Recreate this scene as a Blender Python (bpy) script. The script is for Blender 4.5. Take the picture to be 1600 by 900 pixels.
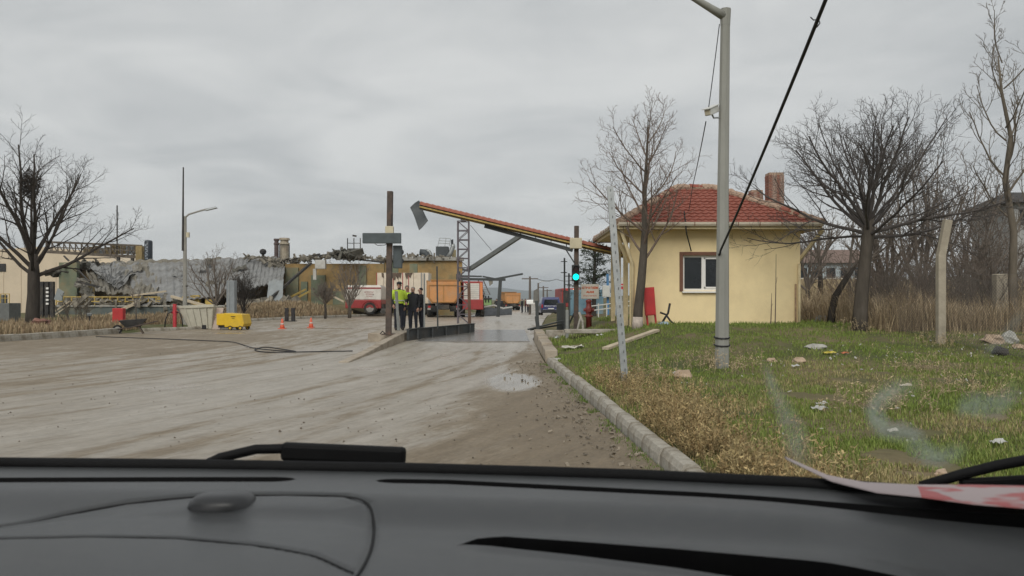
import bpy, bmesh, math, random
import numpy as np
from mathutils import Vector, Matrix, noise

for _o in list(bpy.data.objects):
    bpy.data.objects.remove(_o)
SC = bpy.context.scene
COL = SC.collection
R = math.radians

# ------------------------------------------------------------------ camera
F, CZ, HY = 1200.0, 1.45, 468.0          # focal length in photo pixels, eye height, horizon row
cam = bpy.data.cameras.new('camera')
cam.sensor_width = 36.0
cam.lens = 36.0 * F / 1600.0
cam.shift_y = (HY - 450.0) / 1600.0
cam.clip_start, cam.clip_end = 0.05, 20000.0
cam.dof.use_dof = True
cam.dof.focus_distance = 22.0
cam.dof.aperture_fstop = 11.0
camo = bpy.data.objects.new('camera', cam)
COL.objects.link(camo)
camo.location = (0, 0, CZ)
camo.rotation_euler = (R(90), 0, 0)
SC.camera = camo

# ------------------------------------------------------------------ sky and sun
SUN_EL, SUN_AZ = 38.0, 190.0             # azimuth from +Y clockwise: behind the car, a little to the left
w = bpy.data.worlds.new('World')
SC.world = w
w.use_nodes = True
nt = w.node_tree
nt.nodes.clear()
def N(tree, t, **kw):
    n = tree.nodes.new(t)
    for k, v in kw.items():
        setattr(n, k, v)
    return n
wo = N(nt, 'ShaderNodeOutputWorld')
sky = N(nt, 'ShaderNodeTexSky', sky_type='NISHITA', sun_disc=False)
sky.sun_elevation, sky.sun_rotation = R(SUN_EL), R(SUN_AZ)
bg1 = N(nt, 'ShaderNodeBackground'); bg1.inputs[1].default_value = 0.06
nt.links.new(sky.outputs[0], bg1.inputs[0])
tc = N(nt, 'ShaderNodeTexCoord')
sep = N(nt, 'ShaderNodeSeparateXYZ'); nt.links.new(tc.outputs['Generated'], sep.inputs[0])
def wmath(op, a, b=None):
    n = N(nt, 'ShaderNodeMath', operation=op)
    for i, v in enumerate((a, b)):
        if v is None: continue
        if isinstance(v, (int, float)): n.inputs[i].default_value = v
        else: nt.links.new(v, n.inputs[i])
    return n.outputs[0]
zz = wmath('ADD', wmath('MAXIMUM', sep.outputs[2], 0.0), 0.16)
cmb = N(nt, 'ShaderNodeCombineXYZ')
nt.links.new(wmath('DIVIDE', sep.outputs[0], zz), cmb.inputs[0])
nt.links.new(wmath('DIVIDE', sep.outputs[1], zz), cmb.inputs[1])
def cloud(scale, sx, sy, det, off, dist=0.6):
    mp = N(nt, 'ShaderNodeMapping'); mp.inputs['Scale'].default_value = (sx, sy, 1); mp.inputs['Location'].default_value = off
    mp.inputs['Rotation'].default_value = (0, 0, R(-14))
    nt.links.new(cmb.outputs[0], mp.inputs[0])
    n = N(nt, 'ShaderNodeTexNoise'); n.inputs['Scale'].default_value = scale; n.inputs['Detail'].default_value = det
    n.inputs['Roughness'].default_value = 0.55; n.inputs['Distortion'].default_value = dist
    nt.links.new(mp.outputs[0], n.inputs['Vector'])
    return n.outputs[0]
c1 = cloud(0.62, 0.85, 0.95, 5, (3.1, 0.4, 0), 0.7)
c2 = cloud(2.4, 0.7, 0.85, 7, (7.0, 2.4, 0), 0.8)
cm = wmath('ADD', wmath('MULTIPLY', c1, 0.62), wmath('MULTIPLY', c2, 0.38))
cr = N(nt, 'ShaderNodeValToRGB')
cr.color_ramp.elements[0].position = 0.38; cr.color_ramp.elements[0].color = (0.350, 0.358, 0.363, 1)
cr.color_ramp.elements[1].position = 0.60; cr.color_ramp.elements[1].color = (0.500, 0.501, 0.496, 1)
e = cr.color_ramp.elements.new(0.48); e.color = (0.420, 0.425, 0.426, 1)
nt.links.new(cm, cr.inputs[0])
bg2 = N(nt, 'ShaderNodeBackground'); bg2.inputs[1].default_value = 1.0
nt.links.new(cr.outputs[0], bg2.inputs[0])
mx = N(nt, 'ShaderNodeMixShader'); mx.inputs[0].default_value = 0.94
nt.links.new(bg1.outputs[0], mx.inputs[1]); nt.links.new(bg2.outputs[0], mx.inputs[2])
nt.links.new(mx.outputs[0], wo.inputs[0])

sl = bpy.data.lights.new('sun', 'SUN')
sl.energy = 1.5; sl.angle = R(38); sl.color = (1.0, 0.96, 0.9)
so = bpy.data.objects.new('sun', sl); COL.objects.link(so)
az, el = R(SUN_AZ), R(SUN_EL)
sd = Vector((math.sin(az) * math.cos(el), math.cos(az) * math.cos(el), math.sin(el)))
so.rotation_euler = sd.to_track_quat('Z', 'Y').to_euler()
so.location = sd * 50

SC.view_settings.view_transform = 'Standard'
SC.view_settings.look = 'None'
SC.view_settings.exposure = 0.53
SC.view_settings.gamma = 1.0
SC.view_settings.use_curve_mapping = False
SC.render.engine = 'CYCLES'
SC.cycles.use_denoising = True
SC.cycles.max_bounces = 6
SC.cycles.transparent_max_bounces = 12
SC.cycles.volume_bounces = 0

# ------------------------------------------------------------------ measuring helpers
def X(px, d): return (px - 800.0) / F * d
def Z(py, d): return CZ - (py - HY) / F * d
def P(px, py, d): return Vector((X(px, d), d, Z(py, d)))
def ss(a, b, v):
    t = min(1.0, max(0.0, (v - a) / (b - a)))
    return t * t * (3 - 2 * t)
def lerp_tab(tab, v):
    if v <= tab[0][0]: return tab[0][1]
    for (a, fa), (b, fb) in zip(tab, tab[1:]):
        if v <= b: return fa + (fb - fa) * (v - a) / (b - a)
    return tab[-1][1]

# ------------------------------------------------------------------ terrain heights
def road_z(y): return 0.15 * ss(34, 54, y) - 0.35 * ss(60, 84, y)
def KX(y): return 1.28 - 0.0475 * (y - 6.5) if y < 17.6 else (0.753 if y < 28 else 0.753 + 0.062 * (y - 28))
LT = [(-30, -17.6), (26, -17.4), (31.6, -16.6), (47, -16.0), (62, -10.0), (80, -4.6), (110, -1.0), (400, 12), (4000, 180)]
def LX(y): return lerp_tab(LT, y)
def H(x, y):
    k, l = KX(y), LX(y)
    rz = road_z(y)
    if x > k:
        t = x - k
        fade = 1 - ss(30, 46, y)
        z = rz - 0.06 + 0.19 * ss(0.05, 0.42, t) + 0.60 * ss(11.5, 22, y) * ss(0.2, 3.6, t) * (0.35 + 0.65 * fade)
        z += 1.9 * ss(27, 48, y) * ss(8, 15, x) * (1 - 0.6 * ss(80, 200, y))
        z += 0.07 * noise.noise((x * 0.5, y * 0.5, 3.0)) * ss(0.5, 2, t)
        z += 0.035 * noise.noise((x * 1.7, y * 1.7, 8.0)) * ss(0.5, 2, t)
        return z
    if x < l:
        t = l - x
        z = rz - 0.06 + 0.2 * ss(0.05, 0.45, t)
        z += 0.75 * ss(47, 57, y) * ss(-24, -17, x) * ss(0.4, 4, t) * (1 - ss(90, 200, y))
        z += 0.05 * noise.noise((x * 0.4, y * 0.4, 5.0)) * ss(0.5, 2, t)
        return z
    return rz - 0.06

# ------------------------------------------------------------------ materials
MATS = {}
def mat(name, col, rough=0.8, var=0.2, scale=4.0, bump=0.15, bscale=None, metal=0.0, spec=0.4, dirt=None, dirt_amt=0.5, dirt_scale=1.2, stretch=(1, 1, 1), emit=None, coat=0.0):
    if name in MATS: return MATS[name]
    m = bpy.data.materials.new(name); m.use_nodes = True
    t = m.node_tree; b = t.nodes['Principled BSDF']
    b.inputs['Roughness'].default_value = rough
    b.inputs['Metallic'].default_value = metal
    b.inputs['Specular IOR Level'].default_value = spec
    if coat: b.inputs['Coat Weight'].default_value = coat; b.inputs['Coat Roughness'].default_value = 0.15
    tc = N(t, 'ShaderNodeTexCoord'); mp = N(t, 'ShaderNodeMapping'); mp.inputs['Scale'].default_value = stretch
    t.links.new(tc.outputs['Object'], mp.inputs[0])
    n1 = N(t, 'ShaderNodeTexNoise'); n1.inputs['Scale'].default_value = scale; n1.inputs['Detail'].default_value = 6; n1.inputs['Roughness'].default_value = 0.65
    t.links.new(mp.outputs[0], n1.inputs['Vector'])
    rp = N(t, 'ShaderNodeValToRGB')
    c = Vector(col[:3])
    rp.color_ramp.elements[0].position = 0.3; rp.color_ramp.elements[0].color = (*(c * (1 - var)), 1)
    rp.color_ramp.elements[1].position = 0.72; rp.color_ramp.elements[1].color = (*[min(1, v) for v in c * (1 + var)], 1)
    t.links.new(n1.outputs[0], rp.inputs[0])
    out = rp.outputs[0]
    if dirt is not None:
        n2 = N(t, 'ShaderNodeTexNoise'); n2.inputs['Scale'].default_value = dirt_scale; n2.inputs['Detail'].default_value = 8; n2.inputs['Roughness'].default_value = 0.7
        t.links.new(mp.outputs[0], n2.inputs['Vector'])
        r2 = N(t, 'ShaderNodeMapRange'); r2.inputs[1].default_value = 0.48; r2.inputs[2].default_value = 0.66; r2.inputs[4].default_value = dirt_amt
        t.links.new(n2.outputs[0], r2.inputs[0])
        mxn = N(t, 'ShaderNodeMix', data_type='RGBA'); t.links.new(r2.outputs[0], mxn.inputs[0])
        t.links.new(out, mxn.inputs[6]); mxn.inputs[7].default_value = (*dirt, 1)
        out = mxn.outputs[2]
    t.links.new(out, b.inputs['Base Color'])
    if bump:
        n3 = N(t, 'ShaderNodeTexNoise'); n3.inputs['Scale'].default_value = bscale or scale * 6; n3.inputs['Detail'].default_value = 4
        t.links.new(mp.outputs[0], n3.inputs['Vector'])
        bp = N(t, 'ShaderNodeBump'); bp.inputs['Strength'].default_value = bump; bp.inputs['Distance'].default_value = 0.02
        t.links.new(n3.outputs[0], bp.inputs['Height']); t.links.new(bp.outputs[0], b.inputs['Normal'])
    if emit:
        b.inputs['Emission Color'].default_value = (*emit[0], 1); b.inputs['Emission Strength'].default_value = emit[1]
    MATS[name] = m
    return m
def attr_mat(name, rough=0.8, spec=0.2, attr='Col', trans=0.0):
    m = bpy.data.materials.new(name); m.use_nodes = True
    t = m.node_tree; b = t.nodes['Principled BSDF']
    a = N(t, 'ShaderNodeAttribute', attribute_name=attr)
    t.links.new(a.outputs['Color'], b.inputs['Base Color'])
    b.inputs['Roughness'].default_value = rough; b.inputs['Specular IOR Level'].default_value = spec
    return m

# ------------------------------------------------------------------ mesh builder
class MB:
    def __init__(s): s.v = []; s.f = []; s.smooth = False
    def add(s, vs, fs):
        o = len(s.v); s.v += [tuple(v) for v in vs]; s.f += [tuple(i + o for i in f) for f in fs]; return s
    def box(s, c, size, rot=None, top=None):
        """c = centre of the base, size = (x, y, z); top = (sx, sy) scale of the top face."""
        hx, hy, hz = size[0] / 2, size[1] / 2, size[2]
        tx, ty = top or (1, 1)
        vs = [Vector(q) for q in ((-hx, -hy, 0), (hx, -hy, 0), (hx, hy, 0), (-hx, hy, 0), (-hx * tx, -hy * ty, hz), (hx * tx, -hy * ty, hz), (hx * tx, hy * ty, hz), (-hx * tx, hy * ty, hz))]
        if rot is not None: vs = [rot @ q for q in vs]
        return s.add([q + Vector(c) for q in vs], [(0, 3, 2, 1), (4, 5, 6, 7), (0, 1, 5, 4), (1, 2, 6, 5), (2, 3, 7, 6), (3, 0, 4, 7)])
    def beam(s, a, b, w, h=None, up=(0, 0, 1)):
        a, b = Vector(a), Vector(b); h = h or w
        d = (b - a).normalized(); u = Vector(up)
        if abs(d.dot(u)) > 0.98: u = Vector((0, 1, 0))
        x = d.cross(u).normalized(); u = x.cross(d).normalized()
        vs = [p + x * (w / 2 * i) + u * (h / 2 * j) for p in (a, b) for i, j in ((-1, -1), (1, -1), (1, 1), (-1, 1))]
        return s.add(vs, [(0, 1, 2, 3), (7, 6, 5, 4), (0, 4, 5, 1), (1, 5, 6, 2), (2, 6, 7, 3), (3, 7, 4, 0)])
    def tube(s, pts, rad, k=8, cap=True):
        pts = [Vector(p) for p in pts]; n = len(pts)
        if not hasattr(rad, '__len__'): rad = [rad] * n
        vs = []; ref = None
        for i, p in enumerate(pts):
            d = (pts[min(i + 1, n - 1)] - pts[max(i - 1, 0)])
            d = d.normalized() if d.length > 1e-9 else Vector((0, 0, 1))
            if ref is None:
                ref = d.orthogonal().normalized()
            ref = (ref - d * ref.dot(d))
            ref = ref.normalized() if ref.length > 1e-6 else d.orthogonal().normalized()
            bi = d.cross(ref)
            for j in range(k):
                a = 2 * math.pi * j / k
                vs.append(p + (ref * math.cos(a) + bi * math.sin(a)) * rad[i])
        fs = [(i * k + j, i * k + (j + 1) % k, (i + 1) * k + (j + 1) % k, (i + 1) * k + j) for i in range(n - 1) for j in range(k)]
        if cap: fs += [tuple(range(k - 1, -1, -1)), tuple((n - 1) * k + j for j in range(k))]
        return s.add(vs, fs)
    def cyl(s, c, r, h, k=16, r2=None, axis='z'):
        c = Vector(c); a = {'x': Vector((1, 0, 0)), 'y': Vector((0, 1, 0)), 'z': Vector((0, 0, 1))}[axis]
        return s.tube([c, c + a * h], [r, r if r2 is None else r2], k)
    def lathe(s, prof, c=(0, 0, 0), k=16):
        c = Vector(c); n = len(prof)
        vs = [c + Vector((r * math.cos(2 * math.pi * j / k), r * math.sin(2 * math.pi * j / k), z)) for r, z in prof for j in range(k)]
        fs = [(i * k + j, i * k + (j + 1) % k, (i + 1) * k + (j + 1) % k, (i + 1) * k + j) for i in range(n - 1) for j in range(k)]
        fs += [tuple(range(k - 1, -1, -1)), tuple((n - 1) * k + j for j in range(k))]
        return s.add(vs, fs)
    def slab(s, pts, th, dirn=None):
        """polygon pts extruded by th along dirn (default: away along its normal)."""
        pts = [Vector(p) for p in pts]
        if dirn is None:
            nrm = Vector((0, 0, 0))
            for a, b in zip(pts, pts[1:] + pts[:1]): nrm += a.cross(b)
            dirn = nrm.normalized()
        dirn = Vector(dirn); n = len(pts)
        vs = pts + [p + dirn * th for p in pts]
        return s.add(vs, [tuple(range(n - 1, -1, -1)), tuple(range(n, 2 * n))] + [(i, (i + 1) % n, n + (i + 1) % n, n + i) for i in range(n)])
    def sheet(s, q, nu, nv, fn=None, th=0.03):
        """bilinear patch q = (p00, p10, p11, p01); fn(u, v, p) -> p; given thickness downward."""
        q = [Vector(p) for p in q]
        nrm = (q[1] - q[0]).cross(q[3] - q[0]).normalized()
        top = []
        for j in range(nv + 1):
            for i in range(nu + 1):
                u, v = i / nu, j / nv
                p = (q[0] * (1 - u) + q[1] * u) * (1 - v) + (q[3] * (1 - u) + q[2] * u) * v
                top.append(fn(u, v, p) if fn else p)
        n = len(top); W = nu + 1
        vs = top + [p - nrm * th for p in top]
        fs = [(j * W + i, j * W + i + 1, (j + 1) * W + i + 1, (j + 1) * W + i) for j in range(nv) for i in range(nu)]
        fs += [tuple(n + k for k in reversed(f)) for f in fs]
        rim = [i for i in range(W)] + [j * W + nu for j in range(1, nv + 1)] + [nv * W + i for i in range(nu - 1, -1, -1)] + [j * W for j in range(nv - 1, 0, -1)]
        fs += [(a, n + a, n + b, b) for a, b in zip(rim, rim[1:] + rim[:1])]
        return s.add(vs, fs)
    def blob(s, c, r, seed=0, k=10, m=7, rough=0.2, flat=0.0):
        c = Vector(c); r = Vector(r if hasattr(r, '__len__') else (r, r, r))
        vs = []; fs = []
        for i in range(m + 1):
            th = math.pi * i / m
            for j in range(k):
                a = 2 * math.pi * j / k
                d = Vector((math.sin(th) * math.cos(a), math.sin(th) * math.sin(a), math.cos(th)))
                f = 1 + rough * noise.noise(d * 1.6 + Vector((seed * 3.7, seed, 0)))
                vs.append(c + Vector((d.x * r.x, d.y * r.y, d.z * r.z)) * f)
        fs = [(i * k + j, (i + 1) * k + j, (i + 1) * k + (j + 1) % k, i * k + (j + 1) % k) for i in range(m) for j in range(k)]
        return s.add(vs, fs)
    def mesh(s, name, m=None, smooth=False):
        me = bpy.data.meshes.new(name); me.from_pydata(s.v, [], s.f); me.update()
        if m is not None: me.materials.append(m)
        if smooth: me.polygons.foreach_set('use_smooth', [True] * len(me.polygons))
        return me
    def build(s, name, m, parent=None, smooth=False, bevel=0.0, loc=None, label=None, cat=None, group=None, kind=None, segs=2):
        o = bpy.data.objects.new(name, s.mesh(name, m, smooth)); COL.objects.link(o)
        if parent is not None: o.parent = parent
        if loc is not None: o.location = loc
        if bevel:
            b = o.modifiers.new('bevel', 'BEVEL'); b.width = bevel; b.segments = segs; b.limit_method = 'ANGLE'; b.angle_limit = R(40)
        tag(o, label, cat, group, kind)
        return o
def tag(o, label=None, cat=None, group=None, kind=None):
    if label: o['label'] = label
    if cat: o['category'] = cat
    if group: o['group'] = group
    if kind: o['kind'] = kind
    return o
def thing(name, label, cat, loc, rz=0.0, group=None):
    o = bpy.data.objects.new(name, None); COL.objects.link(o)
    o.location = loc; o.rotation_euler = (0, 0, rz); o.empty_display_size = 0.3
    return tag(o, label, cat, group)
def base(px, d, dz=0.0):
    """a point standing on the ground at photo column px, d metres ahead"""
    x = X(px, d); return Vector((x, d, H(x, d) + dz))
def copy_tree(o, parent=None):
    c = o.copy(); COL.objects.link(c); c.parent = parent
    for ch in o.children: copy_tree(ch, c)
    return c
def G(x, y):
    return road_z(y) + 0.004 if LX(y) <= x <= KX(y) else H(x, y)
def base(px, d, dz=0.0):
    x = X(px, d); return Vector((x, d, G(x, d) + dz))

# ================================================================== ground
def axis(lo, hi, step, far, ratio=1.22):
    a = list(np.arange(lo, hi + 1e-6, step)); s = step
    while a[-1] < far: s *= ratio; a.append(a[-1] + s)
    b = []; s = step; v = lo
    while v > -far: s *= ratio; v -= s; b.append(v)
    return b[::-1] + a
def grid_mesh(name, xs, ys, zf, m, flip=False):
    W = len(xs)
    vs = [(x, y, zf(x, y)) for y in ys for x in xs]
    fs = [(j * W + i, j * W + i + 1, (j + 1) * W + i + 1, (j + 1) * W + i) for j in range(len(ys) - 1) for i in range(W - 1)]
    me = bpy.data.meshes.new(name); me.from_pydata(vs, [], fs); me.update(); me.materials.append(m)
    me.polygons.foreach_set('use_smooth', [True] * len(me.polygons))
    o = bpy.data.objects.new(name, me); COL.objects.link(o); o['kind'] = 'structure'
    return o

def ground_material():
    m = bpy.data.materials.new('soil'); m.use_nodes = True; t = m.node_tree; b = t.nodes['Principled BSDF']
    tc = N(t, 'ShaderNodeTexCoord')
    n1 = N(t, 'ShaderNodeTexNoise'); n1.inputs['Scale'].default_value = 0.55; n1.inputs['Detail'].default_value = 8
    n2 = N(t, 'ShaderNodeTexNoise'); n2.inputs['Scale'].default_value = 9; n2.inputs['Detail'].default_value = 6
    for n in (n1, n2): t.links.new(tc.outputs['Object'], n.inputs['Vector'])
    r = N(t, 'ShaderNodeValToRGB'); r.color_ramp.elements[0].position = 0.38; r.color_ramp.elements[1].position = 0.62
    r.color_ramp.elements[0].color = (0.085, 0.095, 0.038, 1); r.color_ramp.elements[1].color = (0.190, 0.150, 0.090, 1)
    t.links.new(n1.outputs[0], r.inputs[0])
    mx = N(t, 'ShaderNodeMix', data_type='RGBA', blend_type='MULTIPLY'); mx.inputs[0].default_value = 0.7
    r2 = N(t, 'ShaderNodeValToRGB'); r2.color_ramp.elements[0].color = (0.5, 0.5, 0.5, 1); r2.color_ramp.elements[1].color = (1.3, 1.3, 1.3, 1)
    t.links.new(n2.outputs[0], r2.inputs[0]); t.links.new(r.outputs[0], mx.inputs[6]); t.links.new(r2.outputs[0], mx.inputs[7])
    t.links.new(mx.outputs[2], b.inputs['Base Color']); b.inputs['Roughness'].default_value = 0.95; b.inputs['Specular IOR Level'].default_value = 0.15
    bp = N(t, 'ShaderNodeBump'); bp.inputs['Strength'].default_value = 0.6; bp.inputs['Distance'].default_value = 0.05
    t.links.new(n2.outputs[0], bp.inputs['Height']); t.links.new(bp.outputs[0], b.inputs['Normal'])
    return m
SOIL = ground_material()
grid_mesh('ground', axis(-26, 26, 0.4, 5500), axis(-6, 92, 0.4, 6500), H, SOIL)

# ================================================================== road
def road_material():
    m = bpy.data.materials.new('wet_mud_road'); m.use_nodes = True; t = m.node_tree; b = t.nodes['Principled BSDF']
    at = N(t, 'ShaderNodeAttribute', attribute_name='track')       # (across, along) coordinates that follow the wheel tracks
    def ns(scale, sx, sy, det=6, rough=0.6, loc=0.0):
        mp = N(t, 'ShaderNodeMapping'); mp.inputs['Scale'].default_value = (sx, sy, 1); mp.inputs['Location'].default_value = (loc, loc * 0.7, 0)
        t.links.new(at.outputs['Vector'], mp.inputs[0])
        n = N(t, 'ShaderNodeTexNoise'); n.inputs['Scale'].default_value = scale; n.inputs['Detail'].default_value = det; n.inputs['Roughness'].default_value = rough
        t.links.new(mp.outputs[0], n.inputs['Vector']); return n.outputs[0]
    def mth(op, a, bb, clamp=False):
        n = N(t, 'ShaderNodeMath', operation=op, use_clamp=clamp)
        for i, v in enumerate((a, bb)):
            if isinstance(v, (int, float)): n.inputs[i].default_value = v
            else: t.links.new(v, n.inputs[i])
        return n.outputs[0]
    streak = ns(1.0, 1.5, 0.20, 9, 0.70)
    fine = ns(1.0, 5.0, 0.8, 9, 0.72, 4.0)
    patch = ns(0.5, 1.0, 0.5, 9, 0.68, 9.0)
    grain = ns(13.0, 1.2, 0.9, 9, 0.82)
    mid = ns(1.0, 3.4, 1.9, 10, 0.78, 2.0)
    wa = N(t, 'ShaderNodeAttribute', attribute_name='wet')
    v = mth('ADD', mth('MULTIPLY', streak, 0.42), mth('ADD', mth('MULTIPLY', patch, 0.30), mth('MULTIPLY', fine, 0.28)))
    v = mth('ADD', v, mth('MULTIPLY', mth('SUBTRACT', wa.outputs['Fac'], 0.5), 0.28))
    wet = N(t, 'ShaderNodeMapRange', interpolation_type='SMOOTHSTEP'); wet.inputs[1].default_value = 0.43; wet.inputs[2].default_value = 0.56
    t.links.new(v, wet.inputs[0]); wet = wet.outputs[0]
    c1 = N(t, 'ShaderNodeValToRGB'); cre = c1.color_ramp.elements
    cre[0].position = .36; cre[0].color = (0.205, 0.163, 0.110, 1)
    cre[1].position = .70; cre[1].color = (0.400, 0.366, 0.312, 1)
    for ps, cc_ in ((.45, (0.250, 0.207, 0.150, 1)), (.54, (0.318, 0.280, 0.226, 1))):
        el_ = cre.new(ps); el_.color = cc_
    t.links.new(mth('ADD', v, mth('MULTIPLY', mth('SUBTRACT', mid, 0.5), 0.42)), c1.inputs[0])
    mu = N(t, 'ShaderNodeMix', data_type='RGBA', blend_type='MULTIPLY'); mu.inputs[0].default_value = 1.0
    r2 = N(t, 'ShaderNodeValToRGB'); r2.color_ramp.elements[0].position = 0.34; r2.color_ramp.elements[1].position = 0.60
    r2.color_ramp.elements[0].color = (0.58, 0.56, 0.53, 1); r2.color_ramp.elements[1].color = (1.12, 1.11, 1.1, 1)
    t.links.new(mth('ADD', mth('MULTIPLY', grain, 0.6), mth('MULTIPLY', fine, 0.4)), r2.inputs[0])
    t.links.new(c1.outputs[0], mu.inputs[6]); t.links.new(r2.outputs[0], mu.inputs[7])
    t.links.new(mu.outputs[2], b.inputs['Base Color'])
    rr = N(t, 'ShaderNodeMapRange'); rr.inputs[3].default_value = 0.62; rr.inputs[4].default_value = 0.30
    t.links.new(wet, rr.inputs[0])
    # standing water in the ruts: smooth and mirror-like
    pa = N(t, 'ShaderNodeAttribute', attribute_name='pool')
    pv = N(t, 'ShaderNodeMapRange', interpolation_type='SMOOTHSTEP'); pv.inputs[1].default_value = 0.46; pv.inputs[2].default_value = 0.72
    t.links.new(mth('ADD', pa.outputs['Fac'], mth('MULTIPLY', mth('SUBTRACT', mth('ADD', mth('MULTIPLY', patch, .5), mth('MULTIPLY', fine, .5)), .5), 0.9)), pv.inputs[0])
    pool = pv.outputs[0]
    rm = N(t, 'ShaderNodeMix'); t.links.new(pool, rm.inputs[0]); t.links.new(rr.outputs[0], rm.inputs[2]); rm.inputs[3].default_value = 0.15
    t.links.new(rm.outputs[0], b.inputs['Roughness'])
    b.inputs['Specular IOR Level'].default_value = 0.4
    bp = N(t, 'ShaderNodeBump')
    t.links.new(mth('MULTIPLY', mth('SUBTRACT', 1.0, pool), 0.8), bp.inputs['Strength']); bp.inputs['Distance'].default_value = 0.02
    t.links.new(mth('ADD', grain, mth('MULTIPLY', fine, 1.3)), bp.inputs['Height']); t.links.new(bp.outputs[0], b.inputs['Normal'])
    return m
ROADM = road_material()
def track_u(x, y):
    return x + 0.0125 * max(0.0, 25 - y) ** 2 if y < 25 else x - 0.01 * (y - 25)
def road_fine(x, y):
    u = track_u(x, y)
    a = 1 - ss(40, 70, y)
    z = 0.020 * noise.noise((u * 1.6, y * 0.13, 1.0)) + 0.014 * noise.noise((u * 5.0, y * 0.5, 2.0)) + 0.007 * noise.noise((x * 9, y * 7, 4.0)) + 0.004 * noise.noise((x * 21, y * 19, 6.0))
    return z * a * (1 - .9 * min(1, pool_at(x, y) * 1.5))
POOLS = [(0.0, 13.6, .62, 2.0, 1.0), (-.35, 9.6, .16, 1.0, .62), (-1.2, 26.2, 1.6, 1.2, .9), (-3.0, 16.0, .9, .8, .62), (-12.5, 33.0, 2.4, .7, .85), (-9.5, 38.0, 3.0, .8, .85), (-5.5, 12.5, 1.5, 1.6, .55), (-7.0, 19, 2.4, 2.0, .55), (-1.6, 19.5, .5, 2.4, .6), (-9, 44, 4, 2, .5), (-2, 40, 3, 3, .5)]
def pool_at(x, y):
    v = 0.0
    for cx, cy, rx, ry, am in POOLS:
        q = ((x - cx) / rx) ** 2 + ((y - cy) / ry) ** 2
        if q < 6: v = max(v, am * math.exp(-q * .9))
    return v
TRACKS = [(.5, .30, .16), (-.35, .22, .12), (-1.3, .34, .17), (-2.9, .34, .17), (-3.9, .22, .14), (-5.2, .30, .18), (-6.9, .30, .2), (-8.8, .25, .22)]
TRACKS2 = [(-.75, .32, .13), (-2.45, .30, .13), (-1.75, .18, .1), (.05, -.30, .16)]
def build_road():
    ys = [2.0]
    while ys[-1] < 120: ys.append(ys[-1] + max(0.05, 0.012 * ys[-1]))
    while ys[-1] < 5200: ys.append(ys[-1] * 1.06)
    NX = 190
    vs, fs, tr, wet, pool = [], [], [], [], []
    for y in ys:
        a, b_ = LX(y), KX(y)
        for i in range(NX + 1):
            s = i / NX; s = 1 - (1 - s) ** 1.6          # denser to the right
            x = a + (b_ - a) * s
            vs.append((x, y, road_z(y) + 0.004 + road_fine(x, y)))
            u = track_u(x, y); tr.append((u, y, 0.0))
            # where vehicles spread slurry: bright middle sweep, brown right shoulder and far side
            wv = 0.5 + 0.42 * math.exp(-((u + 1.8) / 3.2) ** 2) - 0.62 * ss(-1.6, 0.4, x - KX(y) + 0.4) * (1 - ss(17, 25, y)) * (0.6 + 0.4 * ss(4, 9, y))
            if y < 12: wv -= 0.42 * math.exp(-((x + 0.0) / 1.0) ** 2) * (1 - ss(9.5, 15, y))
            if x < -7 and y > 17: wv -= 0.35 * ss(-7, -11, x) * ss(17, 24, y) * (1 - ss(31, 38, y))
            wv += 0.25 * math.exp(-((y - 27) / 4) ** 2) * ss(-5, -3, x)
            near = 1 - ss(26, 40, y); u2 = x + .0045 * max(0.0, 26 - y) ** 2
            for c0, am, wd in TRACKS: wv -= am * near * math.exp(-((u - c0 - .12 * math.sin(y * .35 + c0)) / wd) ** 2)
            for c0, am, wd in TRACKS2: wv -= am * near * math.exp(-((u2 - c0 - .08 * math.sin(y * .5 + c0)) / wd) ** 2)
            wet.append(wv); pool.append(pool_at(x, y))
    W = NX + 1
    fs = [(j * W + i, j * W + i + 1, (j + 1) * W + i + 1, (j + 1) * W + i) for j in range(len(ys) - 1) for i in range(NX)]
    me = bpy.data.meshes.new('road'); me.from_pydata(vs, [], fs); me.update(); me.materials.append(ROADM)
    me.polygons.foreach_set('use_smooth', [True] * len(me.polygons))
    a = me.attributes.new('track', 'FLOAT_VECTOR', 'POINT'); a.data.foreach_set('vector', [c for v in tr for c in v])
    a = me.attributes.new('wet', 'FLOAT', 'POINT'); a.data.foreach_set('value', wet)
    a = me.attributes.new('pool', 'FLOAT', 'POINT'); a.data.foreach_set('value', pool)
    o = bpy.data.objects.new('road', me); COL.objects.link(o); o['kind'] = 'structure'
    return o
ROAD = build_road()

# loose stones and clods on the road: nobody could count them
def scatter_clods():
    rng = random.Random(4); b = MB()
    for i in range(1500):
        y = 6.2 + 24 * rng.random() ** 1.7
        x = rng.uniform(max(LX(y), -0.72 * y), KX(y) - 0.03)
        if noise.noise((track_u(x, y) * 0.7, y * 0.25, 7)) < rng.uniform(-0.3, 0.35): continue
        s = rng.choice((0.004, 0.005, 0.007, 0.009, 0.014)) * rng.uniform(0.7, 1.3)
        if x > KX(y) - 1.3: s *= 1.3
        c = Vector((x, y, road_z(y) + road_fine(x, y) + 0.004 + s * 0.3))
        vs = [c + Vector((rng.uniform(.6, 1.2) * s * dx, rng.uniform(.6, 1.2) * s * dy, rng.uniform(.5, 1.0) * s * dz)) for dx, dy, dz in ((1, 0, 0), (0, 1, 0), (-1, 0, 0), (0, -1, 0), (0, 0, 1), (0, 0, -1))]
        b.add(vs, [(0, 1, 4), (1, 2, 4), (2, 3, 4), (3, 0, 4), (1, 0, 5), (2, 1, 5), (3, 2, 5), (0, 3, 5)])
    b.build('gravel', mat('clod', (0.13, 0.11, 0.085), var=0.5, scale=9, rough=0.9), kind='stuff', label='small stones and clods of mud scattered over the wet road', cat='gravel')
scatter_clods()

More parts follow.
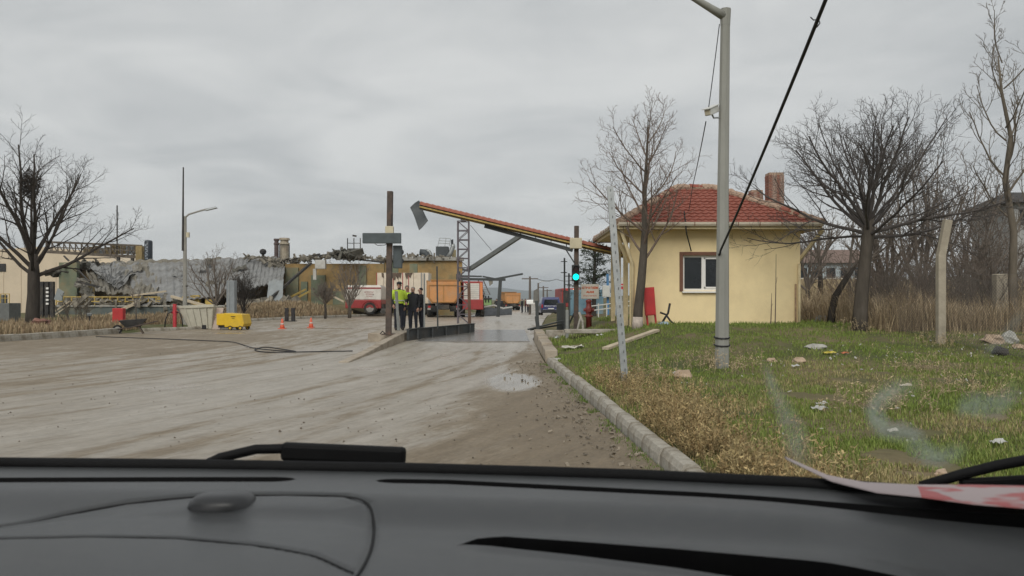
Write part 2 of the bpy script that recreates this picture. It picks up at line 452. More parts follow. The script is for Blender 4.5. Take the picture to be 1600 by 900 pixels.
# ================================================================== kerbs
KERB = mat('kerb_concrete', (0.36, 0.335, 0.285), rough=0.9, var=0.22, scale=7, bump=0.5, bscale=40, dirt=(0.16, 0.13, 0.09), dirt_amt=0.75, dirt_scale=2.2)
def kerb_run(name, pts, hgt, wid, stone_len, seed, m=KERB, jit=1.0):
    """pts: list of (x, y, z of foot) along the road-side foot; each kerbstone its own piece."""
    root = bpy.data.objects.new(name, None); COL.objects.link(root); root['kind'] = 'structure'
    root.location = (pts[0][0], pts[0][1], pts[0][2]); rng = random.Random(seed)
    o0 = Vector(root.location)
    seg = []; pts = [Vector(p) for p in pts]
    for a, b in zip(pts, pts[1:]):
        n = max(1, round((b - a).length / stone_len))
        for i in range(n): seg.append((a.lerp(b, i / n), a.lerp(b, (i + 1) / n)))
    for a, b in seg:
        d = (b - a); L = d.length - 0.012; ang = math.atan2(d.y, d.x)
        bb = MB(); side = -1
        prof = [(0, -0.12), (0.012, hgt * 0.55), (0.035, hgt - 0.012), (0.055, hgt), (wid - 0.03, hgt), (wid, hgt - 0.02), (wid, -0.12)]
        n = 5; vs = []
        for i in range(n + 1):
            xx = 0.006 + L * i / n
            for k, (yy, z) in enumerate(prof):
                chip = 0.010 * noise.noise((xx * 5 + a.x, k * 1.3, a.y)) if k in (2, 3, 4, 5) else 0
                vs.append((xx, side * yy + chip * 0.7, z + chip * jit))
        m_ = len(prof)
        fs = [(i * m_ + k, i * m_ + k + 1, (i + 1) * m_ + k + 1, (i + 1) * m_ + k) for i in range(n) for k in range(m_ - 1)]
        fs += [tuple(range(m_)), tuple(n * m_ + k for k in range(m_ - 1, -1, -1))]
        fs = [tuple(reversed(f)) for f in fs] if side < 0 else fs
        bb.add(vs, fs)
        o = bb.build('kerbstone', m, root)
        o.location = a - o0 + Vector((rng.uniform(-.014, .014), 0, rng.uniform(-.018, .008)) ) * jit
        o.rotation_euler = (rng.uniform(-.03, .03) * jit, -math.atan2(d.z, math.hypot(d.x, d.y)), ang + rng.uniform(-.012, .012) * jit)
    return root
kerb_run('verge_kerb', [(KX(y) + 0.02, y, road_z(y)) for y in (3.2, 17.4)], 0.15, 0.17, 0.72, 1)
# left-hand kerbs: stones run the other way so that their face looks at the road
kerb_run('far_side_kerb', [(LX(y), y, road_z(y)) for y in (32.6, 31.6, 26, 14)], 0.24, 0.3, 1.0, 2, jit=0.6)
kerb_run('bend_kerb', [(LX(y) , y, road_z(y)) for y in (110, 95, 80, 71, 62, 56, 51, 47, 42)], 0.18, 0.3, 1.5, 3, jit=0.5)
kerb_run('yard_kerb', [(X(348, 38.5), 38.5, 0.02), (X(300, 36.6), 36.6, 0.0), (X(225, 34.4), 34.4, 0.0)], 0.16, 0.3, 1.0, 4, jit=0.8)

# the raised concrete island beside the weighbridge: a ramped kerb with a slab behind it
ISL = mat('island_concrete', (0.36, 0.31, 0.245), rough=0.9, var=0.2, scale=5, bump=0.4, dirt=(0.17, 0.13, 0.09), dirt_amt=0.7, dirt_scale=1.4)
def island():
    root = bpy.data.objects.new('traffic_island', None); COL.objects.link(root); root['kind'] = 'structure'
    root.location = (-3.8, 17.6, 0)
    xr = lambda y: -3.78 + 0.0 * (y - 17.6)
    zt = lambda y: 0.03 + 0.27 * ss(17.0, 27.5, y)
    ys = [17.6, 19.4, 21.2, 23.0, 24.8, 26.6]
    for a, b in zip(ys, ys[1:]):
        q = MB()
        q.add([(xr(a) - .20, a + .01, -.1), (xr(a) + .06, a + .01, -.1), (xr(b) + .06, b - .01, -.1), (xr(b) - .20, b - .01, -.1),
               (xr(a) - .20, a + .01, zt(a)), (xr(a) + .04, a + .01, zt(a)), (xr(b) + .04, b - .01, zt(b)), (xr(b) - .20, b - .01, zt(b))],
              [(0, 3, 2, 1), (4, 5, 6, 7), (0, 1, 5, 4), (1, 2, 6, 5), (2, 3, 7, 6), (3, 0, 4, 7)])
        q.v = [(x + 3.8, y - 17.6, z) for x, y, z in q.v]
        q.build('kerbstone', ISL, root, bevel=0.02)
    q = MB()
    q.slab([(-1.2, 9.02, -.1), (-.02, 9.02, -.1), (.0, 9.6, -.1), (2.0, 16.0, -.1), (2.0, 19.5, -.1), (-1.2, 19.5, -.1)], .39, (0, 0, 1))
    q.build('slab', ISL, root, bevel=0.03)
    return root
island()

# weighbridge: steel deck let into the lane, low steel side beam, concrete end wall
DECK = mat('wet_deck', (0.13, 0.12, 0.105), rough=0.24, var=0.3, scale=2.5, bump=0.12, spec=0.5)
STEELD = mat('dark_steel', (0.055, 0.06, 0.062), rough=0.55, var=0.35, scale=4, bump=0.2, metal=0.2, dirt=(0.16, 0.12, 0.09), dirt_amt=0.6)
wb = thing('weighbridge', 'steel weighbridge deck with dark side beam in the muddy lane', 'weighbridge', (-1.5, 31, 0.0))
for i in range(5):
    MB().box((0.15, -3.9 + i * 2.0, -0.05), (3.9, 1.96, 0.085)).build('deck_plate', DECK, wb, bevel=0.01)
b = MB(); a0, a1 = Vector((-2.18, -3.9, 0.0)), Vector((-0.18, 2.6, 0.0))
b.beam(a0 + Vector((0, 0, .19)), a1 + Vector((0, 0, .19)), 0.10, 0.40)
b.build('side_beam', STEELD, wb, bevel=0.015)
for i in range(5):
    p = a0.lerp(a1, (i + .5) / 5); MB().beam(p + Vector((.09, -.05, 0.03)), p + Vector((.09, -.05, .37)), .05, .05).build('stiffener', STEELD, wb)
MB().beam(a0 + Vector((0, 0, .40)), a1 + Vector((0, 0, .40)), 0.18, 0.025).build('top_flange', STEELD, wb)

ew = thing('concrete_end_wall', 'stained concrete block wall at the end of the weighbridge lane, grass behind it', 'wall', (0.92, 22.5, 0.0))
for i in range(4):
    y0 = -4.2 + i * 2.1
    MB().box((0.02 - 0.01 * i, y0 + 1.05, -.05), (0.30, 2.07, 0.30 + 0.055 * i)).build('block', ISL, ew, bevel=0.025)
MB().box((1.0, 3.4, -.05), (1.55, 0.28, 0.47)).build('return_wall', KERB, ew, bevel=0.02)

# ================================================================== far hills
HILLM = mat('hill_scrub', (0.075, 0.085, 0.06), rough=1, var=0.3, scale=0.004, bump=0, spec=0.1)
def hills():
    xs = list(np.linspace(-4200, 4200, 150)); b = MB(); vs = []
    rows = [(4300, 0.0), (4500, 0.45), (4750, 0.8), (5000, 1.0), (5300, 0.85)]
    for y, f in rows:
        for x in xs:
            px = 800 + x / 5000 * F
            h = 62 * math.exp(-((px - 775) / 62) ** 2) + 45 * math.exp(-((px - 868) / 40) ** 2) + 26 * math.exp(-((px - 640) / 90) ** 2) + 12 + 16 * noise.noise((x * 0.0016, 3, 1)) + 6 * noise.noise((x * 0.008, y * 0.002, 1))
            vs.append((x, y, -20 + max(6, (h + 22)) * f))
    W = len(xs)
    b.add(vs, [(j * W + i, j * W + i + 1, (j + 1) * W + i + 1, (j + 1) * W + i) for j in range(len(rows) - 1) for i in range(W - 1)])
    b.build('hills', HILLM, smooth=True, kind='structure')
hills()
# ================================================================== bare winter trees
def bark(name, col, var=0.3): return mat(name, col, rough=0.95, var=var, scale=6, bump=0.6, bscale=22, stretch=(1, 1, 0.25), spec=0.15)
BARK = bark('bark_grey', (0.085, 0.073, 0.060))
BARKD = bark('bark_dark', (0.055, 0.047, 0.040))
BARKL = bark('bark_light', (0.135, 0.115, 0.090))
TWIG = bark('twig', (0.160, 0.135, 0.113))
BARKU = bark('bark_umbrella', (0.082, 0.073, 0.068))
TWIGR = bark('twig_reddish', (0.160, 0.122, 0.098))
UPV = Vector((0, 0, 1))
def rdir(rng):
    while True:
        v = Vector((rng.uniform(-1, 1), rng.uniform(-1, 1), rng.uniform(-1, 1)))
        if 0.05 < v.length < 1: return v.normalized()
def grow(out, rng, p, d, L, r, lvl, prm):
    n = prm['seg'][min(lvl, len(prm['seg']) - 1)]
    pts, rad = [p.copy()], [r]
    tip = prm.get('tip', 0.35) if lvl < prm['max'] else 0.45
    for i in range(n):
        d = (d + rdir(rng) * prm['wig'][min(lvl, len(prm['wig']) - 1)] + UPV * prm['trop'][min(lvl, len(prm['trop']) - 1)]).normalized()
        p = p + d * (L / n); pts.append(p.copy()); rad.append(r * (1 - (1 - tip) * (i + 1) / n))
    out.append((lvl, pts, rad))
    if lvl >= prm['max']: return
    k = prm['kids'][lvl]; t0 = prm['t0'][min(lvl, len(prm['t0']) - 1)]
    az = rng.uniform(0, 6.28)
    for j in range(k):
        t = t0 + (1 - t0) * (j + rng.uniform(0.2, 0.9)) / k
        f = t * n; i = min(n - 1, int(f)); q = pts[i].lerp(pts[i + 1], f - i); dl = (pts[i + 1] - pts[i]).normalized()
        az += 2.4 + rng.uniform(-.5, .5)
        o = dl.orthogonal().normalized(); o.rotate(Matrix.Rotation(az, 3, dl))
        ang = R(prm['ang'][min(lvl, len(prm['ang']) - 1)] * rng.uniform(0.7, 1.25))
        cd = (dl * math.cos(ang) + o * math.sin(ang)).normalized()
        cl = L * prm['ratio'][min(lvl, len(prm['ratio']) - 1)] * rng.uniform(0.7, 1.2) * (1.15 - 0.55 * t)
        rr = max(prm['rmin'], (r * (1 - (1 - tip) * t)) * prm.get('rr', 0.6))
        grow(out, rng, q, cd, cl, rr, lvl + 1, prm)
def tree_meshes(out, trunk_lvl, kmap=(8, 6, 5, 4, 3, 3)):
    tr, cr = MB(), MB()
    for lvl, pts, rad in out:
        (tr if lvl <= trunk_lvl else cr).tube(pts, rad, kmap[min(lvl, len(kmap) - 1)], cap=False)
    return tr, cr
def make_tree(name, label, loc, limbs, prm, seed, m1=BARK, m2=TWIG, trunk=None, group=None, paint=None, cat='tree'):
    """limbs: list of (start, dir, length, radius, level); trunk: (points, radii)"""
    rng = random.Random(seed); out = []
    for p, d, L, r, lv in limbs: grow(out, rng, Vector(p), Vector(d).normalized(), L, r, lv, prm)
    root = thing(name, label, cat, loc, group=group)
    tr, cr = tree_meshes(out, 0 if trunk else 1)
    if trunk: tr.tube(trunk[0], trunk[1], 10)
    tr.build('trunk', m1, root, smooth=True)
    if cr.v: cr.build('crown', m2, root)
    if paint:
        MB().tube(*paint, 10).build('painted_band', mat('lime_paint', (0.42, 0.36, 0.31), rough=0.95, var=0.25, scale=8, bump=0.4), root, smooth=True)
    return root

# --- street tree in front of the hut
b0 = base(996, 21.4)
tp = [(0, 0, -.1), (0.02, 0, .6), (0.10, 0, 1.4), (0.16, 0, 2.2), (0.20, .0, 3.0), (0.20, 0, 4.2), (0.26, 0, 5.4), (.30, 0, 6.6)]
prm = dict(max=4, seg=[6, 6, 5, 4, 3], wig=[.06, .12, .16, .2, .2], trop=[.05, .10, .10, .08, .05], kids=[0, 7, 5, 3], t0=[.3, .18, .2, .25], ang=[40, 42, 42, 45], ratio=[.6, .50, .52, .5], rmin=.0052, rr=.58, tip=.3)
rng = random.Random(21); limbs = []
for i in range(17):
    z = 2.1 + 3.7 * i / 16; a = i * 2.4 + rng.uniform(-.3, .3); e = R(rng.uniform(38, 62))
    L = 2.35 * (1 - 0.42 * i / 16) * rng.uniform(.85, 1.15)
    limbs.append(((0.16 + 0.035 * (z - 2.1), 0, z), (math.cos(a) * math.cos(e), math.sin(a) * math.cos(e), math.sin(e)), L, .040 - .0013 * i, 1))
make_tree('street_tree', 'slim bare tree with whitewashed foot in front of the yellow hut', b0, limbs, prm, 5, BARK, TWIGR,
          (tp, [.155, .135, .125, .115, .095, .062, .038, .013]), paint=([(0, 0, -.05), (.012, 0, .38)], [.168, .146])).scale = (1, 1, .89)

# --- umbrella tree with dense pruned head
b0 = base(1343, 19.6)
tp = [(0, 0, -.15), (.02, 0, .5), (.08, 0, 1.2), (.17, 0, 2.0), (.22, 0, 2.55), (.26, 0, 3.0)]
prm = dict(max=4, seg=[6, 8, 5, 4, 3], wig=[.1, .15, .2, .24, .28], trop=[.03, .04, .05, .05, .05], kids=[0, 8, 6, 4], t0=[.3, .22, .18, .2], ang=[40, 33, 40, 46], ratio=[.6, .50, .52, .5], rmin=.0048, rr=.58, tip=.30)
rng = random.Random(8); limbs = []
for i in range(24):
    a = i * 2.399 + rng.uniform(-.2, .2); f = i / 23; e = R(3 + 78 * f ** 0.9 + rng.uniform(-5, 5))
    L = (3.25 - 0.85 * f) * rng.uniform(.9, 1.12)
    limbs.append(((.22 + .03 * math.cos(a), .03 * math.sin(a), 2.4 + .5 * f), (math.cos(a) * math.cos(e), math.sin(a) * math.cos(e), math.sin(e)), L, .046 * rng.uniform(.7, 1.1), 1))
make_tree('umbrella_tree', 'bare pollarded tree with a dense domed head of dark twigs', b0, limbs, prm, 9, BARK, BARKU,
          (tp, [.22, .175, .155, .145, .15, .10]))

# --- tall pale tree at the right edge
b0 = base(1585, 21.0)
tp = [(0, 0, -.2), (-.05, 0, 1.2), (-.02, 0, 2.6), (-.25, 0, 4.0), (-.1, 0, 5.2), (-.35, 0, 6.4), (-.45, 0, 7.4)]
prm = dict(max=4, seg=[6, 6, 5, 4, 3], wig=[.1, .16, .2, .22, .2], trop=[.05, .16, .14, .1, .08], kids=[0, 5, 4, 3], t0=[.3, .25, .25, .3], ang=[40, 40, 42, 45], ratio=[.6, .5, .5, .5], rmin=.0062, rr=.62, tip=.4)
rng = random.Random(3); limbs = []
for i in range(14):
    z = 2.6 + 4.6 * i / 13; a = i * 2.2 + rng.uniform(-.4, .4); e = R(rng.uniform(25, 55))
    limbs.append(((-.1 - .05 * (z - 2.6), 0, z), (math.cos(a) * math.cos(e), math.sin(a) * math.cos(e), math.sin(e)), 2.3 * (1 - .35 * i / 13) * rng.uniform(.8, 1.2), .034 - .0012 * i, 1))
make_tree('tall_tree', 'tall pale bare tree with forked upswept branches beyond the mesh fence', b0, limbs, prm, 13, BARKL, BARKL,
          (tp, [.125, .105, .09, .075, .055, .038, .018]))

# --- big tree on the far side of the road
b0 = base(51, 35.0)
prm = dict(max=4, seg=[7, 7, 6, 4, 3], wig=[.06, .11, .15, .2, .2], trop=[.03, .05, .05, .05, .03], kids=[0, 9, 6, 4], t0=[.3, .2, .2, .2], ang=[35, 38, 40, 44], ratio=[.6, .44, .50, .5], rmin=.0072, rr=.52, tip=.25)
rng = random.Random(31); limbs = []
for i in range(11):
    a = i * 2.399 + .5; f = (i + .5) / 11; e = R(20 + 58 * f + rng.uniform(-4, 4))
    limbs.append(((.05 * math.cos(a), .05 * math.sin(a), 2.3 + 1.2 * f), (math.cos(a) * math.cos(e), math.sin(a) * math.cos(e), math.sin(e)), 5.25 * (1.03 - .13 * f) * rng.uniform(.9, 1.08), .105 * rng.uniform(.75, 1.1), 1))
make_tree('roadside_tree', 'large bare spreading tree holding a dark bird nest', b0, limbs, prm, 17, BARKD, BARKD,
          ([(0, 0, -.2), (0, 0, .7), (.05, 0, 1.6), (.05, 0, 2.5), (.08, 0, 3.4)], [.36, .29, .26, .25, .14]))
nb = MB(); rng = random.Random(6); nc = Vector((0, 0, 0))
for i in range(330):
    d = rdir(rng); d = Vector((d.x * .42, d.y * .4, d.z * .66)) * rng.random() ** .35; t = rdir(rng) * rng.uniform(.12, .3)
    nb.beam(nc + d - t, nc + d + t, .016)
nb.build('bird_nest', BARKD, loc=P(46, 287, 34.8), label='dark clump of twigs, a bird nest high in the large bare tree', cat='nest')

# --- smaller bare trees in front of the ruin
def small_tree(px, d, h, spread, seed, label, stem_h=0.3, n=9, m1=BARK, m2=TWIG, r=.07, emin=40, dens=(6, 4, 3), name='bare_tree', rmin=.009, stems=1, cat='tree'):
    rng = random.Random(seed); limbs = []; b0 = base(px, d)
    prm = dict(max=4, seg=[4, 5, 4, 3, 3], wig=[.1, .14, .2, .22, .2], trop=[.05, .08, .08, .06, .05], kids=[0, *dens], t0=[.3, .2, .2, .2], ang=[35, 36, 40, 44], ratio=[.6, .5, .5, .5], rmin=rmin, rr=.6, tip=.35)
    for i in range(n):
        a = i * 2.399 + seed; e = R(emin + (84 - emin) * (i + .5) / n)
        Lh = h * (1 - stem_h) * (.62 + .2 * rng.random())
        k = max(0.25, min(1.0, spread / max(.2, Lh * math.cos(e))))
        off = (0.12 * stems * math.cos(a), .12 * stems * math.sin(a)) if stems > 1 else (0, 0)
        limbs.append(((off[0], off[1], h * stem_h if stems == 1 else 0), (math.cos(a) * math.cos(e), math.sin(a) * math.cos(e), math.sin(e)), Lh * max(k, .6), r * .6 * rng.uniform(.7, 1.1), 1))
    tk = ([(0, 0, -.1), (.03, 0, h * stem_h * .5), (0, 0, h * stem_h + .05)], [r * 1.2, r, r * .9]) if stems == 1 else None
    t = make_tree(name, label, b0, limbs, prm, seed, m1, m2, tk, cat=cat)
    if stems > 1:      # all main stems are the trunk part
        t.children[0].data.materials[0] = m1
    return t
small_tree(338, 49, 4.6, 2.6, 41, 'bare tree with pale forked limbs before the sagging grey roof', .16, 9, BARKL, TWIG, .12, 34, (6, 4, 3))
small_tree(381, 48, 3.1, .9, 42, 'dense dark bare shrub rising just behind the yellow machine', .1, 14, BARKD, BARKD, .07, 62, (7, 5, 3))
small_tree(508, 52, 2.7, 1.2, 43, 'small round-headed bare tree in front of the ochre wall', .36, 16, BARKD, TWIG, .08, 30, (7, 5, 4))
small_tree(546, 54, 4.7, 2.2, 44, 'taller bare tree standing before the white and red fire engine', .16, 10, BARK, TWIG, .11, 48, (6, 4, 3))
small_tree(119, 37, 1.9, .8, 45, 'clump of thin bare stems between the large tree and red cabinet', .05, 9, BARKL, TWIG, .05, 58, (5, 3, 2), stems=3, cat='shrub')
small_tree(212, 35.5, 2.2, .3, 46, 'single thin leafless sapling beside the red cabinet', .45, 4, BARK, TWIG, .03, 66, (3, 2, 2))
small_tree(1262, 34, 3.6, 1.8, 51, 'leaning bare tree just behind the hut corner', .22, 9, BARKD, TWIG, .09, 35, (6, 4, 3))
small_tree(1281, 36, 4.6, 1.8, 52, 'straight bare tree in the dry field behind the hut', .4, 10, BARKD, TWIG, .11, 30, (6, 4, 3))
small_tree(1387, 31, 5.4, 2.0, 53, 'many-stemmed bare tree showing between the umbrella tree and concrete post', .1, 12, BARKL, TWIG, .13, 42, (6, 4, 3))
small_tree(1440, 29, 7.6, 1.9, 54, 'tall wispy bare tree rising behind the domed twig head', .12, 12, BARK, TWIG, .10, 52, (6, 5, 3))
small_tree(1510, 27, 6.4, 1.8, 55, 'bare thicket tree behind the concrete fence post', .08, 14, BARK, TWIG, .08, 48, (6, 4, 3))
small_tree(1548, 24.5, 4.2, 1.6, 56, 'low tangled bare tree beside the tall pale tree', .08, 13, BARKL, TWIG, .07, 40, (6, 4, 3))
# leaning trunk at the right of the hut
b0 = base(1298, 22.5)
prm = dict(max=3, seg=[4, 5, 4, 3], wig=[.1, .15, .2, .2], trop=[.05, .08, .08, .05], kids=[0, 5, 4], t0=[.3, .2, .2], ang=[35, 36, 40], ratio=[.6, .5, .5], rmin=.006, rr=.6, tip=.35)
make_tree('leaning_tree', 'thin dark crooked trunk leaning beside the umbrella tree', b0,
          [((.66, 0, 1.62), (.8, .1, .5), 1.4, .05, 1), ((.5, 0, 1.45), (.3, .2, .9), 1.7, .045, 1), ((.6, 0, 1.6), (.6, -.3, .7), 1.1, .035, 1)], prm, 77, BARKD, TWIG,
          ([(0, 0, -.1), (.03, 0, .35), (.14, 0, .8), (.38, 0, 1.2), (.68, 0, 1.65)], [.12, .10, .095, .085, .06]))
# thicket shrubs along the fence
rng = random.Random(61)
sp = [(1365, 24.5), (1402, 25.5), (1425, 23.5), (1452, 26), (1483, 23), (1499, 25), (1530, 22.5), (1563, 25), (1592, 22.5), (1336, 27)]
words_ = ['behind the umbrella trunk', 'just right of the umbrella trunk', 'midway to the concrete post', 'close left of the concrete post', 'close right of the concrete post',
          'second to the right of the concrete post', 'midway to the tall pale tree', 'close left of the tall pale tree', 'at the foot of the tall pale tree', 'between hut and umbrella tree']
for i, (px, d) in enumerate(sp):
    t = small_tree(px, d, rng.uniform(2.2, 3.3), 1.1, 80 + i, 'leafless brown thicket shrub ' + words_[i], .04, 13, TWIGR if i % 2 else TWIG, TWIGR if i % 3 else TWIG, .035, 50, (5, 4, 2), name='thicket_shrub', rmin=.006, stems=2, cat='shrub')
    t['group'] = 'thicket shrubs along the mesh fence'
# dark evergreen behind the lane
def evergreen():
    b0 = base(928, 47); root = thing('evergreen_tree', 'dark evergreen tree behind the sign board', 'tree', b0)
    MB().tube([(0, 0, -.2), (0, 0, 2), (.1, 0, 4.4)], [.16, .12, .04], 7).build('trunk', BARKD, root)
    rng = random.Random(5); c = MB()
    for i in range(150):
        z = rng.uniform(1.2, 4.5); a = rng.uniform(0, 6.28); L = (1.55 * (1 - (z - 1.2) / 4.2) + .25) * rng.uniform(.6, 1.15)
        p0 = Vector((0, 0, z)); d = Vector((math.cos(a), math.sin(a), rng.uniform(-.05, .35)))
        for k in range(26):
            t = rng.random() ** .7; q = p0 + d * L * t; e = (d * .5 + rdir(rng)).normalized() * rng.uniform(.12, .26); wv = e.cross(rdir(rng)).normalized() * .022
            c.add([q - wv, q + wv, q + e], [(0, 1, 2)])
    c.build('crown', mat('needle', (0.028, 0.038, 0.020), rough=.8, var=.4, scale=3, bump=0), root)
evergreen()
# ================================================================== the yellow hut
PLAS = mat('yellow_plaster', (0.80, 0.655, 0.385), rough=0.9, var=0.05, scale=2.0, bump=0.12, bscale=60, spec=0.2, dirt=(0.60, 0.47, 0.27), dirt_amt=0.45, dirt_scale=0.7)
TRIM = mat('cream_trim', (0.68, 0.57, 0.35), rough=0.8, var=0.08, scale=3, bump=0.1, dirt=(0.30, 0.24, 0.15), dirt_amt=0.5, dirt_scale=2)
BROWN = mat('brown_paint', (0.15, 0.07, 0.045), rough=0.7, var=0.15, scale=6, bump=0.1)
UPVC = mat('white_plastic', (0.72, 0.71, 0.68), rough=0.4, var=0.05, scale=4, bump=0.0)
TILE = mat('clay_tile', (0.27, 0.085, 0.058), rough=0.85, var=0.35, scale=1.7, bump=0.4, bscale=30, dirt=(0.20, 0.10, 0.07), dirt_amt=0.6, dirt_scale=1.1)
MORT = mat('ridge_mortar', (0.36, 0.26, 0.19), rough=0.95, var=0.3, scale=7, bump=0.7, bscale=20, dirt=(0.20, 0.10, 0.07), dirt_amt=0.6, dirt_scale=3)
GUT = mat('gutter_zinc', (0.55, 0.50, 0.40), rough=0.55, var=0.15, scale=3, bump=0.1, dirt=(0.30, 0.20, 0.12), dirt_amt=0.6, dirt_scale=3)
GLASSD = mat('dark_glass', (0.012, 0.015, 0.017), rough=0.06, var=0.2, scale=1, bump=0.0, spec=0.5)
BRICKM = mat('old_brick', (0.28, 0.12, 0.085), rough=0.95, var=0.4, scale=7, bump=0.6, bscale=24, dirt=(0.34, 0.30, 0.25), dirt_amt=0.85, dirt_scale=2.4)
hx0, hx1, hy0, hy1 = 3.47, 8.44, 22.5, 27.3
hz = 0.62
hut = thing('guard_hut', 'small yellow plastered hut with red tiled hip roof', 'building', ((hx0 + hx1) / 2, hy0, hz))
ox = Vector(hut.location)
def hl(x, y, z): return Vector((x, y, z)) - ox
zt = 3.50
# front wall built round the window opening
wx0, wx1, wz0, wz1 = X(1067, 22.5), X(1132, 22.5), Z(454, 22.5), Z(399, 22.5)
def wallbox(x0, x1, y0, y1, z0, z1, name='wall', m=PLAS):
    return MB().box(hl((x0 + x1) / 2, (y0 + y1) / 2, z0), (x1 - x0, y1 - y0, z1 - z0)).build(name, m, hut)
fw = MB()
for (x0, x1, z0, z1) in ((hx0, wx0, 0.2, zt), (wx1, hx1, 0.2, zt), (wx0, wx1, 0.2, wz0), (wx0, wx1, wz1, zt)):
    fw.box(hl((x0 + x1) / 2, hy0 + .1, z0), (x1 - x0, .2, z1 - z0))
fw.build('front_wall', PLAS, hut)
wallbox(hx0 + 1.0, hx0 + 1.2, hy0 + .2, hy1 - .2, .2, zt, 'side_wall'); wallbox(hx1 - .2, hx1, hy0 + .2, hy1, .2, zt, 'side_wall')
wallbox(hx0 + 1.0, hx1 - .2, hy1 - .2, hy1, .2, zt, 'rear_wall')
for y in (hy0 + 1.7, hy0 + 3.3, hy1 - .1): wallbox(hx0 + .04, hx0 + .18, y - .07, y + .07, .2, zt, 'porch_post', TRIM)
# window
win = MB().box(hl((wx0 + wx1) / 2, hy0 + .13, wz0), (wx1 - wx0, .02, wz1 - wz0)).build('window', GLASSD, hut)
wm = (wx0 + wx1) / 2
fr = MB(); t_ = .055
for a, b_ in (((wx0, wz0), (wx1, wz0)), ((wx0, wz1), (wx1, wz1))):
    fr.box(hl((wx0 + wx1) / 2, hy0 + .10, a[1] - (t_ if a[1] == wz1 else 0)), (wx1 - wx0, .06, t_))
for x in (wx0 + t_ / 2, wx1 - t_ / 2, wm): fr.box(hl(x, hy0 + .095, wz0), (t_ * (1.7 if x == wm else 1), .07, wz1 - wz0))
fr.build('frame', UPVC, win)
sf = MB()          # right-hand sliding sash stands slightly proud
x0, x1 = wm + .02, wx1 - .06
for z in (wz0 + .06, wz1 - .11): sf.box(hl((x0 + x1) / 2, hy0 + .07, z), (x1 - x0, .03, .05))
for x in (x0 + .025, x1 - .025): sf.box(hl(x, hy0 + .07, wz0 + .06), (.05, .03, wz1 - wz0 - .12))
sf.build('sash', UPVC, win, bevel=.004)
br = MB(); bw = .10
br.box(hl(wx0 - bw / 2, hy0 - .012, wz0 - .02), (bw, .05, wz1 - wz0 + .12)); br.box(hl((wx0 + wx1) / 2, hy0 - .012, wz1), (wx1 - wx0, .05, .10)); br.box(hl(wx1 + bw / 2, hy0 - .012, wz0 - .02), (bw, .05, wz1 - wz0 + .12))
br.build('brown_surround', BROWN, win, bevel=.006)
MB().box(hl((wx0 + wx1) / 2, hy0 - .02, wz0 - .07), (wx1 - wx0 + .06, .16, .05)).build('sill', UPVC, win, bevel=.008)
# eaves slab, fascia and gutter
ex0, ex1, ey0, ey1 = 3.06, 8.86, 22.0, 27.8
ez = 3.50
MB().box(hl((ex0 + ex1) / 2, (ey0 + ey1) / 2, ez), (ex1 - ex0, ey1 - ey0, .07)).build('soffit', TRIM, hut)
fa = MB()
fa.box(hl((ex0 + ex1) / 2, ey0 - .012, ez - .03), (ex1 - ex0 + .05, .025, .12)); fa.box(hl(ex0 - .012, (ey0 + ey1) / 2, ez - .03), (.025, ey1 - ey0, .12)); fa.box(hl(ex1 + .012, (ey0 + ey1) / 2, ez - .03), (.025, ey1 - ey0, .12))
fa.build('fascia', TRIM, hut)
def gutter(a, b_, name='gutter'):
    a, b_ = Vector(a), Vector(b_); d = (b_ - a).normalized(); s = d.cross(UPV) ; q = MB(); vs = []
    prof = [(-.055, .05), (-.06, 0), (-.03, -.05), (.03, -.05), (.06, 0), (.062, .055), (.05, .055), (.05, 0), (.025, -.04), (-.025, -.04), (-.05, 0), (-.05, .05)]
    for p in (a, b_):
        for u, v in prof: vs.append(p + s * u + UPV * v)
    n = len(prof)
    q.add(vs, [(i, (i + 1) % n, n + (i + 1) % n, n + i) for i in range(n)] + [tuple(range(n - 1, -1, -1)), tuple(range(n, 2 * n))])
    g = q.build(name, GUT, hut)
    L = (b_ - a).length
    for i in range(int(L / .62)):
        c = a + d * (.3 + i * .62); MB().beam(c + s * .066 + UPV * -.05, c + s * .066 + UPV * .06, .02, .006).build('bracket', BROWN, g)
gutter(hl(ex0 - .02, ey0 - .09, 3.60), hl(ex1 + .02, ey0 - .09, 3.60))
gutter(hl(ex0 - .09, ey1, 3.60), hl(ex0 - .09, ey0, 3.60))
# hip roof
rz, rx0, rx1, ry = 5.02, 5.35, 6.55, 24.9
A, B_, C_, D_ = (ex0, ey0 - .03, 3.60), (ex1, ey0 - .03, 3.60), (ex1, ey1, 3.60), (ex0, ey1, 3.60)
E_, F_ = (rx0, ry, rz), (rx1, ry, rz)
rd = MB(); pts = [hl(*p) for p in (A, B_, C_, D_, E_, F_)]
rd.add(pts, [(0, 1, 5, 4), (1, 2, 5), (2, 3, 4, 5), (3, 0, 4), (3, 2, 1, 0)])
roof = rd.build('roof', TILE, hut)
def tile_mesh(w_, l_):
    q = MB(); prof = []
    for i in range(9):
        u = i / 8; prof.append((u * w_, .026 * math.sin(math.pi * min(1, u / .62)) if u < .62 else .006 - .006 * math.sin(math.pi * (u - .62) / .38)))
    vs = [(x, 0, z + .044) for x, z in prof] + [(x, l_, z + .004) for x, z in prof] + [(x, 0, z + .008) for x, z in prof]
    n = len(prof)
    q.add(vs, [(i, i + 1, n + i + 1, n + i) for i in range(n - 1)] + [(2 * n + i, 2 * n + i + 1, i + 1, i) for i in range(n - 1)])
    return q
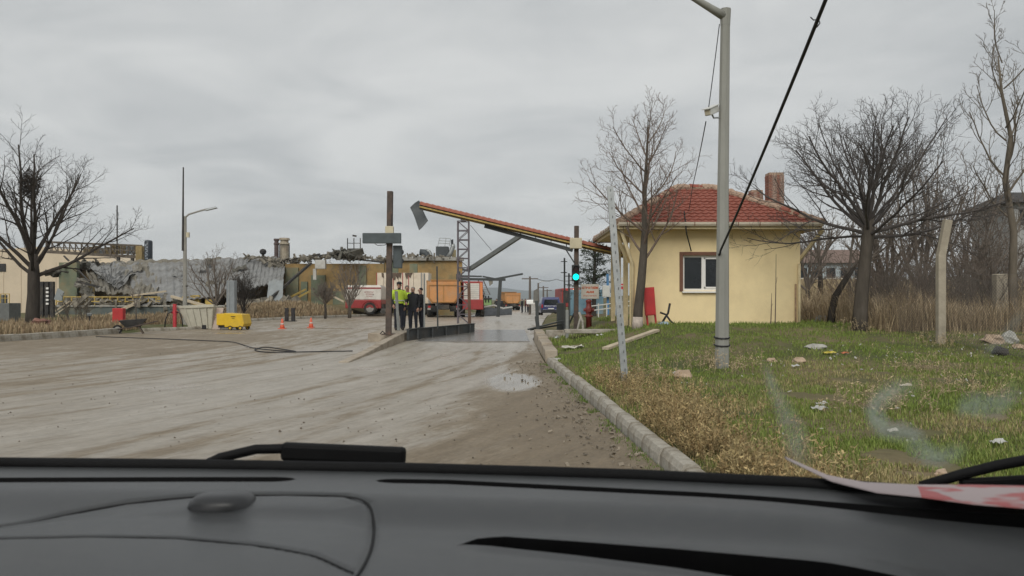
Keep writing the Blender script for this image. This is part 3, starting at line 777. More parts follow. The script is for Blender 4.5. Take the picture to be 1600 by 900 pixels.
def tile_slope(p0, p1, top0, top1, rows, wt, single, name='tile'):
    """p0-p1 eave edge, top0-top1 upper edge; lays tiles inside the trapezoid."""
    p0, p1, top0, top1 = (Vector(p) for p in (p0, p1, top0, top1))
    ux = (p1 - p0).normalized(); W = (p1 - p0).length
    nrm = ux.cross((top0 - p0)).normalized(); uy = nrm.cross(ux).normalized()
    a0 = (top0 - p0).dot(ux); hgt = (top0 - p0).dot(uy); a1 = (top1 - p0).dot(ux)
    L = hgt / rows; tm = tile_mesh(wt * 1.06, L * 1.12); rng = random.Random(rows)
    me = tm.mesh(name, TILE) if single else None; big = MB()
    M0 = Matrix((ux, uy, nrm)).transposed()
    for r in range(rows):
        f0, f1 = r / rows, (r + 1) / rows
        lo, hi = a0 * (f0 + f1) / 2, W + (a1 - W) * (f0 + f1) / 2
        i0, i1 = math.ceil((lo - wt * .35) / wt), math.floor((hi - wt * .65) / wt)
        for i in range(i0, i1 + 1):
            o = p0 + ux * (i * wt) + uy * (r * L) + nrm * .006
            M = M0 @ Matrix.Rotation(rng.uniform(-.025, .025), 3, 'Z') @ Matrix.Rotation(rng.uniform(-.02, .02), 3, 'X')
            if single:
                ob = bpy.data.objects.new(name, me); COL.objects.link(ob); ob.parent = roof
                ob.matrix_local = Matrix.Translation(o + nrm * rng.uniform(0, .008)) @ M.to_4x4()
            else:
                big.add([o + M @ Vector(v) for v in tm.v], tm.f)
    if not single: tag(big.build('tile_field', TILE, roof), kind='stuff')
tile_slope(hl(*A), hl(*B_), hl(*E_), hl(*F_), 12, .205, True)
tile_slope(hl(*D_), hl(*A), hl(*E_), hl(*E_), 12, .205, False)
tile_slope(hl(*B_), hl(*C_), hl(*F_), hl(*F_), 12, .205, False)
def ridge(a, b_, seed):
    a, b_ = Vector(a), Vector(b_); L = (b_ - a).length; n = int(L / .34); d = (b_ - a).normalized(); rng = random.Random(seed)
    s = d.cross(UPV).normalized(); u = s.cross(d)
    bed = MB(); bed.tube([a.lerp(b_, i / 30) + u * (.03 + .03 * noise.noise((i * .9, seed, 0))) + s * .03 * noise.noise((i * .7, seed, 4)) for i in range(31)], [.135 + .06 * noise.noise((i * 1.1, seed, 7)) for i in range(31)], 8)
    bed.build('ridge_bedding', MORT, roof)
    for i in range(n):
        p = a + d * (L * i / n); q = MB(); vs = []
        for t, r in ((0, .15), (L / n * 1.1, .125)):
            for k in range(7):
                an = math.pi * k / 6; vs.append(p + d * t + s * math.cos(an) * r + u * (math.sin(an) * r * .8 + .05 + (.012 if t == 0 else 0) + rng.uniform(-.008, .008)))
        q.add(vs, [(k, k + 1, 8 + k, 7 + k) for k in range(6)] + [(0, 6, 5, 4, 3, 2, 1)])
        q.build('ridge_tile', MORT if rng.random() < .8 else TILE, roof)
for i, (a, b_) in enumerate(((A, E_), (B_, F_), (E_, F_), (D_, E_), (C_, F_))): ridge(hl(*a), hl(*b_), i + 1)
# diagonal props under the eaves at the two corners, drain pipes
for sx, x in ((-1, hx0), (1, hx1)):
    q = MB(); q.beam(hl(x + sx * .02, hy0 + .25, 2.55), hl(x + sx * .52, hy0 - .35, 3.46), .085, .085); q.build('eave_prop', TRIM, hut)
for x in (hx1 - .045, hx1 - .15):
    MB().tube([hl(x, hy0 - .06, .45), hl(x, hy0 - .06, 2.5 if x > hx1 - .1 else 1.9)], .04 if x > hx1 - .1 else .025, 10).build('drain_pipe', TRIM if x > hx1 - .1 else mat('rusty_pipe', (.30, .20, .12), var=.5, scale=9), hut, smooth=True)
MB().tube([hl(hx0 + .05, hy0 - .07, .45), hl(hx0 + .05, hy0 - .07, 2.5), hl(hx0 - .35, hy0 - .4, 3.5)], .05, 10).build('drain_pipe', TRIM, hut, smooth=True)
# chimneys
def chimney(px0, px1, py, d, z0, name, wd, seed, cap=False):
    x0, x1 = X(px0, d), X(px1, d); q = MB(); rng = random.Random(seed); z1 = Z(py, d); rows = int((z1 - z0) / .085)
    MB().box(hl((x0 + x1) / 2, d, z0), (x1 - x0 - .03, wd - .03, z1 - z0 - .02)).build(name, MORT, roof)
    for r in range(rows):
        for k in range(2):
            xa = x0 + (x1 - x0) * (k / 2); w_ = (x1 - x0) / 2
            sh = .0 if r % 2 else .0
            q = MB(); q.box((0, 0, 0), (w_ - .012, wd * .98, .072))
            ob = q.build('brick', BRICKM, roof); ob.location = hl(xa + w_ / 2 + rng.uniform(-.006, .006), d + rng.uniform(-.01, .01) - .004, z0 + r * .085)
chimney(1198, 1222, 270, 24.2, 4.0, 'chimney', .42, 1)
chimney(1171, 1190, 297, 25.0, 4.0, 'chimney', .36, 2)
# vent post on the left hip
MB().tube([hl(X(1049, 25.2), 25.2, 4.2), hl(X(1049, 25.2), 25.2, Z(291, 25.2))], .06, 8).build('vent_pipe', mat('grey_pipe', (.30, .29, .26), var=.2), roof)
# low concrete apron by the hut's left side
MB().box((0, 0, 0), (2.6, .5, .12)).build('concrete_step', KERB, loc=(2.9, 23.4, G(2.9, 23.4) - .02), label='pale concrete slab edge beside the red hydrant', cat='slab', bevel=.02)

# ================================================================== concrete street lamp, camera, cables
CONC = mat('pole_concrete', (0.265, 0.265, 0.24), rough=0.85, var=0.12, scale=3, bump=0.25, bscale=50, dirt=(0.20, 0.20, 0.17), dirt_amt=0.5, dirt_scale=1.2, stretch=(1, 1, .3))
BLK = mat('black_rubber', (0.014, 0.014, 0.016), rough=0.55, var=0.3, scale=8, bump=0.1)
GALV = mat('galvanised', (0.30, 0.315, 0.315), rough=0.45, var=0.18, scale=9, bump=0.1, metal=0.55, dirt=(0.35, 0.33, 0.29), dirt_amt=0.4, dirt_scale=3)
pb = base(1128, 14.0); lz = Z(16, 14.0) - pb.z
lamp = thing('concrete_street_lamp', 'tall square concrete lamp post on the grass before the hut', 'street lamp', pb)
MB().tube([(0, 0, -.3), (.02, 0, lz * .5), (.065, 0, lz)], [.135, .105, .085], 8).build('post', CONC, lamp)
cp = MB().tube([(.06, 0, lz - .28), (.066, 0, lz + .02)], [.09, .10], 8).build('collar', CONC, lamp)
arm = MB(); arm.tube([(.06, 0, lz - .12), (-.2, -.1, lz - .02), (-.7, -.25, lz + .2), (-1.4, -.5, lz + .36)], [.085, .07, .05, .04], 8); arm.build('arm', CONC, lamp, smooth=True)
MB().box((-1.75, -.6, lz + .33), (.7, .28, .14), top=(.7, .6)).build('lamp_head', GALV, lamp, bevel=.03)
for z in (.42, .56): MB().tube([(.138 * math.cos(a), .138 * math.sin(a), z + .015 * math.sin(a)) for a in [i * .4 for i in range(17)]], .014, 5).build('cable_tie', BLK, lamp)
cz = Z(180, 14.0) - pb.z
cc = thing('security_camera', 'white security camera bracketed to the concrete lamp post', 'camera', pb + Vector((-.2, -.1, cz)))
q = MB(); rot = Matrix.Rotation(R(-42), 3, 'Z') @ Matrix.Rotation(R(22), 3, 'X')
q.box((0, 0, 0), (.13, .34, .12), rot=rot)
q.build('housing', mat('camera_white', (.55, .55, .52), rough=.4, var=.08), cc, bevel=.015)
MB().box(rot @ Vector((0, -.02, .122)), (.16, .40, .012), rot=rot).build('sun_shield', mat('camera_white', (.55, .55, .52)), cc)
MB().box(rot @ Vector((0, -.18, .02)), (.10, .012, .08), rot=rot).build('lens_window', mat('lens_cream', (.55, .50, .38), rough=.3, var=.1), cc)
MB().tube([(0, .03, 0), (.04, .06, -.06), (.12, .08, -.05), (.20, .09, -.05)], .016, 6).build('bracket', GALV, cc)

def cable(name, pts, r, label, n=24, sag=0.0, m=BLK, cat='cable', group=None):
    pts = [Vector(p) for p in pts]; o = pts[0]; q = MB(); out = []
    for a, b_ in zip(pts, pts[1:]):
        for i in range(n): 
            t = i / n; p = a.lerp(b_, t); p.z -= sag * 4 * t * (1 - t); out.append(p - o)
    out.append(pts[-1] - o)
    return q.tube(out, r, 6).build(name, m, loc=o, smooth=True, label=label, cat=cat, group=group)
A1 = P(1122, 392, 14.0) + Vector((0, -.17, 0)); B1 = P(1292, -5, 7.0)
E1 = B1 + (B1 - A1) * .7
cable('service_cable', [A1 + Vector((.0, .14, -.05)), A1, B1, E1], .019, 'thick black cable slanting up from the lamp post across the sky', sag=.05)
MB().tube([(0, 0, 0), (.03, 0, .04), (.02, 0, .08), (-.03, 0, .07), (-.06, 0, .1)], .006, 5).build('wire_tie', BLK, loc=A1.lerp(B1, .945) + Vector((.0, -.02, -.05)), label='loose wire tie twisted round the thick black cable', cat='wire')
cable('camera_cable', [pb + Vector((-.08, -.13, lz - .3)), P(1107, 170, 13.9)], .008, 'thin wire running down from the lamp arm to the camera', sag=.02)
cable('hut_cable', [P(1103, 190, 13.9), P(1082, 292, 22.0), P(1076, 330, 22.2)], .010, 'thin wire dropping from the security camera to the hut roof', sag=.04)
cable('eave_wire', [P(1069, 330, 21.9), P(1073, 366, 21.9), P(1080, 392, 22.44)], .018, 'short black wire hanging from the hut gutter above the window', n=8)

# leaning perforated steel post
lb = base(978, 12.1)
tl = P(953, 291, 12.3) - lb
q = MB(); dirn = tl.normalized(); s = dirn.cross(Vector((0, 1, 0))).normalized(); f_ = s.cross(dirn)
prof = [(-.052, -.03), (.052, -.03), (.052, .03), (.04, .03), (.04, -.018), (-.04, -.018), (-.04, .03), (-.052, .03)]
vs = [Vector((0, 0, -.2)) * k0 + tl * k1 + s * u + f_ * v for k0, k1 in ((1, 0), (0, 1)) for u, v in prof]
n = len(prof); q.add(vs, [(i, (i + 1) % n, n + (i + 1) % n, n + i) for i in range(n)] + [tuple(range(n)), tuple(range(2 * n - 1, n - 1, -1))])
sp_ = thing('steel_post', 'leaning galvanised steel channel post on the grass verge', 'post', lb)
q.build('channel', GALV, sp_)
hb = MB()
for i in range(22):
    c = tl * ((i + .5) / 22) - f_ * -.0; c2 = c + Vector((0, -.031, 0)) * 1.0
    MB().box(c2 - Vector((0, 0, .02)), (.014, .006, .04)).build('slot_hole', mat('slot_grey', (.12, .125, .125)), sp_)
# ================================================================== weighbridge gate: poles, lights, canopy
RUSTY = mat('rusty_pole', (0.075, 0.058, 0.048), rough=0.75, var=0.35, scale=6, bump=0.3, dirt=(0.14, 0.075, 0.045), dirt_amt=0.6, dirt_scale=3)
BOXC = mat('beige_box', (0.50, 0.45, 0.32), rough=0.6, var=0.1)
DARKP = mat('dark_paint', (0.045, 0.05, 0.05), rough=0.5, var=0.25, scale=3, bump=0.1)
def text_mesh(s, size, m, parent, loc, rot=(R(90), 0, 0), name='lettering', bold=0.0, extr=0.002):
    cu = bpy.data.curves.new('t', 'FONT'); cu.body = s; cu.size = size; cu.align_x = 'CENTER'; cu.align_y = 'CENTER'; cu.extrude = extr; cu.offset = bold; cu.resolution_u = 2
    o = bpy.data.objects.new('t', cu); COL.objects.link(o)
    me = bpy.data.meshes.new_from_object(o.evaluated_get(bpy.context.evaluated_depsgraph_get()))
    bpy.data.objects.remove(o); bpy.data.curves.remove(cu)
    me.materials.clear(); me.materials.append(m); me.name = name
    ob = bpy.data.objects.new(name, me); COL.objects.link(ob); ob.parent = parent; ob.location = loc; ob.rotation_euler = rot
    return ob
def strokes(rows, m, parent, name='lettering', th=.004, axis='xz'):
    """illegible lines of writing: rows of (x0, x1, z, height) on a plane facing -Y at y"""
    rng = random.Random(len(rows))
    for x0, x1, y, z, h in rows:
        x = x0; q = MB()
        while x < x1 - h * .2:
            w_ = min(h * rng.uniform(.45, .75), x1 - x)
            k = rng.random()
            q.box((x + h * .08, y, z), (h * .14, th, h)); 
            if k < .7: q.box((x + w_ / 2, y, z + h * .82), (w_ * .8, th, h * .16))
            if k > .3: q.box((x + w_ / 2, y, z), (w_ * .8, th, h * .16))
            if k > .5: q.box((x + w_ * .85, y, z), (h * .14, th, h))
            x += w_ * 1.22
        q.build(name, m, parent)

# left gate pole with message board and signal seen from behind
d = 26.3; p0 = Vector((X(607, d), d, .27)); gl = thing('gate_pole', 'rusty square pole on the kerb island carrying a dark message board', 'pole', p0)
top = Z(299, d) - p0.z
MB().beam((0, 0, -.05), (.06, 0, top), .19, .19).build('post', RUSTY, gl, bevel=.012)
MB().box((0, 0, -.03), (.42, .42, .04)).build('base_plate', RUSTY, gl)
zb = Z(381, d) - p0.z
MB().box((-.19, -.20, zb), (S_ := 1.30, .16, .35)).build('message_board', mat('board_back', (.060, .075, .080), rough=.5, var=.25, scale=3, bump=.1), gl, bevel=.015)
MB().box((.06, -.14, Z(366, d) - p0.z), (.28, .16, .26)).build('junction_box', BOXC, gl, bevel=.02)
q = MB(); q.box((.30, .12, Z(419, d) - p0.z), (.30, .22, .78)); q.build('signal_housing', mat('board_back', (.06, .075, .08)), gl, bevel=.02)
for i in range(2): 
    v = MB(); v.tube([(.30, .23, Z(393 + i * 14, d) - p0.z), (.42, .36, Z(393 + i * 14, d) - p0.z)], .09, 10); v.build('visor', DARKP, gl)
MB().tube([(-.45, -.12, zb), (-.35, -.12, zb - .06), (-.1, -.12, zb - .05), (-.02, -.12, zb + .02)], .012, 5).build('loose_wire', BLK, gl)
MB().tube([(.1, -.1, zb + .4), (.13, -.12, zb + .7), (.13, -.1, zb + 1.0)], .012, 5).build('loose_wire', BLK, gl)
MB().tube([(-.1, .0, .0), (-.2, -.02, .1), (-.28, 0, 0.0)], .02, 5).build('cable_stub', BLK, gl)

# right gate pole with green signal
d = 27.0; p0 = base(900, d); gr = thing('signal_pole', 'dark pole with green traffic light and beige box', 'traffic light', p0)
top = Z(353, d) - p0.z
MB().beam((0, 0, -.1), (.02, 0, top), .16, .16).build('post', RUSTY, gr, bevel=.01)
MB().box((-.02, -.17, Z(389, d) - p0.z), (.42, .17, .37)).build('junction_box', BOXC, gr, bevel=.02)
hz0 = Z(440, d) - p0.z
hd = MB().box((-.03, -.18, hz0), (.26, .20, .58)).build('signal_head', mat('signal_black', (.018, .02, .02), rough=.45), gr, bevel=.02)
zr = Z(433, d) - p0.z
MB().cyl((-.03, -.289, zr), .105, -.02, 20, axis='y').build('green_lamp', mat('green_light', (.0, .5, .35), rough=.4, var=0, bump=0, emit=((0.0, 1.0, .72), 1.6)), hd)
MB().cyl((-.03, -.289, zr + .28), .105, -.015, 20, axis='y').build('unlit_lamp', mat('unlit_lens', (.03, .012, .01), rough=.2, var=.1, bump=0), hd)
for zz_ in (zr, zr + .28):
    v = MB(); vs = []
    for t, yy in ((0, -.28), (1, -.42)):
        for k in range(9): a = math.pi * k / 8; vs.append((-.03 + .115 * math.cos(a), yy, zz_ + .115 * math.sin(a)))
    v.add(vs, [(k, k + 1, 10 + k, 9 + k) for k in range(8)]); o = v.build('visor', mat('signal_black', (.018, .02, .02)), hd)
    o.modifiers.new('solid', 'SOLIDIFY').thickness = .006
MB().beam((-.45, -.1, Z(384, d) - p0.z), (-.05, -.08, Z(412, d) - p0.z), .04, .04).build('brace', DARKP, gr)
MB().tube([(.05, -.05, .1), (.16, -.12, .5), (.1, -.1, .68), (.22, -.15, .35), (.25, -.1, 0)], .045, 6).build('rag', mat('pale_rag', (.42, .40, .36), var=.3), gr)

# the torn canopy: a long tiled edge strip running up from the hut
RT = mat('canopy_tile', (0.33, 0.105, 0.065), rough=0.85, var=0.3, scale=3, bump=0.3, dirt=(.2, .1, .07), dirt_amt=.5)
YEL = mat('canopy_yellow', (0.52, 0.38, 0.12), rough=0.7, var=0.15, scale=3, bump=.1)
ca, cb = P(657, 319, 27.4), P(1004, 402, 27.8)
cn = thing('torn_canopy', 'broken canopy strip with red tiled edge slanting up from the hut', 'canopy', cb)
a_, b_ = ca - cb, Vector((0, 0, 0)); dv = (a_ - b_); dn = dv.normalized()
q = MB()
q.beam(a_ + Vector((0, 0, -.03)), b_ + Vector((0, 0, -.03)), .50, .09); q.build('deck', DARKP, cn)
MB().beam(a_ + Vector((0, -.26, -.115)), b_ + Vector((0, -.26, -.115)), .035, .055).build('fascia', YEL, cn)
MB().beam(a_ + Vector((0, -.20, -.15)), b_ + Vector((0, -.20, -.15)), .05, .05).build('lower_rail', mat('rail_brown', (.12, .085, .055), var=.3), cn)
MB().beam(a_ + Vector((0, .2, -.15)), b_ + Vector((0, .2, -.15)), .05, .05).build('lower_rail', YEL, cn)
nt_ = 40
tmesh = None
for i in range(nt_):
    c = b_ + dv * ((i + .5) / nt_); L = dv.length / nt_
    if tmesh is None:
        t_ = MB(); vs = []
        for t, r in ((-.54, .15), (.54, .125)):
            for k in range(7): an = math.pi * k / 6; vs.append((t * L, -math.cos(an) * r * 1.9, math.sin(an) * r))
        t_.add(vs, [(k, k + 1, 8 + k, 7 + k) for k in range(6)] + [(0, 6, 5, 4, 3, 2, 1), (7, 8, 9, 10, 11, 12, 13)]); tmesh = t_.mesh('edge_tile', RT)
    o = bpy.data.objects.new('edge_tile', tmesh); COL.objects.link(o); o.parent = cn
    o.location = c + Vector((0, -.08, -.055)); o.rotation_euler = (0, -math.atan2(dn.z, -dn.x) if False else math.atan2(-dn.z, dn.x) + math.pi, 0)
    o.rotation_euler = Vector((1, 0, 0)).rotation_difference(-dn).to_euler()
MB().beam(P(757, 353, 27.6) - cb, P(895, 391, 27.6) - cb, .10, .13).build('broken_beam', DARKP, cn)
q = MB()
for i in range(6): 
    p = P(765 + i * 24, 353 + i * 6.6, 27.6) - cb; q.beam(p, p + Vector((0, 0, .16)), .03, .03)
q.build('hanger', DARKP, cn)
# torn flap at the high end
fl = [P(641, 325, 27.2) - cb, P(655, 314, 27.3) - cb, P(669, 346, 27.0) - cb, P(655, 359, 26.9) - cb]
q = MB()
def fold(u, v, p): return p + Vector((0, .05 * math.sin(v * 5), .03 * math.sin(u * 3 + v * 4)))
q.sheet(fl, 8, 10, fold, .04); q.build('torn_flap', mat('flap_grey', (.038, .045, .048), rough=.5, var=.25, scale=3), cn)
q = MB(); q.sheet([P(641, 325, 27.2) - cb, P(655, 314, 27.3) - cb, P(659, 320, 27.7) - cb, P(648, 330, 27.7) - cb], 4, 4, None, .03); q.build('torn_flap', mat('flap_grey', (.038, .045, .048)), cn)
q = MB(); q.tube([P(928, 392, 27.6) - cb, P(928, 402, 27.6) - cb, P(934, 408, 27.6) - cb, P(932, 418, 27.6) - cb, P(924, 422, 27.6) - cb], .02, 5); q.build('dangling_cable', BLK, cn)
# support stub that carries the strip at the gate pole is the pole itself; a long prop from the ground
# lattice mast
d = 44; mb = base(724, d); mast = thing('lattice_mast', 'slim steel lattice mast beneath the torn canopy', 'mast', mb)
mh = Z(346, d) - mb.z; wv = .62
q = MB()
for sx in (-1, 1):
    for sy in (-1, 1): q.beam((sx * wv / 2, sy * wv / 2, -.1), (sx * wv / 2, sy * wv / 2, mh), .065, .065)
q.build('leg', mat('mast_paint', (.10, .085, .095), rough=.6, var=.3, scale=5), mast)
q = MB(); nz = 11
for i in range(nz):
    z0, z1 = mh * i / nz, mh * (i + 1) / nz
    for sy in (-1, 1):
        q.beam((-wv / 2, sy * wv / 2, z1), (wv / 2, sy * wv / 2, z1), .045, .045)
        a = 1 if i % 2 else -1
        q.beam((-a * wv / 2, sy * wv / 2, z0), (a * wv / 2, sy * wv / 2, z1), .038, .038)
    for sx in (-1, 1):
        q.beam((sx * wv / 2, -wv / 2, z1), (sx * wv / 2, wv / 2, z1), .045, .045)
q.build('lattice_bracing', mat('mast_paint', (.10, .085, .095)), mast)
MB().box((0, 0, mh), (.3, .3, .25)).build('mast_head', DARKP, mast)
b1, b2 = P(735, 420, 44) - mb, P(814, 368, 42) - mb
# prop from the mast up towards the canopy, guy wire
q = MB(); q.beam(b1, b2, .22, .22); q.build('prop', mat('prop_grey', (.12, .13, .125), rough=.6, var=.3, scale=3), mast)
q = MB(); q.tube([P(735, 352, 44) - mb, P(768, 391, 43.2) - mb], .018, 4); q.build('guy_wire', DARKP, mast)

# broken overhead frame beyond the tipper
d = 49; ob = base(782, d); of = thing('broken_frame', 'bent dark steel frame with drooping arm beyond the tipper truck', 'frame', ob)
q = MB()
for a, b_, w_ in (((716, 431), (753, 432), .10), ((716, 436), (790, 437), .16), ((754, 432), (775, 436), .10), ((782, 437), (778, 495), .22), ((768, 437), (817, 428), .12), ((718, 424), (718, 440), .12), ((714, 428), (714, 437), .1)):
    q.beam(P(*a, d) - ob, P(*b_, d) - ob, w_, w_)
q.build('steel_bar', DARKP, of)
q = MB(); q.sheet([P(763, 438, d) - ob, P(770, 436, d) - ob, P(770, 443, d) - ob, P(765, 447, d) - ob], 3, 3, None, .05); q.build('hanging_scrap', mat('scrap', (.20, .19, .16), var=.4), of)

# rail posts round the deck
def post(px, py0, py1, d, wd, m, label, lean=0.0, name='rail_post', zb=None):
    zb = zb if zb is not None else Z(py1, d)
    o = Vector((X(px, d), d, zb)); h = Z(py0, d) - zb
    return MB().beam((0, 0, -.03), (lean, 0, h), wd, wd).build(name, m, loc=o, label=label, cat='post', bevel=.006)
post(623, 455, 515, 27.4, .10, mat('post_grey', (.22, .23, .22), rough=.5, var=.2), 'grey post standing in front of the man in hi-vis', -.09)
post(663, 427, 512, 28.6, .055, mat('post_grey', (.22, .23, .22)), 'tall thin pale post beside the person in black')
post(684, 416, 512, 29.0, .055, DARKP, 'tall thin dark post in front of the tipper truck', -.03)
post(734, 442, 508, 33.4, .13, mat('post_rust_orange', (.13, .075, .05), var=.4, scale=2), 'rusty post at the far end of the steel side beam', -.04)
post(841, 494, 520, 27.0, .13, DARKP, 'short dark stub post on the corner of the concrete block wall', -.06, zb=.40)
hb_ = base(840, 40); hp = thing('board_post', 'grey weathered board on a dark post out in the lane', 'post', hb_)
MB().beam((0, 0, -.1), (-.05, 0, Z(470, 40) - hb_.z), .17, .12).build('post', DARKP, hp)
q = MB(); q.sheet([P(833, 473, 40) - hb_, P(841, 473, 40) - hb_, P(842, 450, 40) - hb_, P(834, 454, 40) - hb_], 4, 6, lambda u, v, p: p + Vector((0, .08 * u, 0)), .06); q.build('board', mat('weathered', (.16, .155, .14), var=.3), hp)
# thin twin masts beside the signal pole
for px, py, nm in ((882, 403, 'thin dark rail mast with small cross bars left of the signal pole'), (889, 427, 'shorter thin mast between the rail mast and signal pole')):
    o = base(px, 29.0); t = thing('rail_mast', nm, 'mast', o); h = Z(py, 29.0) - o.z
    MB().beam((0, 0, -.1), (0, 0, h), .06, .06).build('post', DARKP, t)
    for f in (.55, .80, .95): MB().beam((-.14, 0, h * f), (.1, 0, h * f), .03, .03).build('cross_bar', DARKP, t)
# twisted barrier machine at the lane corner
o = base(876, 30); br = thing('wrecked_barrier', 'dark twisted barrier gate lying by the lane corner', 'barrier', o)
q = MB(); q.box((.02, 0, -.05), (.34, .3, 1.15)); q.build('cabinet', DARKP, br, bevel=.02)
q = MB(); q.beam((-1.3, -1.4, .12), (.1, -.4, .42), .10, .05); q.beam((-1.2, -1.2, .10), (.3, -.2, .30), .06, .06); q.beam((.2, -.1, 0), (.5, -.3, .7), .05, .05); q.build('bent_boom', DARKP, br)
q = MB(); q.tube([(.35, -2.2, .02), (.33, -2.2, .30), (.20, -2.25, .36), (.08, -2.3, .30)], .055, 8); o2 = q.build('conduit_pipe', GALV, loc=P(866, 545, 25.0) + Vector((-.1, 2.2, .02)), smooth=True, label='grey bent conduit pipe poking from the grass behind the block wall', cat='pipe')
MB().beam((0, 0, -.1), (0, 0, .9), .09, .09).build('stub_post', mat('post_grey', (.22, .23, .22)), loc=base(886, 24.4), label='short grey stub post in the grass below the signal pole', cat='post')
# sign board on its post
d = 27.6; o = base(922, d); sg = thing('sign_board', 'white sign board with orange lettering above the red hydrant', 'sign', o)
zs0, zs1 = Z(467, d) - o.z, Z(444, d) - o.z; ws = 28 / F * d
MB().box((0, 0, zs0), (ws, .03, zs1 - zs0)).build('panel', mat('sign_white', (.60, .57, .51), rough=.5, var=.08, dirt=(.4, .35, .28), dirt_amt=.4), sg, bevel=.02)
MB().beam((0, .035, -.1), (0, .035, zs1 - .05), .05, .04).build('post', GALV, sg)
ORG = mat('sign_orange', (.55, .10, .025), rough=.6, var=.1, bump=0)
text_mesh('ÇÖP DÖKÜM', .094, ORG, sg, (0, -.019, zs0 + .395), bold=.006)
text_mesh('ALANI', .094, ORG, sg, (0, -.019, zs0 + .245), bold=.006)
strokes([(-.24, .24, -.017, zs0 + .09, .045)], ORG, sg)
# hydrant
RED = mat('hydrant_red', (.19, .035, .03), rough=.5, var=.25, scale=6, bump=.2, dirt=(.15, .05, .04), dirt_amt=.5)
o = base(920, 27.0); hy = thing('fire_hydrant', 'dark red pillar fire hydrant under the white sign board', 'hydrant', o); hy.scale = (.78, .78, .86)
MB().lathe([(.13, -.1), (.13, .40), (.19, .42), (.19, .47), (.12, .49), (.12, .55), (.15, .60), (.17, .70), (.15, .80), (.12, .84), (.12, 1.02), (.14, 1.04), (.13, 1.10), (.05, 1.14)], k=14).build('barrel', RED, hy, smooth=True)
MB().cyl((-.24, 0, .70), .065, .48, 12, axis='x').build('side_outlet', RED, hy)
MB().cyl((0, -.24, .70), .08, .20, 12, axis='y').build('front_outlet', RED, hy)
# leaning red cabinet by the hut
CABR = mat('cabinet_red', (.46, .035, .035), rough=.55, var=.18, scale=2, bump=.1, dirt=(.30, .03, .03), dirt_amt=.5)
o = base(1019, 21.9); hc = thing('hose_cabinet', 'tilted red hose cabinet on legs leaning before the yellow hut wall', 'cabinet', o)
rot = Matrix.Rotation(R(-4), 3, 'Y')
MB().box(rot @ Vector((-.03, 0, .28)), (.29, .22, .80), rot=rot).build('body', CABR, hc, bevel=.012)
MB().box(rot @ Vector((-.03, -.115, .31)), (.23, .012, .73), rot=rot).build('door', CABR, hc, bevel=.004)
for sx in (-.11, .13): MB().beam(rot @ Vector((sx, .05, -.1)), rot @ Vector((sx - .02, .05, .30)), .05, .05).build('leg', CABR, hc)
q = MB(); q.tube([(.22, -.02, .36), (.38, -.05, .30), (.5, -.1, .12), (.62, -.12, .02), (.7, -.1, 0)], .028, 7); o2 = q.build('hose', BLK, loc=o, smooth=True, label='black hose arching down beside the tilted red cabinet', cat='hose')
q = MB(); q.tube([(.24, 0, .05), (.34, 0, .22), (.42, 0, .34), (.47, -.02, .62)], .032, 7); q.build('hose_end', BLK, loc=o + Vector((.02, -.06, 0)), smooth=True, label='black pipe end sticking up beside the tilted red cabinet', cat='hose')
# stuff behind the lane: blue posts, red-white panel, low railing
BLU = mat('blue_paint', (.06, .16, .30), rough=.6, var=.2)
o = base(958, 42); bf = thing('blue_gate', 'blue steel posts and gate beyond the hydrant', 'gate', o)
for px, w_ in ((950, .13), (956, .10), (961, .28), (967, .10)): MB().beam(P(px, 492, 42) - o, P(px + (px - 957) * .1, 428, 42) - o, w_, .1).build('post', BLU, bf)
MB().box(P(947, 464, 41.8) - o, (.40, .2, .62)).build('white_box', mat('box_white', (.5, .5, .47), var=.1), bf, bevel=.02)
o = base(974, 36); rs = thing('warning_panel', 'red and white notice panel hanging by the hut corner', 'sign', o)
MB().box(P(974, 452, 36) - o, (.42, .04, .26)).build('red_panel', mat('panel_red', (.5, .04, .05), rough=.5, var=.1), rs)
MB().box(P(973, 444, 36) - o, (.48, .03, .32)).build('white_panel', mat('box_white', (.5, .5, .47)), rs)
MB().box(P(974, 447.5, 35.95) - o, (.22, .012, .05)).build('arrow_mark', mat('box_white', (.5, .5, .47)), rs)
MB().beam(P(974, 490, 36.1) - o, P(974, 437, 36.1) - o, .06).build('post', GALV, rs)
o = base(955, 38); lr = thing('low_railing', 'low pale pipe railing behind the hydrant', 'railing', o)
q = MB()
for py in (474, 481): q.tube([P(920, py + 5, 38) - o, P(990, py - 4, 38) - o], .03, 6)
q.build('rail', mat('box_white', (.5, .5, .47)), lr)
for px in range(922, 992, 13): MB().beam(P(px, 496, 38) - o, P(px, 474, 38) - o, .05).build('post', mat('box_white', (.5, .5, .47)), lr)
o = base(916, 52); MB().box((0, 0, -.1), (2.2, 1.2, 1.75)).build('blue_container', mat('faded_blue', (.14, .24, .30), rough=.7, var=.3, scale=1.5, dirt=(.3, .28, .24), dirt_amt=.6), loc=o, label='faded blue container behind the sign board', cat='container', bevel=.04)
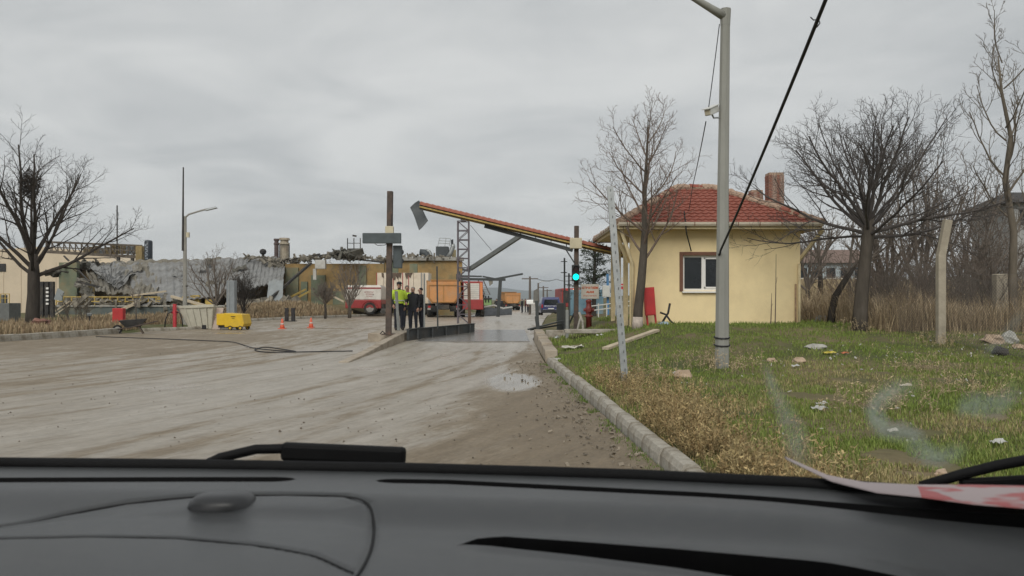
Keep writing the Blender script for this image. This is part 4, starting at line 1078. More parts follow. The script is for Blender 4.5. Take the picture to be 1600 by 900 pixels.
# ================================================================== vehicles
TYRE = mat('tyre', (.018, .018, .018), rough=.9, var=.3, scale=8, bump=.3, dirt=(.10, .085, .065), dirt_amt=.7)
CHASSIS = mat('chassis', (.035, .034, .033), rough=.8, var=.4, scale=4, dirt=(.11, .09, .065), dirt_amt=.7)
def wheel(parent, c, r, wd, axis='x', m=None):
    c = Vector(c); a = Vector((1, 0, 0)) if axis == 'x' else Vector((0, 1, 0))
    q = MB(); prof = [(r * .62, -.5), (r * .93, -.5), (r, -.36), (r, .36), (r * .93, .5), (r * .62, .5)]
    k = 20; vs = []
    for rr, t in prof:
        for j in range(k):
            an = 2 * math.pi * j / k
            o = Vector((0, math.cos(an), math.sin(an))) if axis == 'x' else Vector((math.cos(an), 0, math.sin(an)))
            vs.append(c + a * (t * wd) + o * rr)
    n = len(prof)
    q.add(vs, [(i * k + j, i * k + (j + 1) % k, ((i + 1) % n) * k + (j + 1) % k, ((i + 1) % n) * k + j) for i in range(n) for j in range(k)])
    w_ = q.build('wheel', TYRE, parent, smooth=False)
    q = MB(); q.tube([c - a * wd * .38, c + a * wd * .38], r * .63, 16); q.tube([c - a * wd * .45, c + a * wd * .45], r * .22, 10)
    q.build('rim', m or mat('rim_grey', (.28, .27, .25), rough=.6, var=.3), w_)
    return w_
# ---- orange tipper seen from behind
ORA = mat('tipper_orange', (.50, .235, .085), rough=.6, var=.15, scale=2, bump=.1, dirt=(.38, .25, .15), dirt_amt=.6, dirt_scale=1.5)
ORB = mat('tipper_yellow', (.36, .18, .05), rough=.6, var=.15, scale=2, dirt=(.3, .2, .1), dirt_amt=.5)
def tipper(px, d, label, rz, scale=1.0, group=None):
    o = base(px, d); t = thing('tipper_truck', label, 'truck', o, rz, group); t.scale = (scale,) * 3
    # tub: chamfered lower corners, open top; local -Y is the tailgate
    prof = [(-1.18, 2.62), (-1.18, 1.45), (-.85, 1.02), (.85, 1.02), (1.18, 1.45), (1.18, 2.62)]
    q = MB(); n = len(prof); y0, y1 = 0.0, 4.6
    vs = [(x, y, z) for y in (y0, y1) for x, z in prof] + [(x * .93, y, max(z, 1.10) if z < 2.6 else z) for y in (y0 + .08, y1 - .08) for x, z in prof]
    fs = [(i, i + 1, n + i + 1, n + i) for i in range(n - 1)] + [tuple(range(n - 1, -1, -1)), tuple(range(n, 2 * n))]
    fs += [(2 * n + i + 1, 2 * n + i, 3 * n + i, 3 * n + i + 1) for i in range(n - 1)] + [tuple(2 * n + i for i in range(n)), tuple(3 * n + i for i in range(n - 1, -1, -1))]
    q.add(vs, fs); q.build('tub', ORA, t)
    q = MB()
    for x in (-1.2, 1.2):
        q.beam((x, 0, 2.62), (x, 4.6, 2.62), .10, .14)
        for y in (.1, 1.2, 2.3, 3.4, 4.5): q.beam((x, y, 1.45), (x, y, 2.6), .09, .09)
    q.beam((-1.2, 4.6, 2.7), (1.2, 4.6, 2.7), .10, .3); q.box((0, 4.3, 2.75), (2.45, 1.0, .10)); q.build('rib', ORB, t)
    tg = MB(); tp = [(-1.12, 2.35), (-1.12, 1.48), (-.82, 1.10), (.82, 1.10), (1.12, 1.48), (1.12, 2.35)]
    tg.slab([(x, -.02, z) for x, z in tp], .06, (0, -1, 0)); tg = tg.build('tailgate', ORA, t)
    q = MB()
    for a, b_ in zip(tp, tp[1:] + tp[:1]): q.beam((a[0] * .94, -.10, a[1] * .99 + .02), (b_[0] * .94, -.10, b_[1] * .99 + .02), .06, .09, up=(0, 1, 0))
    q.beam((0, -.10, 1.12), (0, -.10, 2.33), .07, .06); q.build('stiffener', ORB, tg)
    q = MB(); q.box((0, 2.6, .62), (.9, 7.0, .3)); q.box((0, .5, .55), (2.1, .5, .28)); q.build('chassis_frame', CHASSIS, t)
    MB().beam((-1.15, -.05, .62), (1.15, -.05, .62), .08, .14).build('rear_bumper', mat('bumper_pale', (.30, .28, .25), var=.3), t)
    for x in (-.95, .95): MB().box((x, -.08, .70), (.34, .05, .14)).build('tail_light', mat('tail_red', (.35, .02, .02), rough=.3, var=.1), t)
    for y in (.9, 2.2, 5.9):
        for s in (-1, 1): wheel(t, (s * 1.0, y, .50), .50, .50 if y < 5 else .30)
    c = MB(); c.box((0, 5.75, .75), (2.35, 1.7, 1.95), top=(.95, .85)); c.build('cab', mat('cab_white', (.45, .44, .42), rough=.5, var=.1), t, bevel=.08)
    MB().box((0, 6.55, 1.65), (2.0, .10, .75)).build('cab_window', GLASSD, t)
    for s in (-1, 1): MB().box((s * .7, -.14, .42), (.45, .02, .42)).build('mudflap', TYRE, t)
    return t
tipper(693, 56, 'orange tipper truck seen from behind beside the people', R(2))
tipper(801, 118, 'small distant orange tipper truck before the hills', R(8))

# ---- white and red fire engine and its large box body
FRW = mat('fire_white', (.60, .57, .52), rough=.5, var=.08, dirt=(.4, .34, .27), dirt_amt=.5)
FRR = mat('fire_red', (.30, .035, .035), rough=.45, var=.15, dirt=(.22, .05, .04), dirt_amt=.5)
o = base(573, 60); fe = thing('fire_engine', 'red and white fire engine parked side-on behind the bare tree', 'fire engine', o)
q = MB(); q.box((-.05, 0, 1.12), (2.75, 2.3, 1.05)); q.build('upper_body', FRW, fe, bevel=.06)
q = MB(); q.box((-.05, 0, .48), (2.75, 2.34, .66)); q.build('lower_body', FRR, fe, bevel=.05)
MB().box((-.05, 0, 2.16), (2.6, 2.1, .10)).build('roof_rack', FRW, fe, bevel=.02)
MB().box((-.05, -1.165, 1.98), (2.72, .012, .10)).build('red_stripe', FRR, fe)
for x in (-.72, .42):
    dd = MB().box((x, -1.165, 1.18), (1.0 if x > 0 else .8, .025, .72)).build('locker_door', FRW, fe, bevel=.01)
    MB().box((x + .3, -1.185, 1.5), (.12, .02, .04)).build('handle', CHASSIS, dd)
strokes([(.05, .8, -1.182, 1.68, .09), (.15, .75, -1.182, 1.52, .09), (.2, .7, -1.182, 1.36, .08)], FRR, fe)
text_mesh('5', .3, mat('mark_dark', (.06, .03, .03), var=.1, bump=0), fe, (-.95, -1.185, 1.6))
q = MB(); arch = [(.46 + .62 * math.cos(a), -1.19, .48 + .58 * math.sin(a)) for a in [math.pi * i / 12 for i in range(13)]]
q.tube(arch, .05, 6); q.build('wheel_arch', FRR, fe)
wheel(fe, (.46, -1.02, .48), .48, .34, 'x'); 
for c in list(fe.children):
    if c.name.startswith('wheel') and not c.name.startswith('wheel_arch'): bpy.data.objects.remove(c.children[0]); bpy.data.objects.remove(c)
for yy in (-1.03, 1.03): wheel(fe, (.46, yy, .48), .48, .34, 'y')
MB().box((1.3, 0, .45), (.35, 2.0, .35)).build('tow_frame', CHASSIS, fe)
# large box lorry behind
BOXW = mat('box_body', (.62, .54, .43), rough=.6, var=.1, scale=1.5, bump=.05, dirt=(.42, .33, .23), dirt_amt=.6, dirt_scale=.7)
o = base(632, 64); bl_ = thing('box_lorry', 'tall cream box lorry with red corner stripes behind the people', 'truck', o)
zc = Z(427, 64) - o.z; wl = 80 / F * 64
for i in range(7):
    x = -wl / 2 + wl * (i + .5) / 7
    MB().box((x, -.02, 1.0), (wl / 7 - .025, 2.4, zc - 1.0)).build('side_panel', BOXW, bl_, bevel=.015)
q = MB()
for x in (-wl / 2 + .04, -.75, .02, wl * .12): q.box((x, -1.235, 1.0), (.06, .02, zc - 1.0))
q.build('red_stripe', FRR, bl_)
MB().box((0, 0, .62), (wl, 2.2, .38)).build('chassis_frame', CHASSIS, bl_)
for x in (-1.6, 1.5):
    for y in (-1.05, 1.05): wheel(bl_, (x, y, .48), .48, .34, 'y')
q = MB(); rng = random.Random(2)
for i in range(9): q.sheet([(x0 := rng.uniform(-1.8, .6), -1.25, zc - .02), (x0 + rng.uniform(.15, .4), -1.25, zc), (x0 + .2, -1.27, zc - rng.uniform(.2, .7)), (x0 + .05, -1.27, zc - rng.uniform(.2, .6))], 2, 2, None, .01)
q.build('torn_sheet', mat('torn_dark', (.10, .07, .05), var=.5), bl_)
MB().box((wl / 2 + .05, -.6, 1.9), (.05, .9, .05)).build('ladder_rung', GALV, bl_)
for x in (.35, .95): MB().beam((wl / 2 - .9 + x, -1.30, .6), (wl / 2 - .9 + x, -1.30, zc), .05).build('ladder_rail', GALV, bl_)

# ---- red fire engine behind the tipper
o = base(738, 58); f2 = thing('fire_engine', 'red fire engine with ladder partly hidden by the orange tipper', 'fire engine', o, R(5))
MB().box((0, 1.6, .55), (1.55, 5.6, .75)).build('lower_body', FRR, f2, bevel=.05)
MB().box((0, 1.4, 1.3), (1.5, 5.0, 1.35)).build('upper_body', FRR, f2, bevel=.05)
sh = MB(); sh.box((-.1, -1.115, .95), (1.15, .03, 1.55)); sh = sh.build('rear_shutter', FRW, f2)
q = MB()
for i in range(10): q.box((-.1, -1.135, 1.0 + i * .15), (1.13, .012, .02))
q.build('slat', GALV, sh)
for x in (-.66, .62): MB().box((x, -1.12, .75), (.14, .05, .32)).build('tail_light', mat('tail_orange', (.6, .16, .04), rough=.4, var=.1), f2)
MB().box((.62, -1.12, 1.15), (.2, .03, 1.4)).build('reflective_stripe', mat('stripe_orange', (.62, .22, .08), rough=.5, var=.1), f2)
q = MB()
for x in (.1, .5): q.beam((x + .3, -.6, 2.75), (x + 1.1, 4.5, 1.7), .06, .06)
for i in range(9): f = i / 8; q.beam((.4 + .8 * f, -.6 + 5.1 * f, 2.75 - 1.05 * f), (.8 + .8 * f, -.6 + 5.1 * f, 2.75 - 1.05 * f), .04, .04)
q.build('ladder', GALV, f2)
for y in (-.2, 3.4):
    for s in (-1, 1): wheel(f2, (s * .72, y, .48), .48, .32)
MB().box((1.05, 3.7, 1.35), (.06, .18, .45)).build('wing_mirror', BLK, f2)
# ---- far red fire engine right of the van, warning light lit
o = base(893, 72); f3 = thing('fire_engine', 'distant red fire engine with glowing light beside the blue van', 'fire engine', o, R(3))
MB().box((0, 2.5, .5), (1.9, 6.0, 1.75)).build('body', mat('far_red', (.30, .04, .035), rough=.5, var=.3, scale=1), f3, bevel=.06)
MB().box((-.25, -.52, .9), (1.2, .03, 1.1)).build('rear_shutter', CHASSIS, f3)
MB().cyl((.25, -.5, 2.0), .16, .16, 12).build('beacon', mat('beacon_light', (.8, .3, .12), var=0, bump=0, emit=((1.0, .42, .2), 2.2)), f3)
MB().box((.78, -.53, 1.2), (.18, .03, .7)).build('tail_light', mat('tail_lit', (.6, .3, .2), var=.1, emit=((1.0, .5, .35), .5)), f3)
for s in (-1, 1): wheel(f3, (s * .8, .3, .45), .45, .3); wheel(f3, (s * .8, 4.3, .45), .45, .3)

# ---- blue van from behind
VB = mat('van_blue', (.025, .035, .13), rough=.3, var=.1, scale=2, bump=0, spec=.5, coat=.5, dirt=(.09, .085, .10), dirt_amt=.5)
o = base(861, 68, -.10); van = thing('blue_van', 'dark blue small van driving away along the lane', 'van', o, R(3)); van.scale = (1.0, 1.0, .92)
secs = [(0.0, .90, .42, 1.02), (.0, .93, .42, 1.05), (.1, .80, 1.05, 1.82)]
def loft(profs, m, name, parent, smooth=False, bevel=.05):
    q = MB(); n = len(profs[0]); vs = [v for p in profs for v in p]
    fs = [(i * n + j, i * n + (j + 1) % n, (i + 1) * n + (j + 1) % n, (i + 1) * n + j) for i in range(len(profs) - 1) for j in range(n)]
    fs += [tuple(range(n - 1, -1, -1)), tuple((len(profs) - 1) * n + j for j in range(n))]
    q.add(vs, fs); return q.build(name, m, parent, smooth=smooth, bevel=bevel)
def vsec(y, w_, zl, zb, zt, wt): return [(-w_, y, zl), (w_, y, zl), (w_ * 1.02, y, zb), (wt, y, zt), (-wt, y, zt), (-w_ * 1.02, y, zb)]
loft([vsec(0.0, .86, .35, 1.0, 1.68, .66), vsec(.15, .88, .3, 1.0, 1.82, .72), vsec(2.4, .88, .3, 1.0, 1.82, .72), vsec(3.2, .88, .3, 1.0, 1.15, .80), vsec(4.1, .84, .3, .85, .95, .72)], VB, 'body', van)
q = MB(); q.slab([(-.66, -.012, 1.08), (.66, -.012, 1.08), (.56, .005, 1.58), (-.56, .005, 1.58)], .02, (0, -1, 0)); q.build('rear_window', GLASSD, van)
MB().box((0, -.06, .32), (1.74, .16, .30)).build('rear_bumper', mat('bumper_black', (.02, .02, .024), rough=.6), van, bevel=.04)
MB().box((0, -.03, .66), (.52, .02, .11)).build('number_plate', mat('plate_white', (.6, .6, .58), var=.05), van)
WHT = mat('van_lettering', (.60, .60, .62), var=.1, bump=0)
strokes([(-.6, .6, -.02, .90, .13), (-.68, -.3, -.02, .52, .12), (.3, .68, -.02, .52, .12)], WHT, van)
for s in (-1, 1):
    MB().box((s * .79, -.03, .78), (.12, .05, .34)).build('tail_light', mat('tail_red', (.35, .02, .02)), van, bevel=.015)
    MB().box((s * 1.0, 2.2, 1.05), (.18, .1, .22)).build('wing_mirror', mat('bumper_black', (.02, .02, .024)), van, bevel=.03)
    for y in (.7, 3.35): wheel(van, (s * .78, y, .31), .31, .2)
# dark debris sheet by the roadside beyond the tipper
o = base(775, 60); ds = thing('fallen_sheeting', 'low dark fallen sheeting with pale edge beyond the red fire engine', 'sheeting', o)
def wav(u, v, p): return p + Vector((0, .2 * math.sin(u * 17), .12 * noise.noise((u * 9, v * 3, 1)) * v))
q = MB(); q.sheet([P(742, 494, 60) - o, P(800, 491, 62) - o, P(800, 481, 63) - o, P(745, 480, 62) - o], 26, 5, wav, .05); q.build('sheet', mat('sheet_dark', (.045, .05, .055), rough=.5, var=.4, scale=2), ds)
q = MB(); q.tube([P(742, 483, 60) - o, P(757, 480, 61) - o, P(772, 477, 61) - o, P(786, 482, 61) - o, P(800, 480, 62) - o], .07, 6); q.build('pale_edge', mat('box_white', (.5, .5, .47)), ds)
# ================================================================== the collapsed hall and the yard on the left
OCH = mat('ochre_wall', (.30, .20, .085), rough=.95, var=.3, scale=.8, bump=.3, bscale=8, dirt=(.14, .15, .095), dirt_amt=.85, dirt_scale=.35)
OCHG = mat('green_wall', (.14, .16, .11), rough=.95, var=.3, scale=.8, bump=.3, dirt=(.26, .19, .10), dirt_amt=.7, dirt_scale=.5)
ROOFG = mat('sheet_roof', (.205, .205, .20), rough=.75, var=.22, scale=1.6, bump=.5, bscale=7, dirt=(.11, .10, .085), dirt_amt=.8, dirt_scale=.45)
ROOFB = mat('sheet_roof_brown', (.16, .145, .115), rough=.9, var=.3, scale=1.2, bump=.4, dirt=(.26, .25, .23), dirt_amt=.7, dirt_scale=.8)
PLIN = mat('plinth_green', (.085, .10, .095), rough=.9, var=.25, scale=.7, bump=.2, dirt=(.20, .18, .13), dirt_amt=.6, dirt_scale=.5)
YRAIL = mat('rail_yellow', (.42, .30, .08), rough=.7, var=.25, dirt=(.2, .15, .08), dirt_amt=.5)
TIMB = mat('pale_timber', (.45, .38, .28), rough=.9, var=.2, scale=4)
RUB = mat('rubble_mix', (.20, .18, .145), rough=.95, var=.6, scale=1.3, bump=.3)
o = Vector((X(300, 62), 62, .1)); ru = thing('collapsed_hall', 'long collapsed factory hall with grey sheet roof sagging over ochre walls', 'building', o)
def RP(px, py, d): return P(px, py, d) - o
def rbox(px0, px1, py0, py1, d, dep, name, m, bevel=0):
    x0, x1, z0, z1 = X(px0, d), X(px1, d), Z(py1, d), Z(py0, d)
    return MB().box(Vector(((x0 + x1) / 2, d + dep / 2, z0)) - o, (x1 - x0, dep, z1 - z0)).build(name, m, ru, bevel=bevel)
rbox(78, 425, 479, 508, 60, 9, 'plinth', PLIN)
rbox(76, 427, 477, 479.4, 59.9, 2.0, 'plinth_coping', mat('coping', (.30, .29, .26), var=.2), .02)
rbox(92, 300, 424, 479, 67, .5, 'rear_wall', OCH)
rbox(300, 432, 424, 479, 67.5, .5, 'rear_wall', OCH)
rbox(92, 120, 410, 479, 64, .4, 'side_wall', OCHG)
rbox(100, 148, 415, 470, 65.6, .25, 'burnt_wall', OCH)
# right wing
rbox(430, 600, 412, 497, 66, .5, 'front_wall', OCH)
for px0, px1, py0, py1 in ((446, 466, 418, 470), (486, 508, 430, 492), (520, 545, 455, 492), (560, 572, 415, 450), (470, 480, 440, 490), (640, 652, 412, 440), (612, 622, 410, 428)): rbox(px0, px1, py0, py1, 65.8, .22, 'wall_patch', OCHG)
rbox(600, 722, 407, 497, 69, .5, 'front_wall', OCH)
rbox(598, 724, 402, 407, 68.7, .9, 'roof_edge', mat('coping', (.30, .29, .26)))
# crumpled roof sheets: bilinear patches with standing-seam ripples and buckling
def crump(seed, amp, fr=6.0):
    def f(u, v, p):
        n1 = noise.noise((u * fr + seed, v * fr * .6, seed)); n2 = noise.noise((u * fr * 3 + seed, v * fr * 2, seed + 5))
        return p + Vector((amp * .25 * n2, -amp * .5 * n1, amp * (.55 * n1 + .3 * n2) + .05 * math.sin(u * 90)))
    return f
def roof(pts, nu, nv, seed, amp, m, name='roof_sheet'):
    q = MB(); q.sheet([RP(*p) for p in pts], nu, nv, crump(seed, amp), .06); return q.build(name, m, ru)
roof([(150, 455, 61), (243, 464, 61), (262, 408, 68), (128, 413, 67)], 60, 14, 3, .55, ROOFB)
roof([(158, 430, 61.5), (185, 452, 61.2), (230, 412, 67.5), (130, 410, 67)], 30, 10, 13, .6, ROOFG)
roof([(213, 477, 59.8), (345, 462, 60.5), (360, 404, 68), (196, 413, 67)], 90, 24, 7, .20, ROOFG)
roof([(345, 462, 60.5), (443, 438, 62), (446, 405, 68), (360, 403, 68)], 60, 20, 9, .28, ROOFG)
roof([(205, 422, 66.6), (445, 412, 67.2), (446, 400, 69), (196, 407, 68.6)], 90, 6, 21, .5, ROOFB)
rng = random.Random(77)
for i in range(18):
    px = rng.uniform(110, 440); py = rng.uniform(412, 466) - (px - 110) * .04; d = 61.5 - (py - 466) * .10 - 1.0; a = rng.uniform(-.5, .5); w_, h_ = rng.uniform(8, 26), rng.uniform(4, 13)
    c, s_ = math.cos(a), math.sin(a); cr_ = [(px + c * u * w_ - s_ * v * h_, py + s_ * u * w_ + c * v * h_, d - v * .5 + rng.uniform(-.2, .2)) for u, v in ((-.5, .5), (.5, .5), (.5, -.5), (-.5, -.5))]
    roof(cr_, 8, 5, i, .22, rng.choice((ROOFG, ROOFG, ROOFB, ROOFB, mat('rubble_dark', (.09, .085, .07), var=.5))), 'loose_sheet')
# dark void under the sheets is the open interior; floor beams and hanging panels
q = MB(); q.sheet([RP(416, 474, 60.5), RP(441, 476, 60.5), RP(443, 437, 61.5), RP(420, 438, 61.5)], 8, 8, crump(4, .12), .06); q.build('hanging_panel', mat('panel_pale', (.24, .26, .265), rough=.7, var=.15, scale=2, dirt=(.2, .2, .19), dirt_amt=.5), ru)
rng = random.Random(12)
for a, b_, w_, m in (((268, 463, 59.6), (402, 500, 57.5), .22, TIMB), ((330, 480, 59), (398, 497, 57), .14, TIMB), ((165, 494, 59), (212, 474, 60), .28, TIMB), ((80, 490, 59.4), (110, 470, 60), .12, TIMB), ((84, 493, 59.4), (114, 473, 60), .10, TIMB),
                  ((414, 474, 60), (486, 411, 64), .22, CHASSIS), ((160, 464, 61), (245, 462, 61), .2, CHASSIS), ((205, 462, 60.6), (260, 455, 61), .16, TIMB), ((452, 465, 63), (478, 452, 64), .16, YRAIL), ((456, 470, 63), (484, 455, 64), .16, YRAIL),
                  ((505, 455, 64), (538, 472, 63), .14, TIMB), ((120, 440, 62), (170, 452, 62), .2, CHASSIS), ((90, 420, 63), (128, 400, 66), .2, TIMB), ((100, 400, 66), (140, 440, 62), .12, CHASSIS)):
    MB().beam(RP(*a), RP(*b_), w_, w_ * .8).build('fallen_beam', m, ru)
# yellow walkway railing and boards on the plinth
q = MB()
for py in (464, 471): q.tube([RP(88, py, 60.2), RP(250, py + .5, 60.2)], .05, 5)
q.build('walkway_rail', YRAIL, ru)
for px in range(88, 256, 12): MB().beam(RP(px, 478, 60.2), RP(px, 463, 60.2), .07).build('rail_post', YRAIL, ru)
for px, w_, h in ((254, .7, .55), (262, .9, .4), (306, .7, .8), (330, .8, .5), (290, .4, .7)): MB().box(RP(px, 477, 60.8), (w_, .4, h)).build('yellow_board', YRAIL, ru)
# ragged rubble along the roof line and inside
def rubble(pts, n, seed, smin, smax, m, name='rubble'):
    rng = random.Random(seed); q = MB()
    for i in range(n):
        t = rng.random() * (len(pts) - 1); k = min(len(pts) - 2, int(t)); c = RP(*pts[k]).lerp(RP(*pts[k + 1]), t - k) + Vector((0, rng.uniform(-.8, .8), rng.uniform(-.15, .25)))
        s = rng.uniform(smin, smax); rot = Matrix.Rotation(rng.uniform(0, 6), 3, rdir(rng))
        q.box(c, (s * rng.uniform(.6, 2.6), s * rng.uniform(.4, 1), s * rng.uniform(.1, .45)), rot=rot)
    return tag(q.build(name, m, ru), kind='stuff')
rubble([(430, 412, 66), (470, 407, 66), (500, 402, 66), (550, 403, 66), (600, 406, 67)], 170, 1, .1, .36, RUB)
rubble([(385, 404, 67), (445, 410, 66)], 60, 2, .1, .35, RUB)
rubble([(600, 405, 69), (655, 402, 69), (720, 406, 69)], 100, 3, .1, .3, RUB)
rubble([(100, 474, 60.8), (200, 475, 60.6), (300, 476, 60.6)], 150, 4, .15, .6, RUB)
rubble([(360, 476, 60), (420, 480, 60), (470, 478, 62)], 160, 5, .2, .8, RUB)
rubble([(82, 430, 64), (110, 420, 65), (150, 412, 66)], 80, 6, .15, .6, mat('rubble_dark', (.09, .085, .07), var=.5))
rubble([(520, 398, 65), (560, 400, 65)], 50, 8, .2, .6, mat('rubble_dark', (.09, .085, .07)))
for a, b_ in (((462, 404, 66), (545, 394, 66)), ((440, 410, 66), (500, 397, 66)), ((548, 404, 66), (600, 410, 66)), ((505, 402, 66), (548, 390, 66))):
    MB().beam(RP(*a), RP(*b_), .16, .14).build('roof_truss', CHASSIS, ru)
# white box hanging on the wall
rbox(492, 508, 406, 420, 64, .5, 'wall_unit', mat('unit_white', (.46, .45, .42), var=.15, dirt=(.3, .27, .22), dirt_amt=.5), .03)
rbox(489, 494, 420, 437, 64.2, .15, 'torn_strip', mat('unit_white', (.46, .45, .42)))
# stacks and vents on the roof
def stack(px, py0, py1, d, r, m, cap=True, name='vent_stack'):
    b_ = RP(px, py1, d); h = Z(py0, d) - Z(py1, d)
    s = MB(); s.lathe([(r, 0), (r, h * .72), (r * 1.25, h * .74), (r * 1.25, h * .8), (r * .95, h * .82), (r * .95, h * .9), (r * 1.3, h * .92), (r * 1.2, h)], b_, 14); return s.build(name, m, ru)
stack(432, 373, 408, 67, .19, mat('stack_brown', (.09, .065, .06), var=.3))
stack(444.5, 372, 410, 67, .36, mat('stack_cream', (.34, .30, .23), var=.25, dirt=(.2, .12, .08), dirt_amt=.6))
q = MB(); q.tube([RP(437, 405, 66.5), RP(437, 383, 66.5), RP(452, 383, 66.5), RP(452, 407, 66.5)], .05, 5); q.build('pipe_loop', CHASSIS, ru)
q = MB(); b_ = RP(411, 404, 67); q.lathe([(.12, 0), (.12, .35), (.26, .45), (.30, .62), (.22, .78), (.05, .85)], b_, 12); q.build('roof_ventilator', CHASSIS, ru)
rbox(543, 563, 388, 406, 66, 1.0, 'roof_housing', mat('housing_dark', (.10, .10, .09), var=.4), .03)
q = MB()
for px in (543, 553, 563): q.beam(RP(px, 390, 66), RP(px, 372, 66), .07)
q.beam(RP(543, 380, 66), RP(563, 380, 66), .05); q.beam(RP(551, 368, 66), RP(557, 369, 66), .14); q.build('guard_rail', CHASSIS, ru)

# ---- process tower wing above the trucks
o2 = Vector((X(690, 72), 72, .1)); pw = thing('process_tower', 'wrecked process platform with dark hoppers and tilted ducts above the tipper', 'plant', o2)
def TP(px, py, d=72): return P(px, py, d) - o2
def tbox(px0, px1, py0, py1, d, dep, name, m, bevel=.02):
    x0, x1, z0, z1 = X(px0, d), X(px1, d), Z(py1, d), Z(py0, d)
    return MB().box(Vector(((x0 + x1) / 2, d + dep / 2, z0)) - o2, (x1 - x0, dep, z1 - z0)).build(name, m, pw, bevel=bevel)
DKG = mat('hopper_grey', (.055, .062, .066), rough=.6, var=.3, scale=1)
tbox(681, 700, 385, 401, 72, 1.4, 'hopper', DKG); tbox(676, 704, 401, 410, 71.8, 1.8, 'timber_deck', mat('old_timber', (.20, .16, .115), var=.4, scale=2))
tbox(672, 712, 410, 413, 71.8, 2, 'platform', DKG)
q = MB(); q.beam(TP(650, 404), TP(735, 424), .3, .2); q.build('sloping_beam', DKG, pw)
for px, py0, py1, w_ in ((671, 410, 494, .35), (699, 412, 494, .30)): 
    MB().beam(TP(px, py1), TP(px, py0), w_, w_).build('column', DKG, pw)
for px in (693, 699, 704): MB().beam(TP(px, 470), TP(px, 420), .3, .3).build('cream_column', mat('cream_col', (.45, .38, .22), var=.15), pw)
tbox(675, 694, 413, 440, 72.2, 1.5, 'dark_bay', mat('rubble_dark', (.09, .085, .07)))
tbox(706, 718, 415, 470, 74, .5, 'cream_wall', mat('cream_col', (.45, .38, .22)))
q = MB(); q.beam(TP(688, 424), TP(705, 412), .25, .25); q.build('diagonal_brace', DKG, pw)
q = MB()
for px0, py0, px1, py1 in ((684, 385, 687, 372), (687, 372, 704, 373), (704, 373, 702, 385), (686, 376, 703, 377), (685, 380, 703, 381), (695, 385, 697, 372)): q.beam(TP(px0, py0), TP(px1, py1), .05)
q.build('guard_rail', GALV, pw)
q = MB(); q.sheet([TP(700, 400), TP(703, 402), TP(709, 373), TP(706, 375)], 3, 8, lambda u, v, p: p + Vector((.12 * math.sin(v * 4), .5 * u, 0)), .08); q.build('tilted_duct', DKG, pw)
q = MB(); q.tube([TP(699, 404), TP(704, 396), TP(708, 385), TP(707, 382)], .22, 8); q.build('bent_pipe', GALV, pw, smooth=True)
q = MB(); q.tube([TP(656, 394), TP(664, 395), TP(668, 400), TP(670, 408)], [.30, .34, .34, .3], 8); q.build('elbow_duct', DKG, pw, smooth=True)
q = MB(); q.tube([TP(665, 391), TP(671, 393), TP(674, 400), TP(675, 408)], .15, 8); q.build('elbow_duct', GALV, pw, smooth=True)
tbox(706, 712, 390, 408, 73, .6, 'ladder_cage', mat('cream_col', (.45, .38, .22)))

# ---- gantry and dark tank behind the hall
o3 = Vector((X(175, 74), 74, .1)); ga = thing('conveyor_gantry', 'raised rusty conveyor gantry with lattice sides behind the hall', 'gantry', o3)
def GP(px, py, d=74): return P(px, py, d) - o3
GY = mat('gantry_ochre', (.27, .20, .09), var=.35, rough=.8, scale=2)
q = MB()
for a, b_, w_ in (((70, 378), (222, 384), .18), ((70, 393), (222, 402), .28), ((70, 386), (222, 392), .1)): q.beam(GP(*a), GP(*b_), w_, w_)
for i in range(17):
    x = 72 + i * 9.2; q.beam(GP(x, 379 + i * .35), GP(x, 393 + i * .5), .09); q.beam(GP(x, 379 + i * .35), GP(x + 9, 394 + i * .5), .07)
q.build('lattice_girder', mat('gantry_rust', (.11, .09, .07), var=.5), ga)
rng = random.Random(3)
for i in range(11):
    px = 130 + i * 8.4; MB().box(GP(px + 4, 397, 74.4) , (.46, .1, .6 + .3 * rng.random())).build('side_board', GY if rng.random() < .65 else mat('panel_pale', (.24, .26, .265)), ga)
MB().box(GP(219, 412, 74), (.6, .6, 1.7)).build('end_leg', GY, ga)
for px in (185, 207): MB().beam(GP(px, 490), GP(px, 398), .25).build('trestle_leg', CHASSIS, ga)
MB().beam(GP(183, 400), GP(183, 321), .09).build('mast', CHASSIS, ga)
o4 = Vector((X(232, 72), 72, .1)); tk = thing('dark_silo', 'slim dark silo with white vertical lettering behind the hall', 'silo', o4)
MB().lathe([(.36, 0), (.36, Z(378, 72) - .1), (.30, Z(376, 72) - .1), (.12, Z(375.3, 72) - .1)], k=18).build('shell', mat('silo_dark', (.022, .028, .036), rough=.4, var=.3), tk, smooth=True)
q = MB(); zt_ = Z(379, 72)
rng = random.Random(8)
for i in range(9):
    z = zt_ - .3 - i * .17; q.box((-.03 + rng.uniform(-.03, .03), -.37, z), (.16 + rng.uniform(-.05, .05), .01, .035)); q.box((-.10 if i % 2 else .06, -.37, z), (.035, .01, .13))
q.build('lettering', mat('letter_pale', (.5, .55, .6), var=.1), tk)
